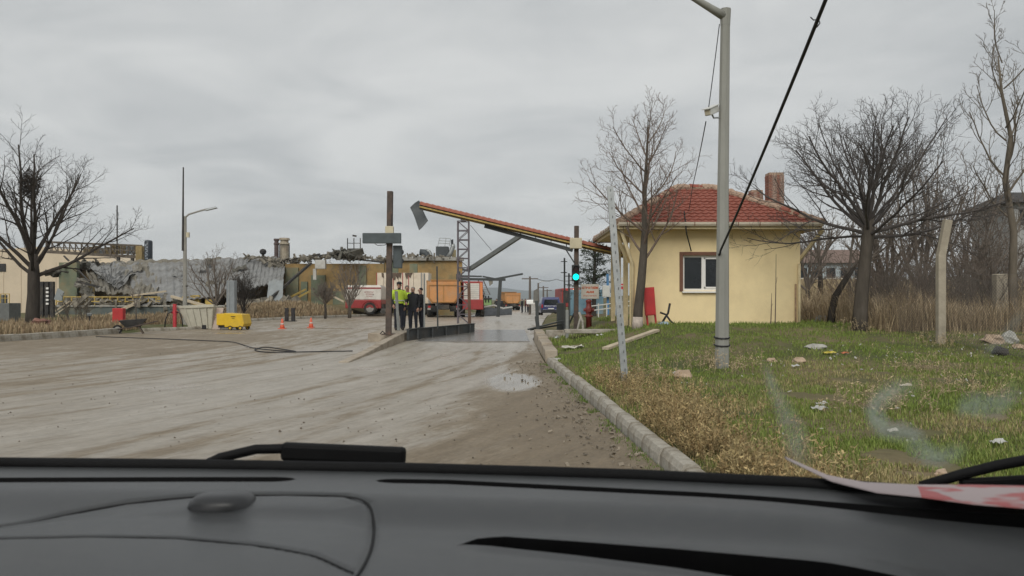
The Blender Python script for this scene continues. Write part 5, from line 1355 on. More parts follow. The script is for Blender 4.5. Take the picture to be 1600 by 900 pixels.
# ---- cream shed at the far left
o5 = Vector((X(60, 88), 88, .1)); cs = thing('cream_shed', 'large cream shed with rounded roof behind the large bare tree', 'building', o5)
CRM = mat('cream_clad', (.56, .47, .35), rough=.8, var=.08, scale=.5, bump=.05, dirt=(.42, .35, .26), dirt_amt=.4, dirt_scale=.3)
prof = [(-9.0, -.2), (9.0, -.2), (9.0, 5.6), (6, 6.9), (0, 7.4), (-6, 7.0), (-9, 6.3)]
MB().slab([(x, 0, z) for x, z in prof], 14, (0, 1, 0)).build('shell', CRM, cs)
q = MB(); q.box((-6.2, -.06, 4.55), (5, .06, .9)); q.build('dark_band', CHASSIS, cs)
for i in range(9): MB().box((-8 + i * 2, -.03, 0), (.08, .05, 5.6)).build('cladding_rib', CRM, cs)
MB().box((8.6, 1.5, 0), (4.2, 8, 5.2)).build('lean_to', mat('leanto', (.50, .45, .38), var=.1), cs)
# ---- grey kiosk at left edge
o6 = base(10, 42); kg = thing('grey_kiosk', 'small grey metal kiosk with railing at the left edge', 'kiosk', o6)
MB().box((0, 0, -.1), (.95, 1.0, 1.15)).build('body', mat('kiosk_grey', (.13, .135, .13), var=.2), kg, bevel=.02)
MB().box((-.3, .1, 1.05), (.35, .4, .45)).build('hood', mat('kiosk_grey', (.13, .135, .13)), kg, bevel=.02)
q = MB()
for x in (-.05, .2, .42): q.beam((x, -.4, 1.05), (x, -.4, 1.55), .035)
q.beam((-.05, -.4, 1.55), (.42, -.4, 1.55), .035); q.beam((-.05, -.4, 1.32), (.42, -.4, 1.32), .03); q.build('railing', YRAIL, kg)
# ---- dark ladder frame left of hall
o7 = base(75, 50); lf = thing('ladder_frame', 'dark steel frame with white rungs beside the large bare tree', 'frame', o7)
for px in (66, 74, 82): MB().beam(P(px, 500, 50) - o7, P(px, 440, 50) - o7, .22, .22).build('upright', CHASSIS, lf)
for i in range(5): MB().box(P(74, 452 + i * 6, 49.8) - o7, (.16, .06, .12)).build('rung', UPVC, lf)
q = MB(); q.sheet([P(84, 468, 49.5) - o7, P(96, 470, 49.5) - o7, P(100, 456, 49.5) - o7, P(90, 450, 49.5) - o7], 3, 3, None, .04); q.build('bent_panel', mat('panel_pale', (.24, .26, .265)), lf)

# ---- yard furniture
o = base(186, 36.3); rc = thing('hose_cabinet', 'red hose cabinet on short legs by the far kerb', 'cabinet', o)
zc0 = Z(508, 36.3) - o.z
MB().box((0, 0, zc0), (.50, .28, .80)).build('body', CABR, rc, bevel=.015)
MB().box((.0, -.145, zc0 + .03), (.44, .012, .74)).build('door', CABR, rc, bevel=.004)
for s in (-.2, .2): MB().beam((s, 0, -.05), (s, 0, zc0 + .05), .05).build('leg', CHASSIS, rc)
o = base(209, 32.6); wbw = thing('wheelbarrow', 'dark muddy wheelbarrow tipped beside the red cabinet', 'wheelbarrow', o, R(20))
q = MB(); q.add([(-.55, -.3, .55), (.5, -.32, .62), (.5, .32, .62), (-.55, .3, .55), (-.3, -.2, .28), (.25, -.22, .28), (.25, .22, .28), (-.3, .2, .28)], [(0, 4, 5, 1), (1, 5, 6, 2), (2, 6, 7, 3), (3, 7, 4, 0), (4, 7, 6, 5)])
q.build('tray', CHASSIS, wbw).modifiers.new('s', 'SOLIDIFY').thickness = .02
q = MB()
for s in (-1, 1): q.tube([(-.62, 0.06 * s, .2), (-.1, .22 * s, .27), (.9, .30 * s, .52)], .025, 6)
q.build('handle_bar', RUSTY, wbw)
for s in (-1, 1): MB().tube([(.2, .22 * s, .3), (.38, .22 * s, -.02)], .022, 6).build('leg', RUSTY, wbw)
wheel(wbw, (-.62, 0, .19), .19, .08, 'y')
o = base(273, 37); rp = thing('standpipe', 'thin red standpipe with hoses by the concrete barrier', 'standpipe', o)
MB().tube([(0, 0, -.05), (0, 0, 1.22)], .09, 10).build('pipe', mat('pipe_red', (.45, .04, .05), var=.15, rough=.5), rp)
MB().tube([(-.14, 0, .82), (.14, 0, .82)], .06, 8).build('outlet', mat('pipe_red', (.45, .04, .05)), rp)
for s in (-1, 1): MB().tube([(s * .08, -.05, .85), (s * .28, -.08, .78), (s * .4, -.1, .45), (s * .44, -.1, .03)], .028, 6).build('hose', BLK, rp, smooth=True)
CBAR = mat('barrier_cream', (.44, .42, .345), rough=.9, var=.12, scale=2, bump=.2, dirt=(.26, .23, .17), dirt_amt=.5)
o = base(318, 37.6); cbx = thing('concrete_barrier', 'ribbed cream concrete trough standing beside the yellow machine', 'barrier', o, R(-8))
q = MB(); q.add([(-.55, -.35, 0), (.62, -.35, 0), (.62, .35, 0), (-.55, .35, 0), (-1.05, -.5, 1.02), (.75, -.45, 1.12), (.75, .45, 1.12), (-1.05, .45, 1.02)], [(0, 3, 2, 1), (4, 5, 6, 7), (0, 1, 5, 4), (1, 2, 6, 5), (2, 3, 7, 6), (3, 0, 4, 7)]); q.build('body', CBAR, cbx, bevel=.03)
MB().beam((-1.1, -.47, 1.05), (.82, -.47, 1.13), .12, .14).build('rim', CBAR, cbx, bevel=.02)
for i in range(4): MB().beam((-.42 + i * .28, -.385, .05), (-.68 + i * .36, -.50, 1.0), .07, .05).build('rib', CBAR, cbx)
MB().box((.25, -.37, -.02), (.2, .10, .22)).build('foot_slot', BLK, cbx)
o = base(337, 37.2); sl_ = thing('propped_slab', 'pinkish marked slab propped upright between barrier and yellow machine', 'slab', o)
q = MB(); q.slab([(-.22, 0, 0), (.20, 0, 0), (.30, .2, 1.02), (-.30, .2, 1.05)], .10, (0, 1, 0)); q.build('slab', mat('slab_pink', (.42, .34, .29), rough=.9, var=.2, scale=3, bump=.2), sl_, bevel=.01)
q = MB()
for i in range(9): a = Vector((random.Random(i).uniform(-.18, .18), -.004 + .2 * (.2 + i * .08), .2 + i * .085)); q.beam(a, a + Vector((random.Random(i + 50).uniform(-.15, .15), .012, .08)), .012, .02)
q.build('scrawl_mark', mat('scrawl', (.30, .12, .10), bump=0), sl_)
YM = mat('machine_yellow', (.62, .40, .02), rough=.45, var=.1, scale=2, bump=.05, dirt=(.4, .27, .06), dirt_amt=.4)
o = base(366, 36.6); ym = thing('yellow_generator', 'bright yellow wheeled generator at the edge of the road', 'generator', o, R(-6))
q = MB(); q.slab([(-.28, -.42, .14), (-.14, -.42, .14), (.0, -.42, .20), (.12, -.42, .14), (.45, -.42, .14), (.62, -.42, .16), (.68, -.42, .30), (.58, -.42, .74), (-.30, -.42, .80)], .84, (0, 1, 0)); q.build('hood', YM, ym, bevel=.02)
MB().box((-.50, .05, .22), (.48, .7, .55)).build('rear_box', YM, ym, bevel=.02)
MB().box((-.35, .05, .10), (.7, .5, .12)).build('chassis', BLK, ym)
for x in (.0, .50):
    for y in (-.40, .36): wheel(ym, (x, y, .10), .10, .10, 'y', YM)
MB().box((.15, -.432, .62), (.22, .012, .03)).build('label_mark', BLK, ym); MB().box((.15, -.432, .55), (.14, .012, .015)).build('label_mark', BLK, ym)
CONEM = mat('cone_orange', (.62, .12, .06), rough=.5, var=.15)
def cone(px, d, label):
    o = base(px, d); c = thing('traffic_cone', label, 'traffic cone', o, group='traffic cones on the road edge')
    MB().box((0, 0, 0), (.34, .34, .035)).build('base', CONEM, c, bevel=.01)
    MB().lathe([(.12, .03), (.105, .14), (.07, .32), (.03, .50), (.025, .50)], k=14).build('body', CONEM, c, smooth=True)
    MB().lathe([(.096, .20), (.082, .28), (.08, .28)], k=14).build('pale_band', mat('band_pale', (.55, .42, .38), var=.1), c, smooth=True)
cone(441, 37.6, 'orange traffic cone nearer the yellow generator'); cone(486, 39.0, 'orange traffic cone nearer the fire engine')
o = base(453, 47); tb = thing('twin_bollard', 'pair of dark upright posts on one base plate behind the cones', 'bollard', o)
MB().box((0, 0, -.02), (.75, .4, .07)).build('base_plate', BLK, tb)
for s in (-.2, .2): MB().beam((s, 0, 0), (s, 0, .82), .21, .16).build('post', mat('bollard_dark', (.03, .027, .027), var=.3), tb, bevel=.01)
o = base(362, 42); gc = thing('grey_duct', 'tall pale grey metal duct post behind the yellow generator', 'duct', o)
MB().box((0, 0, -.05), (.44, .4, Z(437, 42) - o.z)).build('shaft', mat('duct_grey', (.22, .24, .25), rough=.5, var=.12), gc, bevel=.02)
MB().beam((-.08, -.21, .0), (-.08, -.21, Z(437, 42) - o.z - .1), .05, .03).build('seam_rib', GALV, gc)
# small marker post with white head on the far verge
o = base(140, 37); mp_ = thing('marker_post', 'small dark marker post with pale cap in the dry grass', 'post', o)
MB().beam((0, 0, -.05), (0, 0, .5), .07).build('post', CHASSIS, mp_); MB().box((0, 0, .5), (.22, .12, .14)).build('cap', GALV, mp_, bevel=.02)
MB().blob((0, 0, .2), (.45, .35, .28), 4, rough=.7).build('brick_rubble', mat('brick_red', (.20, .10, .075), var=.4), loc=base(64, 33.6), label='broken reddish masonry lump at the foot of the large tree', cat='rubble')

# left street lamp
o = base(289, 39.5); sl2 = thing('street_lamp', 'grey street lamp with curved arm in front of the sagging roof', 'street lamp', o)
hl_ = Z(338, 39.5) - o.z
MB().tube([(0, 0, -.1), (0, 0, hl_)], [.12, .085], 8).build('post', mat('lamp_grey', (.27, .26, .23), rough=.7, var=.15), sl2)
MB().tube([(0, 0, hl_ - .08), (.2, 0, hl_ + .1), (.8, -.1, hl_ + .26), (1.25, -.2, hl_ + .36)], .045, 7).build('arm', mat('lamp_grey', (.27, .26, .23)), sl2)
MB().box((1.45, -.22, hl_ + .32), (.62, .22, .10), rot=Matrix.Rotation(R(-13), 3, 'Y'), top=(.8, .6)).build('lamp_head', GALV, sl2, bevel=.02)
MB().box((.16, -.02, Z(371, 39.5) - o.z), (.14, .14, .26)).build('control_box', BOXC, sl2)
MB().beam((-.1, 0, Z(447, 39.5) - o.z), (.12, 0, Z(447, 39.5) - o.z), .16, .05).build('clamp', CHASSIS, sl2)
MB().tube([(-.07, -.1, Z(392, 39.5) - o.z), (-.04, -.1, Z(262, 39.5) - o.z)], [.06, .035], 6).build('dark_mast', CHASSIS, sl2)

# ---- utility poles and lamps along the far road
def util(px, py0, d, label, lampy=False, arm=.5, name='utility_pole'):
    o = base(px, d); u = thing(name, label, 'pole' if not lampy else 'street lamp', o, group='poles along the far road'); h = Z(py0, d) - o.z
    MB().tube([(0, 0, -.3), (0, 0, h)], [.16, .11], 6).build('post', mat('util_wood', (.12, .10, .085), var=.25), u)
    if lampy:
        MB().tube([(0, 0, h - .1), (.5, 0, h + .2), (1.2, 0, h + .25)], .05, 5).build('arm', GALV, u); MB().box((1.4, 0, h + .2), (.6, .2, .1)).build('lamp_head', GALV, u)
    else:
        MB().beam((-arm, 0, h - .25), (arm, 0, h - .25), .12, .12).build('cross_arm', mat('util_wood', (.12, .10, .085)), u)
    return o + Vector((0, 0, h))
t1 = util(828, 432, 85, 'nearest wooden utility pole left of the blue van', arm=.9)
t2 = util(841, 442, 108, 'street lamp just right of the nearest utility pole', True)
t3 = util(849, 447, 122, 'second wooden utility pole along the far road', arm=.8)
t4 = util(855, 452, 150, 'third wooden utility pole along the far road', arm=.9)
t5 = util(868, 456, 175, 'small distant lamp above the blue van', True)
t6 = util(876, 457, 200, 'farthest small pole above the blue van', arm=.9)
cable('power_line', [t1 + Vector((.6, 0, -.2)), P(870, 436, 92), P(905, 434, 60)], .03, 'sagging power line from the nearest utility pole to the gate', sag=.25)
MB().box((0, 0, 0), (.9, .5, .5)).build('white_lamp_sign', mat('white_lit', (.8, .8, .78), var=0, bump=0), loc=P(829, 472, 84) - Vector((0, 0, .25)), label='small white plate on the nearest utility pole', cat='sign', bevel=.1)
# far low sheds
for px0, px1, py, d, col, lab in ((742, 756, 462, 150, (.42, .40, .32), 'far pale shed beyond the bent frame leg'), (757, 768, 466, 150, (.20, .30, .12), 'far green shed beyond the bent frame leg'), (560, 640, 462, 170, (.25, .22, .18), 'far low brown shed behind the fire engine')):
    o = base((px0 + px1) / 2, d); wd = (px1 - px0) / F * d; t = thing('far_shed', lab, 'building', o)
    MB().box((0, 0, -.3), (wd, 6, Z(py, d) - o.z + .1)).build('wall', mat('far_' + lab[4:9], col, var=.15, scale=.3), t)
    MB().box((0, 0, Z(py, d) - o.z - .2), (wd * 1.05, 6.4, .3)).build('roof', CHASSIS, t)
    for i in range(2): MB().box((-wd * .25 + i * wd * .4, -3.02, .6), (wd * .16, .06, 1.3)).build('window', GLASSD, t)
# far small figures by the tipper
# ================================================================== grass, weeds, litter, fence on the right
GRASSM = attr_mat('grass_blade', rough=.7, spec=.25)
def blades(name, label, pts_fn, n, seed, hrange, wrange, col_fn, bend=.5, cat='grass', segs=2):
    rng = random.Random(seed); vs, fs, cols = [], [], []
    c_ = 0
    for i in range(n):
        got = pts_fn(rng)
        if got is None: continue
        x, y, hs = got; z = G(x, y) - .02
        h = rng.uniform(*hrange) * hs; w_ = rng.uniform(*wrange) * (0.6 + 0.045 * y)
        a = rng.uniform(0, 6.283); lx, ly = math.cos(a), math.sin(a); b_ = rng.uniform(.1, 1) * bend * h
        px_, py_ = -ly * w_, lx * w_
        k = len(vs)
        vs += [(x - px_, y - py_, z), (x + px_, y + py_, z), (x + lx * b_ * .35 - px_ * .7, y + ly * b_ * .35 - py_ * .7, z + h * .6), (x + lx * b_ * .35 + px_ * .7, y + ly * b_ * .35 + py_ * .7, z + h * .6), (x + lx * b_, y + ly * b_, z + h * (1 - .25 * b_ / h))]
        fs += [(k, k + 1, k + 3, k + 2), (k + 2, k + 3, k + 4)]
        c = col_fn(rng, x, y); cols += [c] * 5
    me = bpy.data.meshes.new(name); me.from_pydata(vs, [], fs); me.update(); me.materials.append(GRASSM)
    at = me.color_attributes.new('Col', 'FLOAT_COLOR', 'POINT'); at.data.foreach_set('color', [v for c in cols for v in (*c, 1.0)])
    o = bpy.data.objects.new(name, me); COL.objects.link(o); tag(o, label, cat, kind='stuff')
    return o
def sc_(f, c): return tuple(v * f for v in c)
def mixc(a, b_, t): return tuple(x * (1 - t) + y * t for x, y in zip(a, b_))
GRN, GRN2, DRY, TAN, RUS = (.115, .178, .032), (.205, .240, .060), (.315, .260, .130), (.360, .285, .175), (.265, .185, .090)
def dryness(x, y):
    v = .5 + .55 * noise.noise((x * .45, y * .45, 2.0)) + .35 * noise.noise((x * 1.6, y * 1.6, 9.0))
    v += .38 * math.exp(-((x - KX(y) - .6) / .7) ** 2) * (1 - ss(10, 14, y)) - .12 + .05 * (1 - ss(9, 13, y))        # dry strip beside the kerb
    v += .25 * ss(9, 13, x) - .35 * ss(13, 17, y) * (1 - ss(6.5, 9.5, x))
    return v
def gcol(rng, x, y):
    d_ = dryness(x, y) + rng.uniform(-.28, .28)
    c = mixc(GRN, GRN2, rng.random())
    c = mixc(c, DRY, ss(.48, .85, d_))
    f = rng.uniform(.7, 1.25)
    return tuple(v * f for v in c)
def verge_pt(rng):
    y = 4.6 + 18.6 * rng.random() ** 1.25
    x = rng.uniform(KX(y) + .16, min(.72 * y + .5, 14))
    if y > hy0 - .05 and hx0 - .05 < x < hx1 + .05: return None
    nn = noise.noise((x * 1.1, y * 1.1, 4)) + .6 * noise.noise((x * 3.1, y * 3.1, 4))
    if nn < -.42: return None
    return x, y, .75 + .5 * (nn + .3)
blades('grass', 'short green and straw-coloured grass covering the verge before the hut', verge_pt, 175000, 1, (.025, .10), (.0035, .007), gcol)
def verge2(rng):
    y = rng.uniform(21, 34); x = rng.uniform(1.2, .74 * y)
    if hy0 - .05 < y < hy1 and hx0 - .05 < x < hx1 + .05: return None
    if x < 3.5 and y > 26: return None
    return x, y, 1
blades('grass', 'grass around the hut and the foot of the umbrella tree', verge2, 26000, 2, (.06, .16), (.005, .008), gcol)
# dry weeds beside the kerb
def weed_pt(rng):
    if rng.random() < .62: y = rng.uniform(4.8, 8.6); x = KX(y) + .22 + abs(rng.gauss(0, .36)); hs = 1.0
    else: y = rng.uniform(8, 13.2); x = KX(y) + .3 + abs(rng.gauss(.3, .5)); hs = .8
    if noise.noise((x * 2.2, y * 2.2, 6)) < -.22: return None
    return x, y, hs * (1 + .5 * noise.noise((x * 2, y * 2, 1)))
def wcol(rng, x, y): return sc_(rng.uniform(.6, 1.3), mixc(RUS, DRY, rng.random() * .8))
def weeds(name, label, fn, n, seed, hmin, hmax, col):
    """branchy dead weeds: a stem with little side leaves and seed heads"""
    rng = random.Random(seed); vs, fs, cols = [], [], []
    def strip(a, b_, w_, c):
        k = len(vs); d_ = (b_ - a); s = d_.cross(rdir(rng)).normalized() * w_
        vs.extend([a - s, a + s, b_]); fs.append((k, k + 1, k + 2)); cols.extend([c] * 3)
    for i in range(n):
        got = fn(rng)
        if got is None: continue
        x, y, hs = got; p = Vector((x, y, G(x, y) - .02)); h = rng.uniform(hmin, hmax) * hs; c = col(rng, x, y)
        ln = Vector((rng.uniform(-.3, .3), rng.uniform(-.3, .3), 1)).normalized(); t = p + ln * h
        strip(p, t, .0032, c)
        for k in range(9):
            f = rng.uniform(.25, 1); q = p.lerp(t, f); e = (ln * .6 + rdir(rng) * .8).normalized() * rng.uniform(.03, .10) * (1.3 - .6 * f)
            strip(q, q + e, .004, sc_(rng.uniform(.8, 1.25), c))
            if rng.random() < .7: strip(q + e * .7, q + e * 1.15 + rdir(rng) * .01, .009, sc_(rng.uniform(.9, 1.5), c))
    me = bpy.data.meshes.new(name); me.from_pydata([tuple(v) for v in vs], [], fs); me.update(); me.materials.append(GRASSM)
    at = me.color_attributes.new('Col', 'FLOAT_COLOR', 'POINT'); at.data.foreach_set('color', [v for c in cols for v in (*c, 1.0)])
    o = bpy.data.objects.new(name, me); COL.objects.link(o); tag(o, label, 'weeds', kind='stuff'); return o
weeds('weeds', 'rust-brown dead weeds growing along the kerb', weed_pt, 1800, 3, .14, .36, wcol)
def tuft_pt(rng):
    cx, cy = rng.choice(((2.1, 12.3), (3.9, 13.8), (3.5, 14.2), (8.9, 19.4), (6.2, 10.5), (9.4, 16.8), (4.3, 9.0), (7.2, 13.5)))
    return cx + rng.gauss(0, .35), cy + rng.gauss(0, .35), 1
weeds('weeds', 'pale dry stalks in loose tufts over the grass', tuft_pt, 420, 5, .15, .45, lambda r, x, y: sc_(r.uniform(.7, 1.2), TAN))
# tall dry reeds beyond the fence
def reed_pt(rng):
    y = rng.uniform(19.2, 33); x = rng.uniform(9.4, .72 * y + .5) if y < 24 else rng.uniform(9.2, .72 * y + .5)
    return x, y, .75 + .7 * noise.noise((x * .7, y * .7, 3))
blades('dry_grass', 'tall tan dry grass growing beyond the mesh fence', reed_pt, 42000, 7, (.25, 1.35), (.0025, .0055), lambda r, x, y: sc_(r.uniform(.6, 1.3), mixc((.44, .35, .22), (.27, .20, .13), r.random())), bend=.95)
weeds('weeds', 'tangled dead stalks standing in the tall grass by the fence', reed_pt, 1500, 17, .4, 1.3, lambda r, x, y: sc_(r.uniform(.5, 1.1), TAN))
def field_pt(rng):
    y = rng.uniform(29, 60); x = rng.uniform(max(8.0, .30 * y), .74 * y); return x, y, 1
blades('dry_grass', 'pale dry field grass behind the hut', field_pt, 24000, 8, (.25, .6), (.006, .012), lambda r, x, y: sc_(r.uniform(.6, 1.15), TAN), bend=.4)
def left_pt(rng):
    y = rng.uniform(27, 58); x = LX(y) - .35 - abs(rng.gauss(0, 4.0))
    if y > 34 and X(215, y) < x < X(350, y) and y < 40: return None
    return x, y, 1
blades('dry_grass', 'straw-coloured dry grass on the far side of the road', left_pt, 26000, 9, (.15, .5), (.006, .011), lambda r, x, y: sc_(r.uniform(.6, 1.2), mixc(TAN, (.22, .13, .08), r.random() * .6)), bend=.4)
def kerb_weed(rng):
    y = 5.2 + 12 * rng.random(); return KX(y) - abs(rng.gauss(0, .09)), y, .7 if noise.noise((y * 1.2, 3, 1)) > -.1 or y < 8 else None
blades('grass', 'green tufts sprouting at the foot of the kerb', lambda r: (lambda g: None if g[2] is None else g)(kerb_weed(r)), 2600, 10, (.03, .10), (.004, .006), lambda r, x, y: sc_(r.uniform(.6, 1.1), GRN), bend=.7)

# stones, litter, bags
STN = mat('limestone', (.40, .30, .215), rough=.95, var=.25, scale=6, bump=.5)
STG = mat('grey_stone', (.36, .35, .32), rough=.95, var=.25, scale=6, bump=.5)
def stone(px, py, d, r, m, label, seed, name='stone', cat='stone'):
    x = X(px, d); q = MB(); q.blob((0, 0, r[2] * .35), r, seed, 9, 6, .55); return q.build(name, m, loc=(x, d, G(x, d)), label=label, cat=cat)
stone(1068, 594, 12.4, (.15, .12, .10), STN, 'pale tan stone on the grass left of the lamp post', 1)
stone(1248, 572, 14.6, (.14, .12, .08), STN, 'tan stone in the littered strip right of the lamp post', 2)
stone(1205, 568, 14.8, (.11, .1, .06), STN, 'small tan stone closest to the right of the lamp post', 3)
stone(1552, 524, 17.2, (.24, .2, .13), STN, 'large tan boulder near the right edge', 4)
stone(1578, 524, 17.2, (.20, .2, .16), STG, 'large grey boulder near the right edge', 5)
stone(1590, 538, 16.2, (.12, .1, .07), STN, 'small tan boulder below the grey one at the right edge', 6)
stone(1564, 545, 15.6, (.17, .15, .13), mat('dark_lump', (.05, .045, .04), var=.4), 'dark lump in front of the two boulders', 7, 'rubbish_lump', 'lump')
stone(1470, 720, 5.6, (.05, .04, .03), STN, 'small stone low on the grass by the windscreen edge', 8)
stone(1277, 548, 16.2, (.22, .13, .07), STG, 'grey rubble heap along the littered strip', 9)
def rag(px, d, s, col, label, seed, name='litter_scrap', cat='litter'):
    x = X(px, d); q = MB()
    q.sheet([(-s, -s * .5, .02), (s, -s * .5, .03), (s * .8, s * .5, .05), (-s, s * .4, .03)], 7, 5, lambda u, v, p: p + Vector((0, .3 * s * noise.noise((u * 4, v * 4, seed)), s * .35 * (.4 + noise.noise((u * 3 + seed, v * 3, seed))))), .004)
    return q.build(name, mat('litter_%d' % int(sum(col) * 1000), col, rough=.6, var=.15), loc=(x, d, G(x, d) + .01), label=label, cat=cat)
WH = (.42, .42, .40)
rag(1296, 15.6, .12, (.50, .42, .08), 'yellow plastic scrap in the littered strip', 1); rag(1320, 15.6, .07, (.45, .15, .07), 'small orange scrap beside the yellow one', 2)
rag(1284, 9.5, .07, WH, 'upper of two white scraps on the grass', 3); rag(1280, 9.0, .09, WH, 'lower of two white scraps on the grass', 4)
rag(1243, 13.8, .07, WH, 'white scrap near the tan stone', 5); rag(1560, 6.9, .065, WH, 'crumpled white bag low at the right edge of the grass', 6)
rag(1062, 12.9, .12, WH, 'pale scrap left of the lamp post', 7); rag(1395, 7.6, .05, (.45, .42, .36), 'pale scrap in the middle of the grass', 8)
rag(1415, 11.5, .09, (.45, .40, .32), 'tan paper scrap in the upper grass', 9); rag(937, 22.0, .10, WH, 'white scrap on the grass below the hydrant', 10)
rag(895, 19.6, .28, (.46, .44, .38), 'flat pale board lying in the grass by the block wall', 11, cat='board', name='flat_board')
stone(1284, 497, 24.0, (.26, .2, .16), mat('bag_blue', (.28, .36, .42), rough=.5, var=.2), 'pale blue rubbish bag by the leaning trunk', 12, 'rubbish_bag', 'bag')
stone(1312, 496, 24.2, (.2, .2, .15), mat('bag_grey', (.34, .36, .38), rough=.5, var=.2), 'grey rubbish bag between leaning trunk and umbrella tree', 13, 'rubbish_bag', 'bag')
stone(1038, 506, 21.6, (.16, .1, .06), mat('bag_blue', (.28, .36, .42)), 'small pale blue bag by the hose under the hut window', 14, 'rubbish_bag', 'bag')
stone(868, 568, 17.6, (.14, .2, .06), STG, 'rubble lump at the end of the kerb', 15)
q = MB(); q.beam(P(946, 539, 18.2) - P(980, 530, 19), P(1026, 523, 20) - P(980, 530, 19), .16, .05); pl = q.build('plank', TIMB, loc=P(980, 530, 19), label='grey plank lying on the grass behind the leaning post', cat='plank')
a_, b_ = Vector((X(946, 17.8), 17.8)), Vector((X(1026, 19.8), 19.8))
pl.data.clear_geometry(); me_ = MB().beam((a_.x, a_.y, G(*a_) + .06), (b_.x, b_.y, G(*b_) + .07), .17, .06); cx = Vector(((a_.x + b_.x) / 2, (a_.y + b_.y) / 2, G((a_.x + b_.x) / 2, (a_.y + b_.y) / 2)))
pl.data.from_pydata([tuple(Vector(v) - cx) for v in me_.v], [], me_.f); pl.location = cx
rng = random.Random(33); q = MB()
for i in range(150):
    if rng.random() < .72: px = rng.uniform(1180, 1600); d = 14.2 + rng.gauss(.9, .9) + (px - 1180) / 420 * 1.6
    else: px = rng.uniform(1020, 1600); d = rng.uniform(6.5, 15)
    x = X(px, d)
    if x < KX(d) + .3: continue
    s = rng.choice((.008, .012, .016, .028)); c = Vector((x, d, G(x, d) + .03)); rot = Matrix.Rotation(rng.uniform(0, 6), 3, rdir(rng))
    q.box(c, (s * rng.uniform(1, 2.4), s * rng.uniform(.8, 1.6), s * .4), rot=rot)
q.build('litter', mat('litter_white', (.40, .385, .35), rough=.7, var=.3, scale=3), kind='stuff', label='small pale bits of litter and rubble strewn across the grass', cat='litter')
q = MB(); rng = random.Random(34)
for i in range(420):
    y = rng.uniform(6, 18); x = KX(y) - .05 - abs(rng.gauss(0, .35)); s = rng.choice((.01, .015, .02, .03)); rot = Matrix.Rotation(rng.uniform(0, 6), 3, rdir(rng))
    q.box((x, y, road_z(y) + .015), (s * 1.6, s, s * .5), rot=rot)
q.build('debris', mat('gutter_debris', (.20, .17, .13), var=.6, scale=2), kind='stuff', label='twigs, stones and scraps lying in the gutter by the kerb', cat='debris')
# bare thin plant stalks by the hut wall
for px, py0, lab in ((1211, 397, 'tall thin dead stalk before the yellow wall'), (1204, 458, 'short thin dead stalk before the yellow wall')):
    o = base(px, 21.8); h = Z(py0, 21.8) - o.z; st = thing('dead_stalk', lab, 'stalk', o)
    MB().tube([(0, 0, -.05), (.02, 0, h * .5), (.03, 0, h)], [.018, .014, .006], 5).build('stem', TWIGR, st)
    MB().tube([(.02, 0, h * .55), (.06, 0, h * .68)], .005, 4).build('side_shoot', TWIGR, st)

# fence: concrete posts and diamond mesh
FP = mat('post_concrete', (.34, .30, .235), rough=.95, var=.2, scale=4, bump=.3)
d = 17.2; o = base(1470, d); fp = thing('fence_post', 'tall concrete fence post with bent top at the mesh fence', 'post', o)
hh = Z(398, d) - o.z; ht = Z(344, d) - o.z
MB().beam((0, 0, -.2), (.0, 0, hh), .17, .14).build('shaft', FP, fp, bevel=.012)
MB().beam((.0, 0, hh - .03), (.11, -.08, ht), .165, .135).build('bent_top', FP, fp, bevel=.012)
o = base(1563, 22.0); f2_ = thing('fence_post', 'short broken concrete post in the dry grass near the tall pale tree', 'post', o)
MB().beam((0, 0, -.2), (0, 0, Z(428, 22.0) - o.z), .36, .25).build('stump', FP, f2_, bevel=.03)
def fence():
    y0, y1 = 12.6, 22.2; fx = lambda y: X(1470, 17.2) + .12 - .03 * (y - 17.2)
    o = Vector((fx(17.2), 17.2, G(fx(17.2), 17.2))); t = thing('mesh_fence', 'sagging diamond wire mesh fence before the dry grass', 'fence', o)
    q = MB(); st = .085; hf = 1.75; n = int((y1 - y0) / st)
    for i in range(-int(hf / st), n):
        for s in (0, 1):
            ya = y0 + i * st; pts = []
            for k in range(5):
                f = k / 4; yy = ya + hf * f if s == 0 else ya + hf * (1 - f)
                if yy < y0 or yy > y1: continue
                sag = .06 * math.sin(yy * 1.9) + .12 * noise.noise((yy * .5, f, 2)); pts.append(Vector((fx(yy) + sag * f + .0, yy, G(fx(yy), yy) + .05 + hf * f * (1 - .08 * (1 + math.sin(yy * 1.3))))) - o)
            if len(pts) > 1: q.tube(pts, .0026, 3, cap=False)
    q.build('wire_mesh', mat('fence_wire', (.13, .12, .11), rough=.6, metal=.4, var=.2), t)
    for hf_ in (.08, 1.72):
        q = MB(); q.tube([Vector((fx(yy), yy, G(fx(yy), yy) + hf_ - .1 * math.sin(yy * 1.3) * (hf_ > 1))) - o for yy in np.linspace(y0, y1, 24)], .004, 4); q.build('strand_wire', mat('fence_wire', (.13, .12, .11)), t)
    return t
fence()
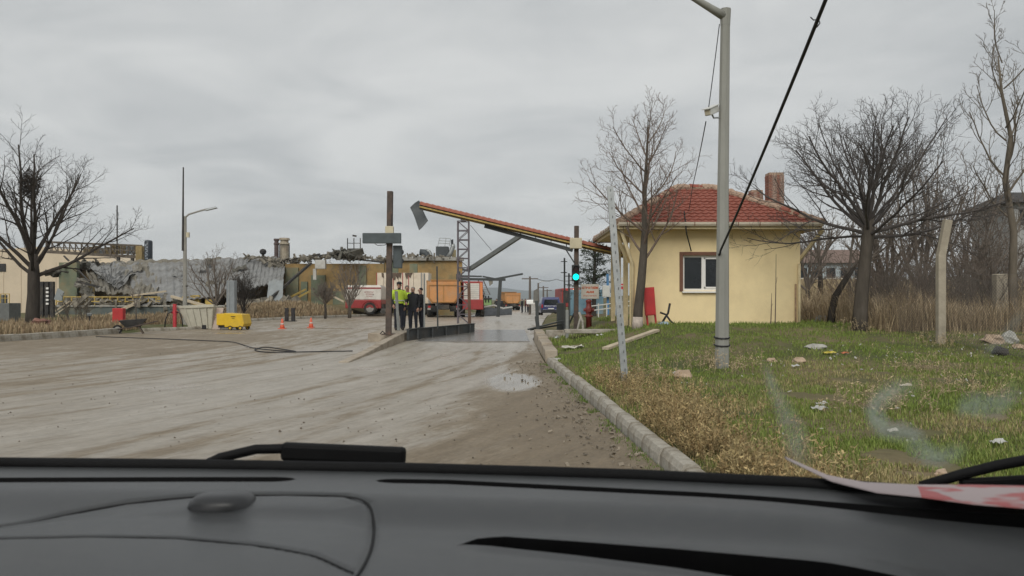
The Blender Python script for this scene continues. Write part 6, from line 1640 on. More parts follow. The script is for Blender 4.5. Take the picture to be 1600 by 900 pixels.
# far houses on the right
o = base(1298, 62); fh = thing('far_house', 'long pale blue building with brown roof behind the dry field', 'building', o)
wd = 110 / F * 62; z1 = Z(411, 62) - o.z
MB().box((0, 2, -.4), (wd, 4, z1 + .4)).build('wall', mat('pale_blue_wall', (.36, .41, .43), rough=.8, var=.1, scale=.6), fh)
q = MB(); q.add([(-wd / 2 - .3, -.4, z1), (wd / 2 + .3, -.4, z1), (wd / 2 + .3, 4.4, z1), (-wd / 2 - .3, 4.4, z1), (-wd / 2 - .3, 2, z1 + 1.2), (wd / 2 + .3, 2, z1 + 1.2)], [(0, 1, 5, 4), (2, 3, 4, 5), (0, 4, 3), (1, 2, 5), (0, 3, 2, 1)]); q.build('roof', mat('brown_roof', (.17, .12, .10), var=.2), fh)
for i in range(5): 
    wn = MB().box((-wd * .4 + i * wd * .2, -.02, z1 - 1.2), (.7, .06, .8)).build('window', GLASSD, fh); MB().box((-wd * .4 + i * wd * .2, -.06, z1 - 1.28), (.85, .1, .07)).build('sill', UPVC, wn)
o = base(1612, 55); dh = thing('roofed_house', 'house with dark overhanging roof half hidden at the right edge', 'building', o)
z0, z1 = Z(325, 55) - o.z, Z(293, 55) - o.z
MB().box((.8, 2.5, -.4), (4.2, 5, z0 + .9)).build('wall', mat('far_wall_grey', (.30, .30, .29), var=.15), dh)
q = MB(); q.add([(-2.0, -.6, z0 + .35), (3.6, -.6, z0 + .35), (3.6, 5.6, z0 + .35), (-2.0, 5.6, z0 + .35), (-.1, 2.5, z1), (1.7, 2.5, z1)], [(0, 1, 5, 4), (2, 3, 4, 5), (0, 4, 3), (1, 2, 5), (0, 3, 2, 1)]); q.build('roof', mat('dark_roof', (.045, .042, .04), var=.2), dh)
for x in (-.4, 1.2): MB().box((x, -.03, z0 - 1.2), (.9, .08, 1.1)).build('window', GLASSD, dh)
# hose across the road
pts = [(150, 527), (260, 531), (330, 534), (365, 536), (395, 545), (430, 549), (462, 551), (440, 547), (415, 544), (398, 548), (420, 552), (500, 551), (555, 550)]
hp_ = []
for px, py in pts: dd = CZ * F / (py - HY); hp_.append(Vector((X(px, dd), dd, .03)))
q = MB(); sm = []
for i in range(len(hp_) - 1):
    p0, p1, p2, p3 = hp_[max(0, i - 1)], hp_[i], hp_[i + 1], hp_[min(len(hp_) - 1, i + 2)]
    for k in range(8):
        t = k / 8; sm.append(.5 * ((2 * p1) + (p2 - p0) * t + (2 * p0 - 5 * p1 + 4 * p2 - p3) * t * t + (3 * p1 - p0 - 3 * p2 + p3) * t ** 3))
q.tube([p - hp_[0] for p in sm], .015, 6); q.build('hose', BLK, loc=hp_[0], smooth=True, label='long black hose lying looped across the muddy road', cat='hose')
# ================================================================== people on the island
SKIN = mat('skin', (.36, .21, .15), rough=.6, var=.1, scale=20, bump=0)
def person(label, loc, rz, hgt, top, legs, shoes, arms, lean=0.0, hair=(.10, .09, .08), cap=None, vest=None, stance=.10, sleeve=None, moustache=False, build=1.0):
    """arms: {side: (elbow, wrist)} in metres for a 1.75 m figure; faces local -Y."""
    k = hgt / 1.75
    V, E, RAD, SEG = [], [], [], []
    def vtx(p, r): V.append(Vector(p) * k); RAD.append((r[0] * k * build, r[1] * k * build) if hasattr(r, '__len__') else (r * k * build,) * 2); return len(V) - 1
    def bone(a, b_, mi): E.append((a, b_)); SEG.append((a, b_, mi))
    # material slots: 0 skin, 1 top, 2 legs, 3 shoes
    pel = vtx((0, 0, .93), (.165, .125)); sp = vtx((0, -lean * .3, 1.12), (.160, .125)); ch = vtx((0, -lean * .7, 1.33), (.185, .130)); nk0 = vtx((0, -lean, 1.47), (.085, .075))
    nk = vtx((0, -lean - .01, 1.53), .056); hd0 = vtx((0, -lean - .03, 1.585), (.066, .074)); hd1 = vtx((0, -lean - .028, 1.66), (.076, .092)); hd2 = vtx((0, -lean - .02, 1.725), (.062, .072))
    bone(pel, sp, 1); bone(sp, ch, 1); bone(ch, nk0, 1); bone(nk0, nk, 0); bone(nk, hd0, 0); bone(hd0, hd1, 0); bone(hd1, hd2, 0)
    for s in (-1, 1):
        hip = vtx((s * .095, 0, .86), .098); kn = vtx((s * (stance + .01), -.02, .49), .070); an = vtx((s * (stance + .015), .02, .10), .052); to = vtx((s * (stance + .04), -.13, .045), .042)
        bone(pel, hip, 2); bone(hip, kn, 2); bone(kn, an, 2); bone(an, to, 3)
        sh = vtx((s * .185, -lean * .8, 1.42), .070); el_, wr_ = arms[s]
        el = vtx(el_, .052); wr = vtx(wr_, .036)
        bone(ch, sh, 1); bone(sh, el, 1); bone(el, wr, 1)
    me = bpy.data.meshes.new('sk'); me.from_pydata([tuple(v) for v in V], E, []); me.update()
    o = bpy.data.objects.new('sk', me); COL.objects.link(o)
    sm = o.modifiers.new('skin', 'SKIN'); sm.use_smooth_shade = True
    for i, sv in enumerate(me.skin_vertices[0].data): sv.radius = RAD[i]; sv.use_root = (i == 0)
    o.modifiers.new('sub', 'SUBSURF').levels = 1
    ev = o.evaluated_get(bpy.context.evaluated_depsgraph_get()).to_mesh()
    vs = [v.co.copy() for v in ev.vertices]; fs = [tuple(p.vertices) for p in ev.polygons]
    mi = []
    for f in fs:
        c = sum((vs[i] for i in f), Vector()) / len(f); best = (9, 0)
        for a, b_, m_ in SEG:
            ab = V[b_] - V[a]; t = max(0, min(1, (c - V[a]).dot(ab) / ab.length_squared)); dd = (c - V[a] - ab * t).length / max(.03, RAD[a][0])
            if dd < best[0]: best = (dd, m_)
        if c.z > 1.50 * k and (Vector((c.x, c.y + lean * k)).length < .125 * k) and (c.z > 1.535 * k or Vector((c.x, c.y + lean * k)).length < .07 * k): best = (0, 0)
        mi.append(best[1])
    bpy.data.objects.remove(o)
    q = MB(); q.v = [tuple(v) for v in vs]; q.f = fs
    def extra(fn, m_):
        n0 = len(q.f); fn(q); mi.extend([m_] * (len(q.f) - n0))
    # hands: palm plus four fingers and a thumb, slightly curled
    for s in (-1, 1):
        el_, wr_ = (Vector(p) * k for p in arms[s]); d_ = (wr_ - el_).normalized(); side = d_.cross(Vector((0, 1, 0))); side = side.normalized() if side.length > .1 else Vector((1, 0, 0)); nr = side.cross(d_)
        pc = wr_ + d_ * .045 * k
        def hand(q):
            q.tube([wr_ - d_ * .02, wr_ + d_ * .02 * k, wr_ + d_ * .075 * k, wr_ + d_ * .095 * k], [.034 * k, .036 * k, .042 * k, .03 * k], 8)
            for j, (off, L) in enumerate(((-.030, .070), (-.010, .082), (.010, .078), (.029, .060))):
                a = wr_ + d_ * .08 * k + side * off * k
                q.tube([a, a + d_ * L * .5 * k - nr * .008 * k, a + d_ * L * .85 * k - nr * .03 * k], [.0105 * k, .010 * k, .008 * k], 5)
            a = wr_ + d_ * .02 * k - side * .034 * k
            q.tube([a, a + (d_ * .03 - side * .022 - nr * .01) * k, a + (d_ * .062 - side * .028 - nr * .02) * k], [.013 * k, .012 * k, .009 * k], 5)
        extra(hand, 0)
    # face: nose, ears, brow, mouth
    hc = Vector((0, -lean - .03, 1.64)) * k
    extra(lambda q: q.add([hc + Vector(p) * k for p in ((-.016, -.085, -.012), (.016, -.085, -.012), (0, -.088, .03), (0, -.122, -.008))], [(0, 1, 3), (1, 2, 3), (2, 0, 3)]), 0)
    for s in (-1, 1): extra(lambda q, s=s: q.blob(hc + Vector((s * .080, .01, -.002)) * k, (.012 * k, .02 * k, .032 * k), 1, 6, 4, 0), 0)
    me = q.mesh('body', SKIN, True)
    for c, nm in ((top, 'cloth'), (legs, 'cloth'), (shoes, 'cloth')):
        me.materials.append(mat('%s_%.3f_%.3f_%.3f' % (nm, *c), c, rough=.9, var=.25, scale=9, bump=.3))
    me.polygons.foreach_set('material_index', mi); me.update()
    root = thing('person', label, 'person', loc, rz)
    ob = bpy.data.objects.new('body', me); COL.objects.link(ob); ob.parent = root
    for s in (-1, 1): MB().blob(hc + Vector((s * .030, -.088, .018)) * k, (.010 * k, .006 * k, .007 * k), 1, 6, 4, 0).build('eye', BLK, root)
    MB().box(hc + Vector((0, -.096, -.045)) * k, (.044 * k, .008, .008)).build('mouth', mat('lip', (.25, .10, .08), bump=0), root)
    if moustache: MB().box(hc + Vector((0, -.100, -.034)) * k, (.055 * k, .014, .012)).build('moustache', mat('hair_%.2f' % hair[0], hair, rough=.9, var=.3, scale=30), root)
    hm = mat('hair_%.2f' % hair[0], hair, rough=.9, var=.3, scale=30)
    q = MB(); q.blob(hc + Vector((0, .034, .050)) * k, (.086 * k, .090 * k, .074 * k), 3, 14, 9, .08); q.build('hair', hm, root, smooth=True)
    if cap:
        cm = mat('cap_dark', cap, rough=.8, var=.2)
        q = MB(); q.blob(hc + Vector((0, .008, .076)) * k, (.096 * k, .108 * k, .062 * k), 2, 14, 8, .04); cpo = q.build('cap', cm, root, smooth=True)
        q = MB(); q.box(hc + Vector((0, -.125, .052)) * k, (.13 * k, .09 * k, .014 * k)); q.build('peak', cm, cpo, bevel=.005)
    if vest:
        vm = mat('hi_vis', (.46, .62, .05), rough=.7, var=.12, scale=8, bump=.2); tm = mat('reflective', (.45, .45, .43), rough=.4, var=.1)
        q = MB(); prof = []
        for z, rx, ry, yo in ((.99, .195, .155, -.1), (1.12, .19, .150, -.3), (1.30, .215, .155, -.6), (1.42, .205, .135, -.85), (1.475, .12, .095, -1)):
            prof.append([Vector((rx * math.cos(a) * k * build, (ry * math.sin(a) * build + yo * lean) * k, z * k)) for a in [2 * math.pi * j / 18 for j in range(18)]])
        n = 18; vs = [v for p in prof for v in p]
        q.add(vs, [(i * n + j, i * n + (j + 1) % n, (i + 1) * n + (j + 1) % n, (i + 1) * n + j) for i in range(len(prof) - 1) for j in range(n)])
        vo = q.build('vest', vm, root, smooth=True)
        q = MB(); q.tube([Vector((.196 * math.cos(a) * build, .158 * math.sin(a) * build - .25 * lean, 1.09)) * k for a in [2 * math.pi * j / 24 for j in range(25)]], .022 * k, 4); q.build('reflective_band', tm, vo)
        if vest == 'sleeved':
            for s in (-1, 1):
                shp = Vector((s * .185, -lean * .8, 1.42)) * k; el_ = Vector(arms[s][0]) * k
                q = MB(); q.tube([shp + Vector((-s * .04, 0, .02)), shp.lerp(el_, .35), el_], [.090 * k, .085 * k, .075 * k], 10); q.build('sleeve', vm, vo, smooth=True)
    return root
DK, NV, BR = (.020, .021, .024), (.018, .020, .028), (.030, .026, .022)
zi = .29
person('man in dark cap and bright yellow-green jacket by the gate pole', (X(623, 28.4), 28.4, zi), R(28), 1.80, DK, NV, BR,
       {-1: ((-.27, -.02, 1.14), (-.25, -.16, .92)), 1: ((.26, -.04, 1.14), (.20, -.22, 1.0))}, lean=.03, cap=(.03, .03, .032), vest='sleeved', build=1.06)
person('partly hidden person in yellow-green vest behind the man in cap', (X(636, 30.0), 30.0, zi), R(10), 1.70, (.05, .05, .045), NV, BR,
       {-1: ((-.25, 0, 1.13), (-.23, -.1, .88)), 1: ((.25, 0, 1.13), (.23, -.1, .88))}, hair=(.10, .08, .07), vest='plain')
person('grey-haired man in dark jacket looking down beside the hi-vis man', (X(646, 28.9), 28.9, zi), R(-12), 1.63, DK, NV, BR,
       {-1: ((-.28, -.02, 1.12), (-.30, -.16, .90)), 1: ((.26, 0, 1.12), (.24, -.12, .88))}, lean=.05, hair=(.26, .235, .21), moustache=True, build=1.18)
person('person in black hood holding a hand to the face', (X(659, 29.3), 29.3, zi), R(-60), 1.60, (.014, .014, .016), NV, BR,
       {-1: ((-.24, -.16, 1.18), (-.10, -.24, 1.42)), 1: ((.25, 0, 1.13), (.22, -.12, .90))}, lean=.04, hair=(.012, .012, .014), build=1.1)
# small far figures beside the distant tipper and the lane
for i, (px, d, lab) in enumerate(((776, 92, 'distant dark figure left of the far tipper'), (783, 94, 'distant dark figure nearest the far tipper'), (816, 95, 'distant figure in black right of the far tipper'), (821, 96, 'distant figure in dark red right of the far tipper'), (825, 95, 'distant figure farthest right of the far tipper'))):
    c = (.12, .03, .03) if i in (3, 4) else DK
    person(lab, base(px, d), R(180 + 30 * i), 1.75, c, NV, BR, {-1: ((-.26, 0, 1.13), (-.24, -.1, .88)), 1: ((.26, 0, 1.13), (.24, -.1, .88))})
# ================================================================== the car we look out of
DASH = mat('dash_plastic', (.052, .055, .057), rough=.33, var=.04, scale=30, bump=.10, bscale=900, spec=.5, dirt=(.085, .083, .078), dirt_amt=.25, dirt_scale=45)
VENT = mat('vent_black', (.006, .006, .0065), rough=.7, var=.2, scale=30, bump=0, spec=.2)
car = thing('car', 'grey dashboard and wipers of the car looked out of', 'car', (0, 0, 0))
ZB = 1.225; HD = CZ - ZB
def DP(px, py): d = F * HD / (py - HY); return ((px - 800) / F * d, d)
edge = [DP(*p) for p in ((-260, 723), (-100, 725), (0, 728), (300, 731), (640, 737), (850, 743), (1000, 748), (1250, 760), (1600, 786), (1800, 803))]
edge_x = sorted(edge)
def EY(x): return lerp_tab(edge_x, x)
sl1 = [DP(-200, 750), DP(0, 750), DP(300, 749), DP(460, 749)]
sl2p = [DP(588, 751), DP(700, 753), DP(900, 763), DP(1100, 773), DP(1300, 786), DP(1600, 806), DP(1750, 818)]
seam = [DP(-150, 812), DP(0, 798), DP(100, 784), DP(200, 775), DP(320, 770), DP(450, 770), DP(540, 772), DP(575, 779), DP(584, 797), DP(580, 830), DP(566, 868), DP(545, 905), DP(530, 940)]
seam2 = [DP(-150, 836), DP(0, 828), DP(150, 824), DP(280, 826), DP(400, 838), DP(480, 855), DP(556, 880)]
tray = [DP(722, 826), DP(745, 820), DP(790, 819), DP(900, 826), DP(1050, 836), DP(1300, 857), DP(1600, 892), DP(1760, 912), DP(1900, 1010), DP(1500, 960), DP(1240, 903), DP(1050, 868), DP(900, 846), DP(790, 834)]
def pdist(pl, x, y):
    A = np.array(pl); best = np.full(x.shape, 9.0)
    for (ax, ay), (bx, by) in zip(A, A[1:]):
        vx, vy = bx - ax, by - ay; t = np.clip(((x - ax) * vx + (y - ay) * vy) / (vx * vx + vy * vy), 0, 1)
        best = np.minimum(best, np.hypot(x - ax - t * vx, y - ay - t * vy))
    return best
def inside(pl, x, y):
    r = np.zeros(x.shape, bool); n = len(pl)
    for i in range(n):
        (ax, ay), (bx, by) = pl[i], pl[(i + 1) % n]
        c = ((ay > y) != (by > y)) & (x < (bx - ax) * (y - ay) / ((by - ay) if by != ay else 1e-9) + ax); r ^= c
    return r
def sst(a, b_, v):
    t = np.clip((v - a) / (b_ - a), 0, 1); return t * t * (3 - 2 * t)
tray_up = sorted(DP(*p) for p in ((718, 827), (745, 820), (790, 818), (900, 825), (1050, 836), (1300, 857), (1600, 892), (1760, 912)))
tray_lo = sorted(DP(*p) for p in ((718, 827), (790, 836), (900, 849), (1050, 870), (1240, 905), (1400, 940), (1600, 990)))
def slot_at(x):
    """centre and half width of the demister slot in this column"""
    if x < 0.5 * (sl1[-1][0] + sl2p[0][0]): t, w_, e = sl1, .013, sl1[-1][0] - x
    else: t, w_, e = sl2p, .0115, x - sl2p[0][0]
    k_ = max(0.0, min(1.0, e / .03)); taper = math.sqrt(max(0.0, 1 - (1 - k_) ** 2))
    return lerp_tab(sorted(t), x), w_ * taper
def dashboard():
    xs = np.arange(-.86, .90, .0025); W = len(xs); rows, zoff, zone = [], [], []
    lv = []
    for x in xs:
        e = EY(x); c, hw = slot_at(x); g_ = max(0.0, min(x - sl1[-1][0], sl2p[0][0] - x)); hw = max(hw, 1e-5, min(.006, g_ * .3))
        tu = lerp_tab(tray_up, x); tl = lerp_tab(tray_lo, x); tl = min(tl, tu - 2e-5)
        if x < tray_up[0][0]: tl = tu - max(2e-5, min(.03, (tray_up[0][0] - x) * .5))
        lv.append((.48, max(.485, tl), tu, c - hw, c + hw, e))
    lv = np.array(lv)
    n = [40, 16, 110, 8, 36]
    depth_s = np.clip((lv[:, 4] - lv[:, 3]) / .02, 0, 1) * ((xs < sl1[-1][0]) | (xs > sl2p[0][0])); depth_t = np.clip((lv[:, 2] - lv[:, 1]) / .03, 0, 1) * (xs > tray_up[0][0])
    for s_ in range(5):
        ts = np.linspace(0, 1, n[s_] + 1)
        if s_ == 1: ts = np.array([0, .04, .1, .2, .35, .5, .65, .8, .9, .95, .98, 1.0])
        if s_ == 3: ts = np.array([0, .06, .12, .3, .5, .7, .88, .94, 1.0])
        for k_, t in enumerate(ts[(1 if s_ else 0):]):
            rows.append(lv[:, s_] * (1 - t) + lv[:, s_ + 1] * t); zone.append(s_)
            zoff.append(-.07 * depth_t * min(1, max(0, t * (1 - t) * 12)) if s_ == 1 else (-.035 * depth_s * min(1, t * (1 - t) * 9) if s_ == 3 else np.zeros(W)))
    Yg = np.array(rows); nv = len(rows); Xg = np.repeat(xs[None, :], nv, 0); z = np.array(zoff)
    back = np.array([EY(x) for x in xs])[None, :] - Yg
    z = z - .016 * sst(.105, .20, back) + .012 * sst(.22, .42, back)
    z -= .045 * sst(.26, .62, Xg) * sst(.03, .16, back)
    ds = np.minimum(pdist(seam, Xg, Yg), pdist(seam2, Xg, Yg))
    z -= .003 * np.exp(-(ds / .0042) ** 2)
    z += .006 * sst(.0, .05, pdist(seam, Xg, Yg)) * inside(seam + [(-1.2, .4), (-1.2, .8)], Xg, Yg)
    for ed_, dd_ in ((lv[:, 1], depth_t), (lv[:, 2], depth_t)):
        z += .003 * dd_[None, :] * np.exp(-((Yg - ed_[None, :]) / .010) ** 2)
    V = np.stack([Xg, Yg, ZB + z], -1).reshape(-1, 3)
    ji, ii = np.mgrid[0:nv - 1, 0:W - 1]
    q = np.stack([ji * W + ii, ji * W + ii + 1, (ji + 1) * W + ii + 1, (ji + 1) * W + ii], -1).reshape(-1, 4)
    zf = np.array(zone)[1:][ji].reshape(-1); cx_ = (xs[:-1] + .00125)[ii].reshape(-1)
    ok_s = (depth_s[:-1] > .02)[ii].reshape(-1); ok_t = (depth_t[:-1] > .02)[ii].reshape(-1)
    mid = 0.5 * (sl1[-1][0] + sl2p[0][0])
    def part(mask, name, m):
        f = q[mask]; u, inv = np.unique(f, return_inverse=True)
        me = bpy.data.meshes.new(name); me.from_pydata(V[u].tolist(), [], inv.reshape(-1, 4).tolist()); me.update(); me.materials.append(m)
        me.polygons.foreach_set('use_smooth', [True] * len(me.polygons)); o = bpy.data.objects.new(name, me); COL.objects.link(o); o.parent = car; return o
    vs_ = (zf == 3) & ok_s; tr_m = (zf == 1) & ok_t
    part(~vs_ & ~tr_m, 'dashboard', DASH)
    part(vs_ & (cx_ < mid), 'defrost_vent', VENT); part(vs_ & (cx_ >= mid), 'defrost_vent', VENT)
    part(tr_m, 'storage_tray', VENT)
dashboard()
def dash_z(x, y):
    bk = np.float64(EY(x) - y); return float(ZB - .016 * sst(.105, .20, bk) + .012 * sst(.22, .42, bk) - .045 * sst(.26, .62, np.float64(x)) * sst(.03, .16, bk) - .0026)
for line in (seam, seam2):
    pts_ = []
    for i in range(len(line) - 1):
        p0, p1, p2, p3 = (Vector(line[k_]) for k_ in (max(0, i - 1), i, i + 1, min(len(line) - 1, i + 2)))
        for k_ in range(10):
            t = k_ / 10; c = .5 * ((2 * p1) + (p2 - p0) * t + (2 * p0 - 5 * p1 + 4 * p2 - p3) * t * t + (3 * p1 - p0 - 3 * p2 + p3) * t ** 3); pts_.append((c.x, c.y, dash_z(c.x, c.y) + (.006 * float(sst(.0, .05, pdist(seam, np.array([c.x]), np.array([c.y]))[0])) if line is seam2 else 0)))
    MB().tube(pts_, .0017, 6).build('seam', mat('seam_dark', (.018, .018, .019), rough=.8, bump=0), car, smooth=True)
# fins inside the long right-hand vent
q = MB(); sp2 = [Vector((x, y, ZB - .012)) for x, y in sl2p]
for a, b_ in zip(sp2, sp2[1:]):
    n = max(2, int((b_ - a).length / .032))
    for i in range(n): c = a.lerp(b_, (i + .5) / n); MB().box(c - Vector((0, 0, .02 + .045 * float(sst(.26, .62, np.float64(c.x))))), (.0025, .018, .014)).build('vent_fin', mat('fin_black', (.012, .012, .013), rough=.6), car)
# black seal along the foot of the windscreen
MB().tube([(x, y + .004, ZB + .002) for x, y in edge_x], .009, 8).build('windscreen_seal', VENT, car, smooth=True)
# light sensor dome
cx, cy = DP(345, 781); q = MB(); vs = []; k = 28
prof = [(1.0, 0), (.99, .35), (.93, .62), (.8, .85), (.55, .97), (.25, 1.0), (.02, 1.0)]
for r, h in prof:
    for j in range(k):
        a = 2 * math.pi * j / k; c, s = math.cos(a), math.sin(a); e = .75
        vs.append((cx + .037 * r * math.copysign(abs(c) ** e, c), cy + .030 * r * math.copysign(abs(s) ** e, s) + .006, ZB - .014 + .021 * h))
q.add(vs, [(i * k + j, i * k + (j + 1) % k, (i + 1) * k + (j + 1) % k, (i + 1) * k + j) for i in range(len(prof) - 1) for j in range(k)] + [tuple((len(prof) - 1) * k + j for j in range(k))])
q.build('light_sensor', mat('sensor_plastic', (.035, .036, .038), rough=.35, var=.05, bump=0), car, smooth=True)
# windscreen: a clear curved pane
gm = bpy.data.materials.new('clear_glass'); gm.use_nodes = True; gt = gm.node_tree; gt.nodes.clear()
go = N(gt, 'ShaderNodeOutputMaterial'); gb = N(gt, 'ShaderNodeBsdfTransparent'); gb.inputs[0].default_value = (.975, .985, .98, 1); gt.links.new(gb.outputs[0], go.inputs[0])
def WS(u, v):
    """point on the pane; u in -1..1 across, v in 0..1 up"""
    x = u * (.84 - .14 * v); yb = EY(max(-.85, min(.88, x))) + .03
    return Vector((x, yb * (1 - v) + (.24 - .10 * u * u) * v, ZB - .02 + .54 * v + .02 * math.sin(math.pi * v)))
q = MB(); nu, nv = 24, 12; vs = [WS(-1 + 2 * i / nu, j / nv) for j in range(nv + 1) for i in range(nu + 1)]
q.add(vs, [(j * (nu + 1) + i, j * (nu + 1) + i + 1, (j + 1) * (nu + 1) + i + 1, (j + 1) * (nu + 1) + i) for j in range(nv) for i in range(nu)])
ws = q.build('windscreen', gm, car, smooth=True)
# leaflet reflection and stains, painted as pale film patches just inside the pane
sm_ = bpy.data.materials.new('glass_reflection_smear'); sm_.use_nodes = True; st_ = sm_.node_tree; st_.nodes.clear()
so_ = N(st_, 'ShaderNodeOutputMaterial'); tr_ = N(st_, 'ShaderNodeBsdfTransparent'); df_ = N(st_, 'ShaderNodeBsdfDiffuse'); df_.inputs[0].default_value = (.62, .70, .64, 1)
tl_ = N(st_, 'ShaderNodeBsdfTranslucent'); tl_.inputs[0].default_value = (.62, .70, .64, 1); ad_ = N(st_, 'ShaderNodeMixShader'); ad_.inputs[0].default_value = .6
mx_ = N(st_, 'ShaderNodeMixShader'); at_ = N(st_, 'ShaderNodeAttribute', attribute_name='reflection_smear'); nz_ = N(st_, 'ShaderNodeTexNoise'); nz_.inputs['Scale'].default_value = 60; nz_.inputs['Detail'].default_value = 5
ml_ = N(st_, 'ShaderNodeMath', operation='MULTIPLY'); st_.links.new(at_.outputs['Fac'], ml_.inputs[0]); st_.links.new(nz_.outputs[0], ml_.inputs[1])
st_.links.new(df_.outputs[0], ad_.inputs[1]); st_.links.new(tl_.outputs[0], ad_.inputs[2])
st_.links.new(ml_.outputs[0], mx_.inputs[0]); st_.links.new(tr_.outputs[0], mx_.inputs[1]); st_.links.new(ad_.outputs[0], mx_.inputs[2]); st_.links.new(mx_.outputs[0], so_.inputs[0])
def on_glass(px, py):
    """where the sight line through that spot meets the pane (slightly inside it)"""
    lo, hi = .3, 1.3
    for _ in range(30):
        m_ = (lo + hi) / 2; p = P(px, py, m_); v = max(0, min(1, (p.z - ZB + .02) / .55)); yb = EY(max(-.85, min(.88, p.x))) + .03; u = p.x / (.84 - .14 * v)
        yg = yb * (1 - v) + (.24 - .10 * u * u) * v
        if p.y < yg: lo = m_
        else: hi = m_
    return P(px, py, lo - .006)
def reflection_smear(pts, wds, amt):
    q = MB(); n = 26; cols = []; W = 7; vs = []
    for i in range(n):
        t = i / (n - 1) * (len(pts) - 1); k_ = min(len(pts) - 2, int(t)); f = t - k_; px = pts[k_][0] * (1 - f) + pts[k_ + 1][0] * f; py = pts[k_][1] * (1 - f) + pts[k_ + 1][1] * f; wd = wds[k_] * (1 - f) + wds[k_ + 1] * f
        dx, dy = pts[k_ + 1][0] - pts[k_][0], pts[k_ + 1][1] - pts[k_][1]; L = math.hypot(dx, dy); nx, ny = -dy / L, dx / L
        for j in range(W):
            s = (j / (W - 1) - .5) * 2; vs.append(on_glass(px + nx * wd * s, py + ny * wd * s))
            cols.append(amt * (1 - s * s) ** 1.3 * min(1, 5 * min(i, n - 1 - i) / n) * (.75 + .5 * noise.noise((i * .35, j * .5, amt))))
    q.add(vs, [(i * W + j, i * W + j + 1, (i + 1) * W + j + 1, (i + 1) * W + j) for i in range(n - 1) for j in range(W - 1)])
    o = q.build('reflection_smear', sm_, ws, smooth=True); a = o.data.attributes.new('reflection_smear', 'FLOAT', 'POINT'); a.data.foreach_set('value', cols)
reflection_smear([(1448, 606), (1410, 603), (1375, 622), (1362, 650), (1385, 672), (1425, 678), (1435, 700), (1460, 718), (1495, 708), (1515, 695)], [14, 22, 24, 20, 20, 22, 24, 22, 20, 12], 1.2)
reflection_smear([(1192, 560), (1205, 600), (1225, 640), (1245, 690), (1262, 735)], [9, 13, 20, 28, 26], .7)
reflection_smear([(1490, 650), (1520, 630), (1550, 640), (1600, 600)], [12, 26, 26, 20], .95)
reflection_smear([(1530, 560), (1575, 525), (1598, 480)], [9, 14, 10], .45)
# wipers
wp = MB(); DW = 1.16
def WP(px, py, d=DW): return P(px, py, d)
w1_ = MB().tube([WP(285, 742), WP(345, 715), WP(400, 702), WP(445, 701), WP(500, 707)], [.007, .0075, .0075, .0075, .006], 8).build('wiper', VENT, car, smooth=True)
MB().beam(WP(440, 705), WP(634, 713), .02, .027).build('wiper_joint', VENT, w1_, bevel=.006)
MB().beam(WP(492, 721), WP(632, 723), .014, .016).build('wiper_blade', VENT, w1_, bevel=.003)
w2_ = MB().tube([WP(1440, 760, 1.1), WP(1500, 742, 1.1), WP(1560, 727, 1.1), WP(1640, 712, 1.1), WP(1700, 704, 1.1)], .008, 8).build('wiper', VENT, car, smooth=True)
MB().beam(WP(1500, 757, 1.1), WP(1760, 742, 1.1), .012, .016).build('wiper_blade', VENT, w2_, bevel=.004)
# body shell, outside the view: bonnet, roof, pillars, doors, wheels
CPA = mat('car_paint', (.30, .31, .32), rough=.3, var=.03, bump=0, coat=.6)
q = MB(); nb = 12; vs = []
for j in range(nb + 1):
    v = j / nb
    for i in range(13):
        u = -1 + i / 6; vs.append((u * (.80 - .10 * v * v), 1.16 + .98 * v - .14 * u * u * (.3 + v), 1.12 - .26 * v - .35 * max(0, v - .75) ** 1.5 * 4 - .05 * u * u))
q.add(vs, [(j * 13 + i, j * 13 + i + 1, (j + 1) * 13 + i + 1, (j + 1) * 13 + i) for j in range(nb) for i in range(12)]); bo = q.build('bonnet', CPA, car, smooth=True); bo.modifiers.new('s', 'SOLIDIFY').thickness = .02
MB().box((0, 2.02, .28), (1.62, .30, .45)).build('front_bumper', CPA, car, bevel=.08)
for s in (-1, 1):
    MB().beam((s * .86, 1.10, 1.18), (s * .72, .22, 1.74), .07, .09).build('pillar', VENT, car)
    MB().box((s * .88, -.1, .30), (.06, 2.3, .86)).build('door', CPA, car, bevel=.02)
    MB().box((s * .80, 1.65, .40), (.14, .9, .55)).build('wing', CPA, car, bevel=.04)
    wheel(car, (s * .78, 1.62, .30), .30, .2); wheel(car, (s * .78, -1.1, .30), .30, .2)
MB().sheet([(-.72, .22, 1.76), (.72, .22, 1.76), (.72, -2.0, 1.72), (-.72, -2.0, 1.72)], 6, 6, lambda u, v, p: p + Vector((0, 0, .06 * math.sin(math.pi * u) * math.sin(math.pi * min(1, v + .2)))), .04).build('roof', CPA, car, smooth=True)
MB().box((0, -2.0, .3), (1.5, .08, 1.4)).build('tailgate', CPA, car)
MB().box((0, -.3, .24), (1.6, 3.3, .06)).build('floor_pan', VENT, car)
MB().box((0, .60, .35), (1.56, .06, .80)).build('dash_front', VENT, car)
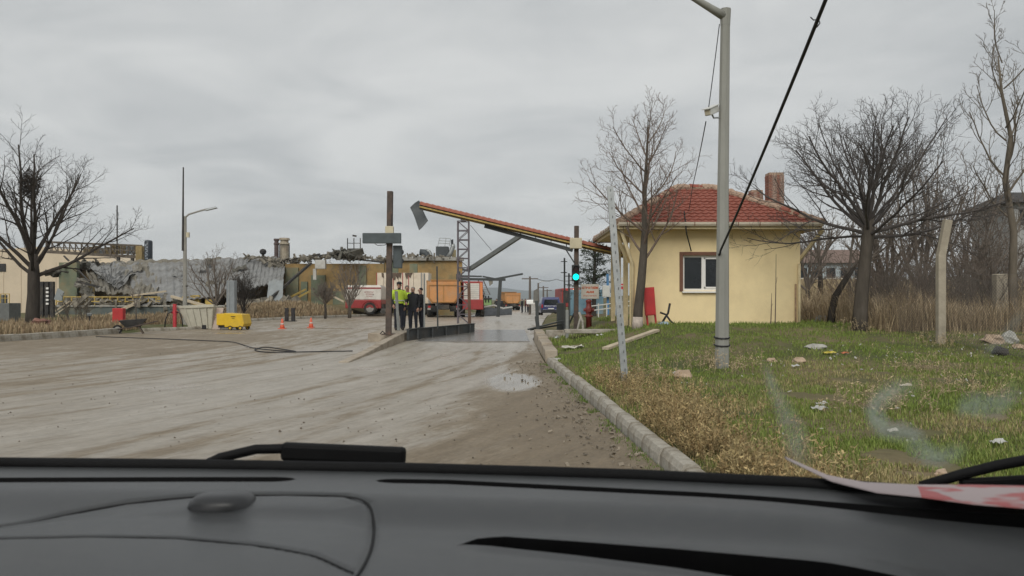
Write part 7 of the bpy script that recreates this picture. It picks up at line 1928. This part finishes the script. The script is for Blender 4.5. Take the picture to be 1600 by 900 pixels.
# folded paper lying on the dashboard
pm = bpy.data.materials.new('printed_paper'); pm.use_nodes = True; pt = pm.node_tree; pbs = pt.nodes['Principled BSDF']; pbs.inputs['Roughness'].default_value = .6
tcn = N(pt, 'ShaderNodeAttribute', attribute_name='uvp'); nz2 = N(pt, 'ShaderNodeTexNoise'); nz2.inputs['Scale'].default_value = 5.5; nz2.inputs['Detail'].default_value = 2
mpn = N(pt, 'ShaderNodeMapping'); mpn.inputs['Scale'].default_value = (1.0, .35, 1); mpn.inputs['Location'].default_value = (.33, .2, 0); pt.links.new(tcn.outputs['Vector'], mpn.inputs[0]); pt.links.new(mpn.outputs[0], nz2.inputs['Vector'])
rpn = N(pt, 'ShaderNodeValToRGB'); rpn.color_ramp.elements[0].position = .47; rpn.color_ramp.elements[0].color = (.42, .12, .12, 1); rpn.color_ramp.elements[1].position = .53; rpn.color_ramp.elements[1].color = (.44, .36, .36, 1)
pt.links.new(nz2.outputs[0], rpn.inputs[0])
sx_ = N(pt, 'ShaderNodeSeparateXYZ'); pt.links.new(tcn.outputs['Vector'], sx_.inputs[0]); gtn = N(pt, 'ShaderNodeMath', operation='GREATER_THAN'); gtn.inputs[1].default_value = .50; pt.links.new(sx_.outputs[0], gtn.inputs[0])
mxn = N(pt, 'ShaderNodeMix', data_type='RGBA'); pt.links.new(gtn.outputs[0], mxn.inputs[0]); mxn.inputs[6].default_value = (.40, .34, .34, 1); pt.links.new(rpn.outputs[0], mxn.inputs[7]); pt.links.new(mxn.outputs[2], pbs.inputs['Base Color'])
farE = [(1226, 716, .95), (1290, 742, .92), (1350, 753, .90), (1430, 757, .885), (1520, 757, .88), (1620, 759, .875), (1750, 763, .87)]
nearE = [(1228, 718, .945), (1300, 753, .90), (1370, 770, .84), (1440, 777, .82), (1520, 788, .80), (1620, 796, .78), (1750, 802, .76)]
org = Vector((.42, .9, 1.235)); vs, uv = [], []; n = 36; m_ = 8
def tabP(tab, t):
    t *= len(tab) - 1; k_ = min(len(tab) - 2, int(t)); f = t - k_; a, b_ = tab[k_], tab[k_ + 1]; f2 = f
    return P(*(a[i] * (1 - f2) + b_[i] * f2 for i in range(3)))
for j in range(m_ + 1):
    for i in range(n + 1):
        t = i / n; s = j / m_; p = tabP(nearE, t).lerp(tabP(farE, t), s); p.z += .003 * math.sin(s * math.pi); vs.append(p - org); uv.append((t, s, 0))
q = MB(); q.add(vs, [(j * (n + 1) + i, j * (n + 1) + i + 1, (j + 1) * (n + 1) + i + 1, (j + 1) * (n + 1) + i) for j in range(m_) for i in range(n)])
pp = q.build('printed_leaflet', pm, loc=org, smooth=True, label='curled red and white printed leaflet lying on the dashboard', cat='leaflet'); pp.modifiers.new('s', 'SOLIDIFY').thickness = .0006
a = pp.data.attributes.new('uvp', 'FLOAT_VECTOR', 'POINT'); a.data.foreach_set('vector', [c for v in uv for c in v])

# ================================================================== air
hzm = bpy.data.materials.new('haze_air'); hzm.use_nodes = True; ht_ = hzm.node_tree; ht_.nodes.clear()
ho_ = N(ht_, 'ShaderNodeOutputMaterial'); pv_ = N(ht_, 'ShaderNodeVolumePrincipled'); pv_.inputs['Color'].default_value = (.86, .93, 1.0, 1); pv_.inputs['Density'].default_value = .00022; pv_.inputs['Anisotropy'].default_value = .2
ht_.links.new(pv_.outputs[0], ho_.inputs['Volume'])
hb2 = MB().box((0, 0, 0), (13400, 14400, 190)).build('haze', hzm, loc=(0, 0, -45), kind='stuff', label='thin pale air haze over the plain', cat='haze')
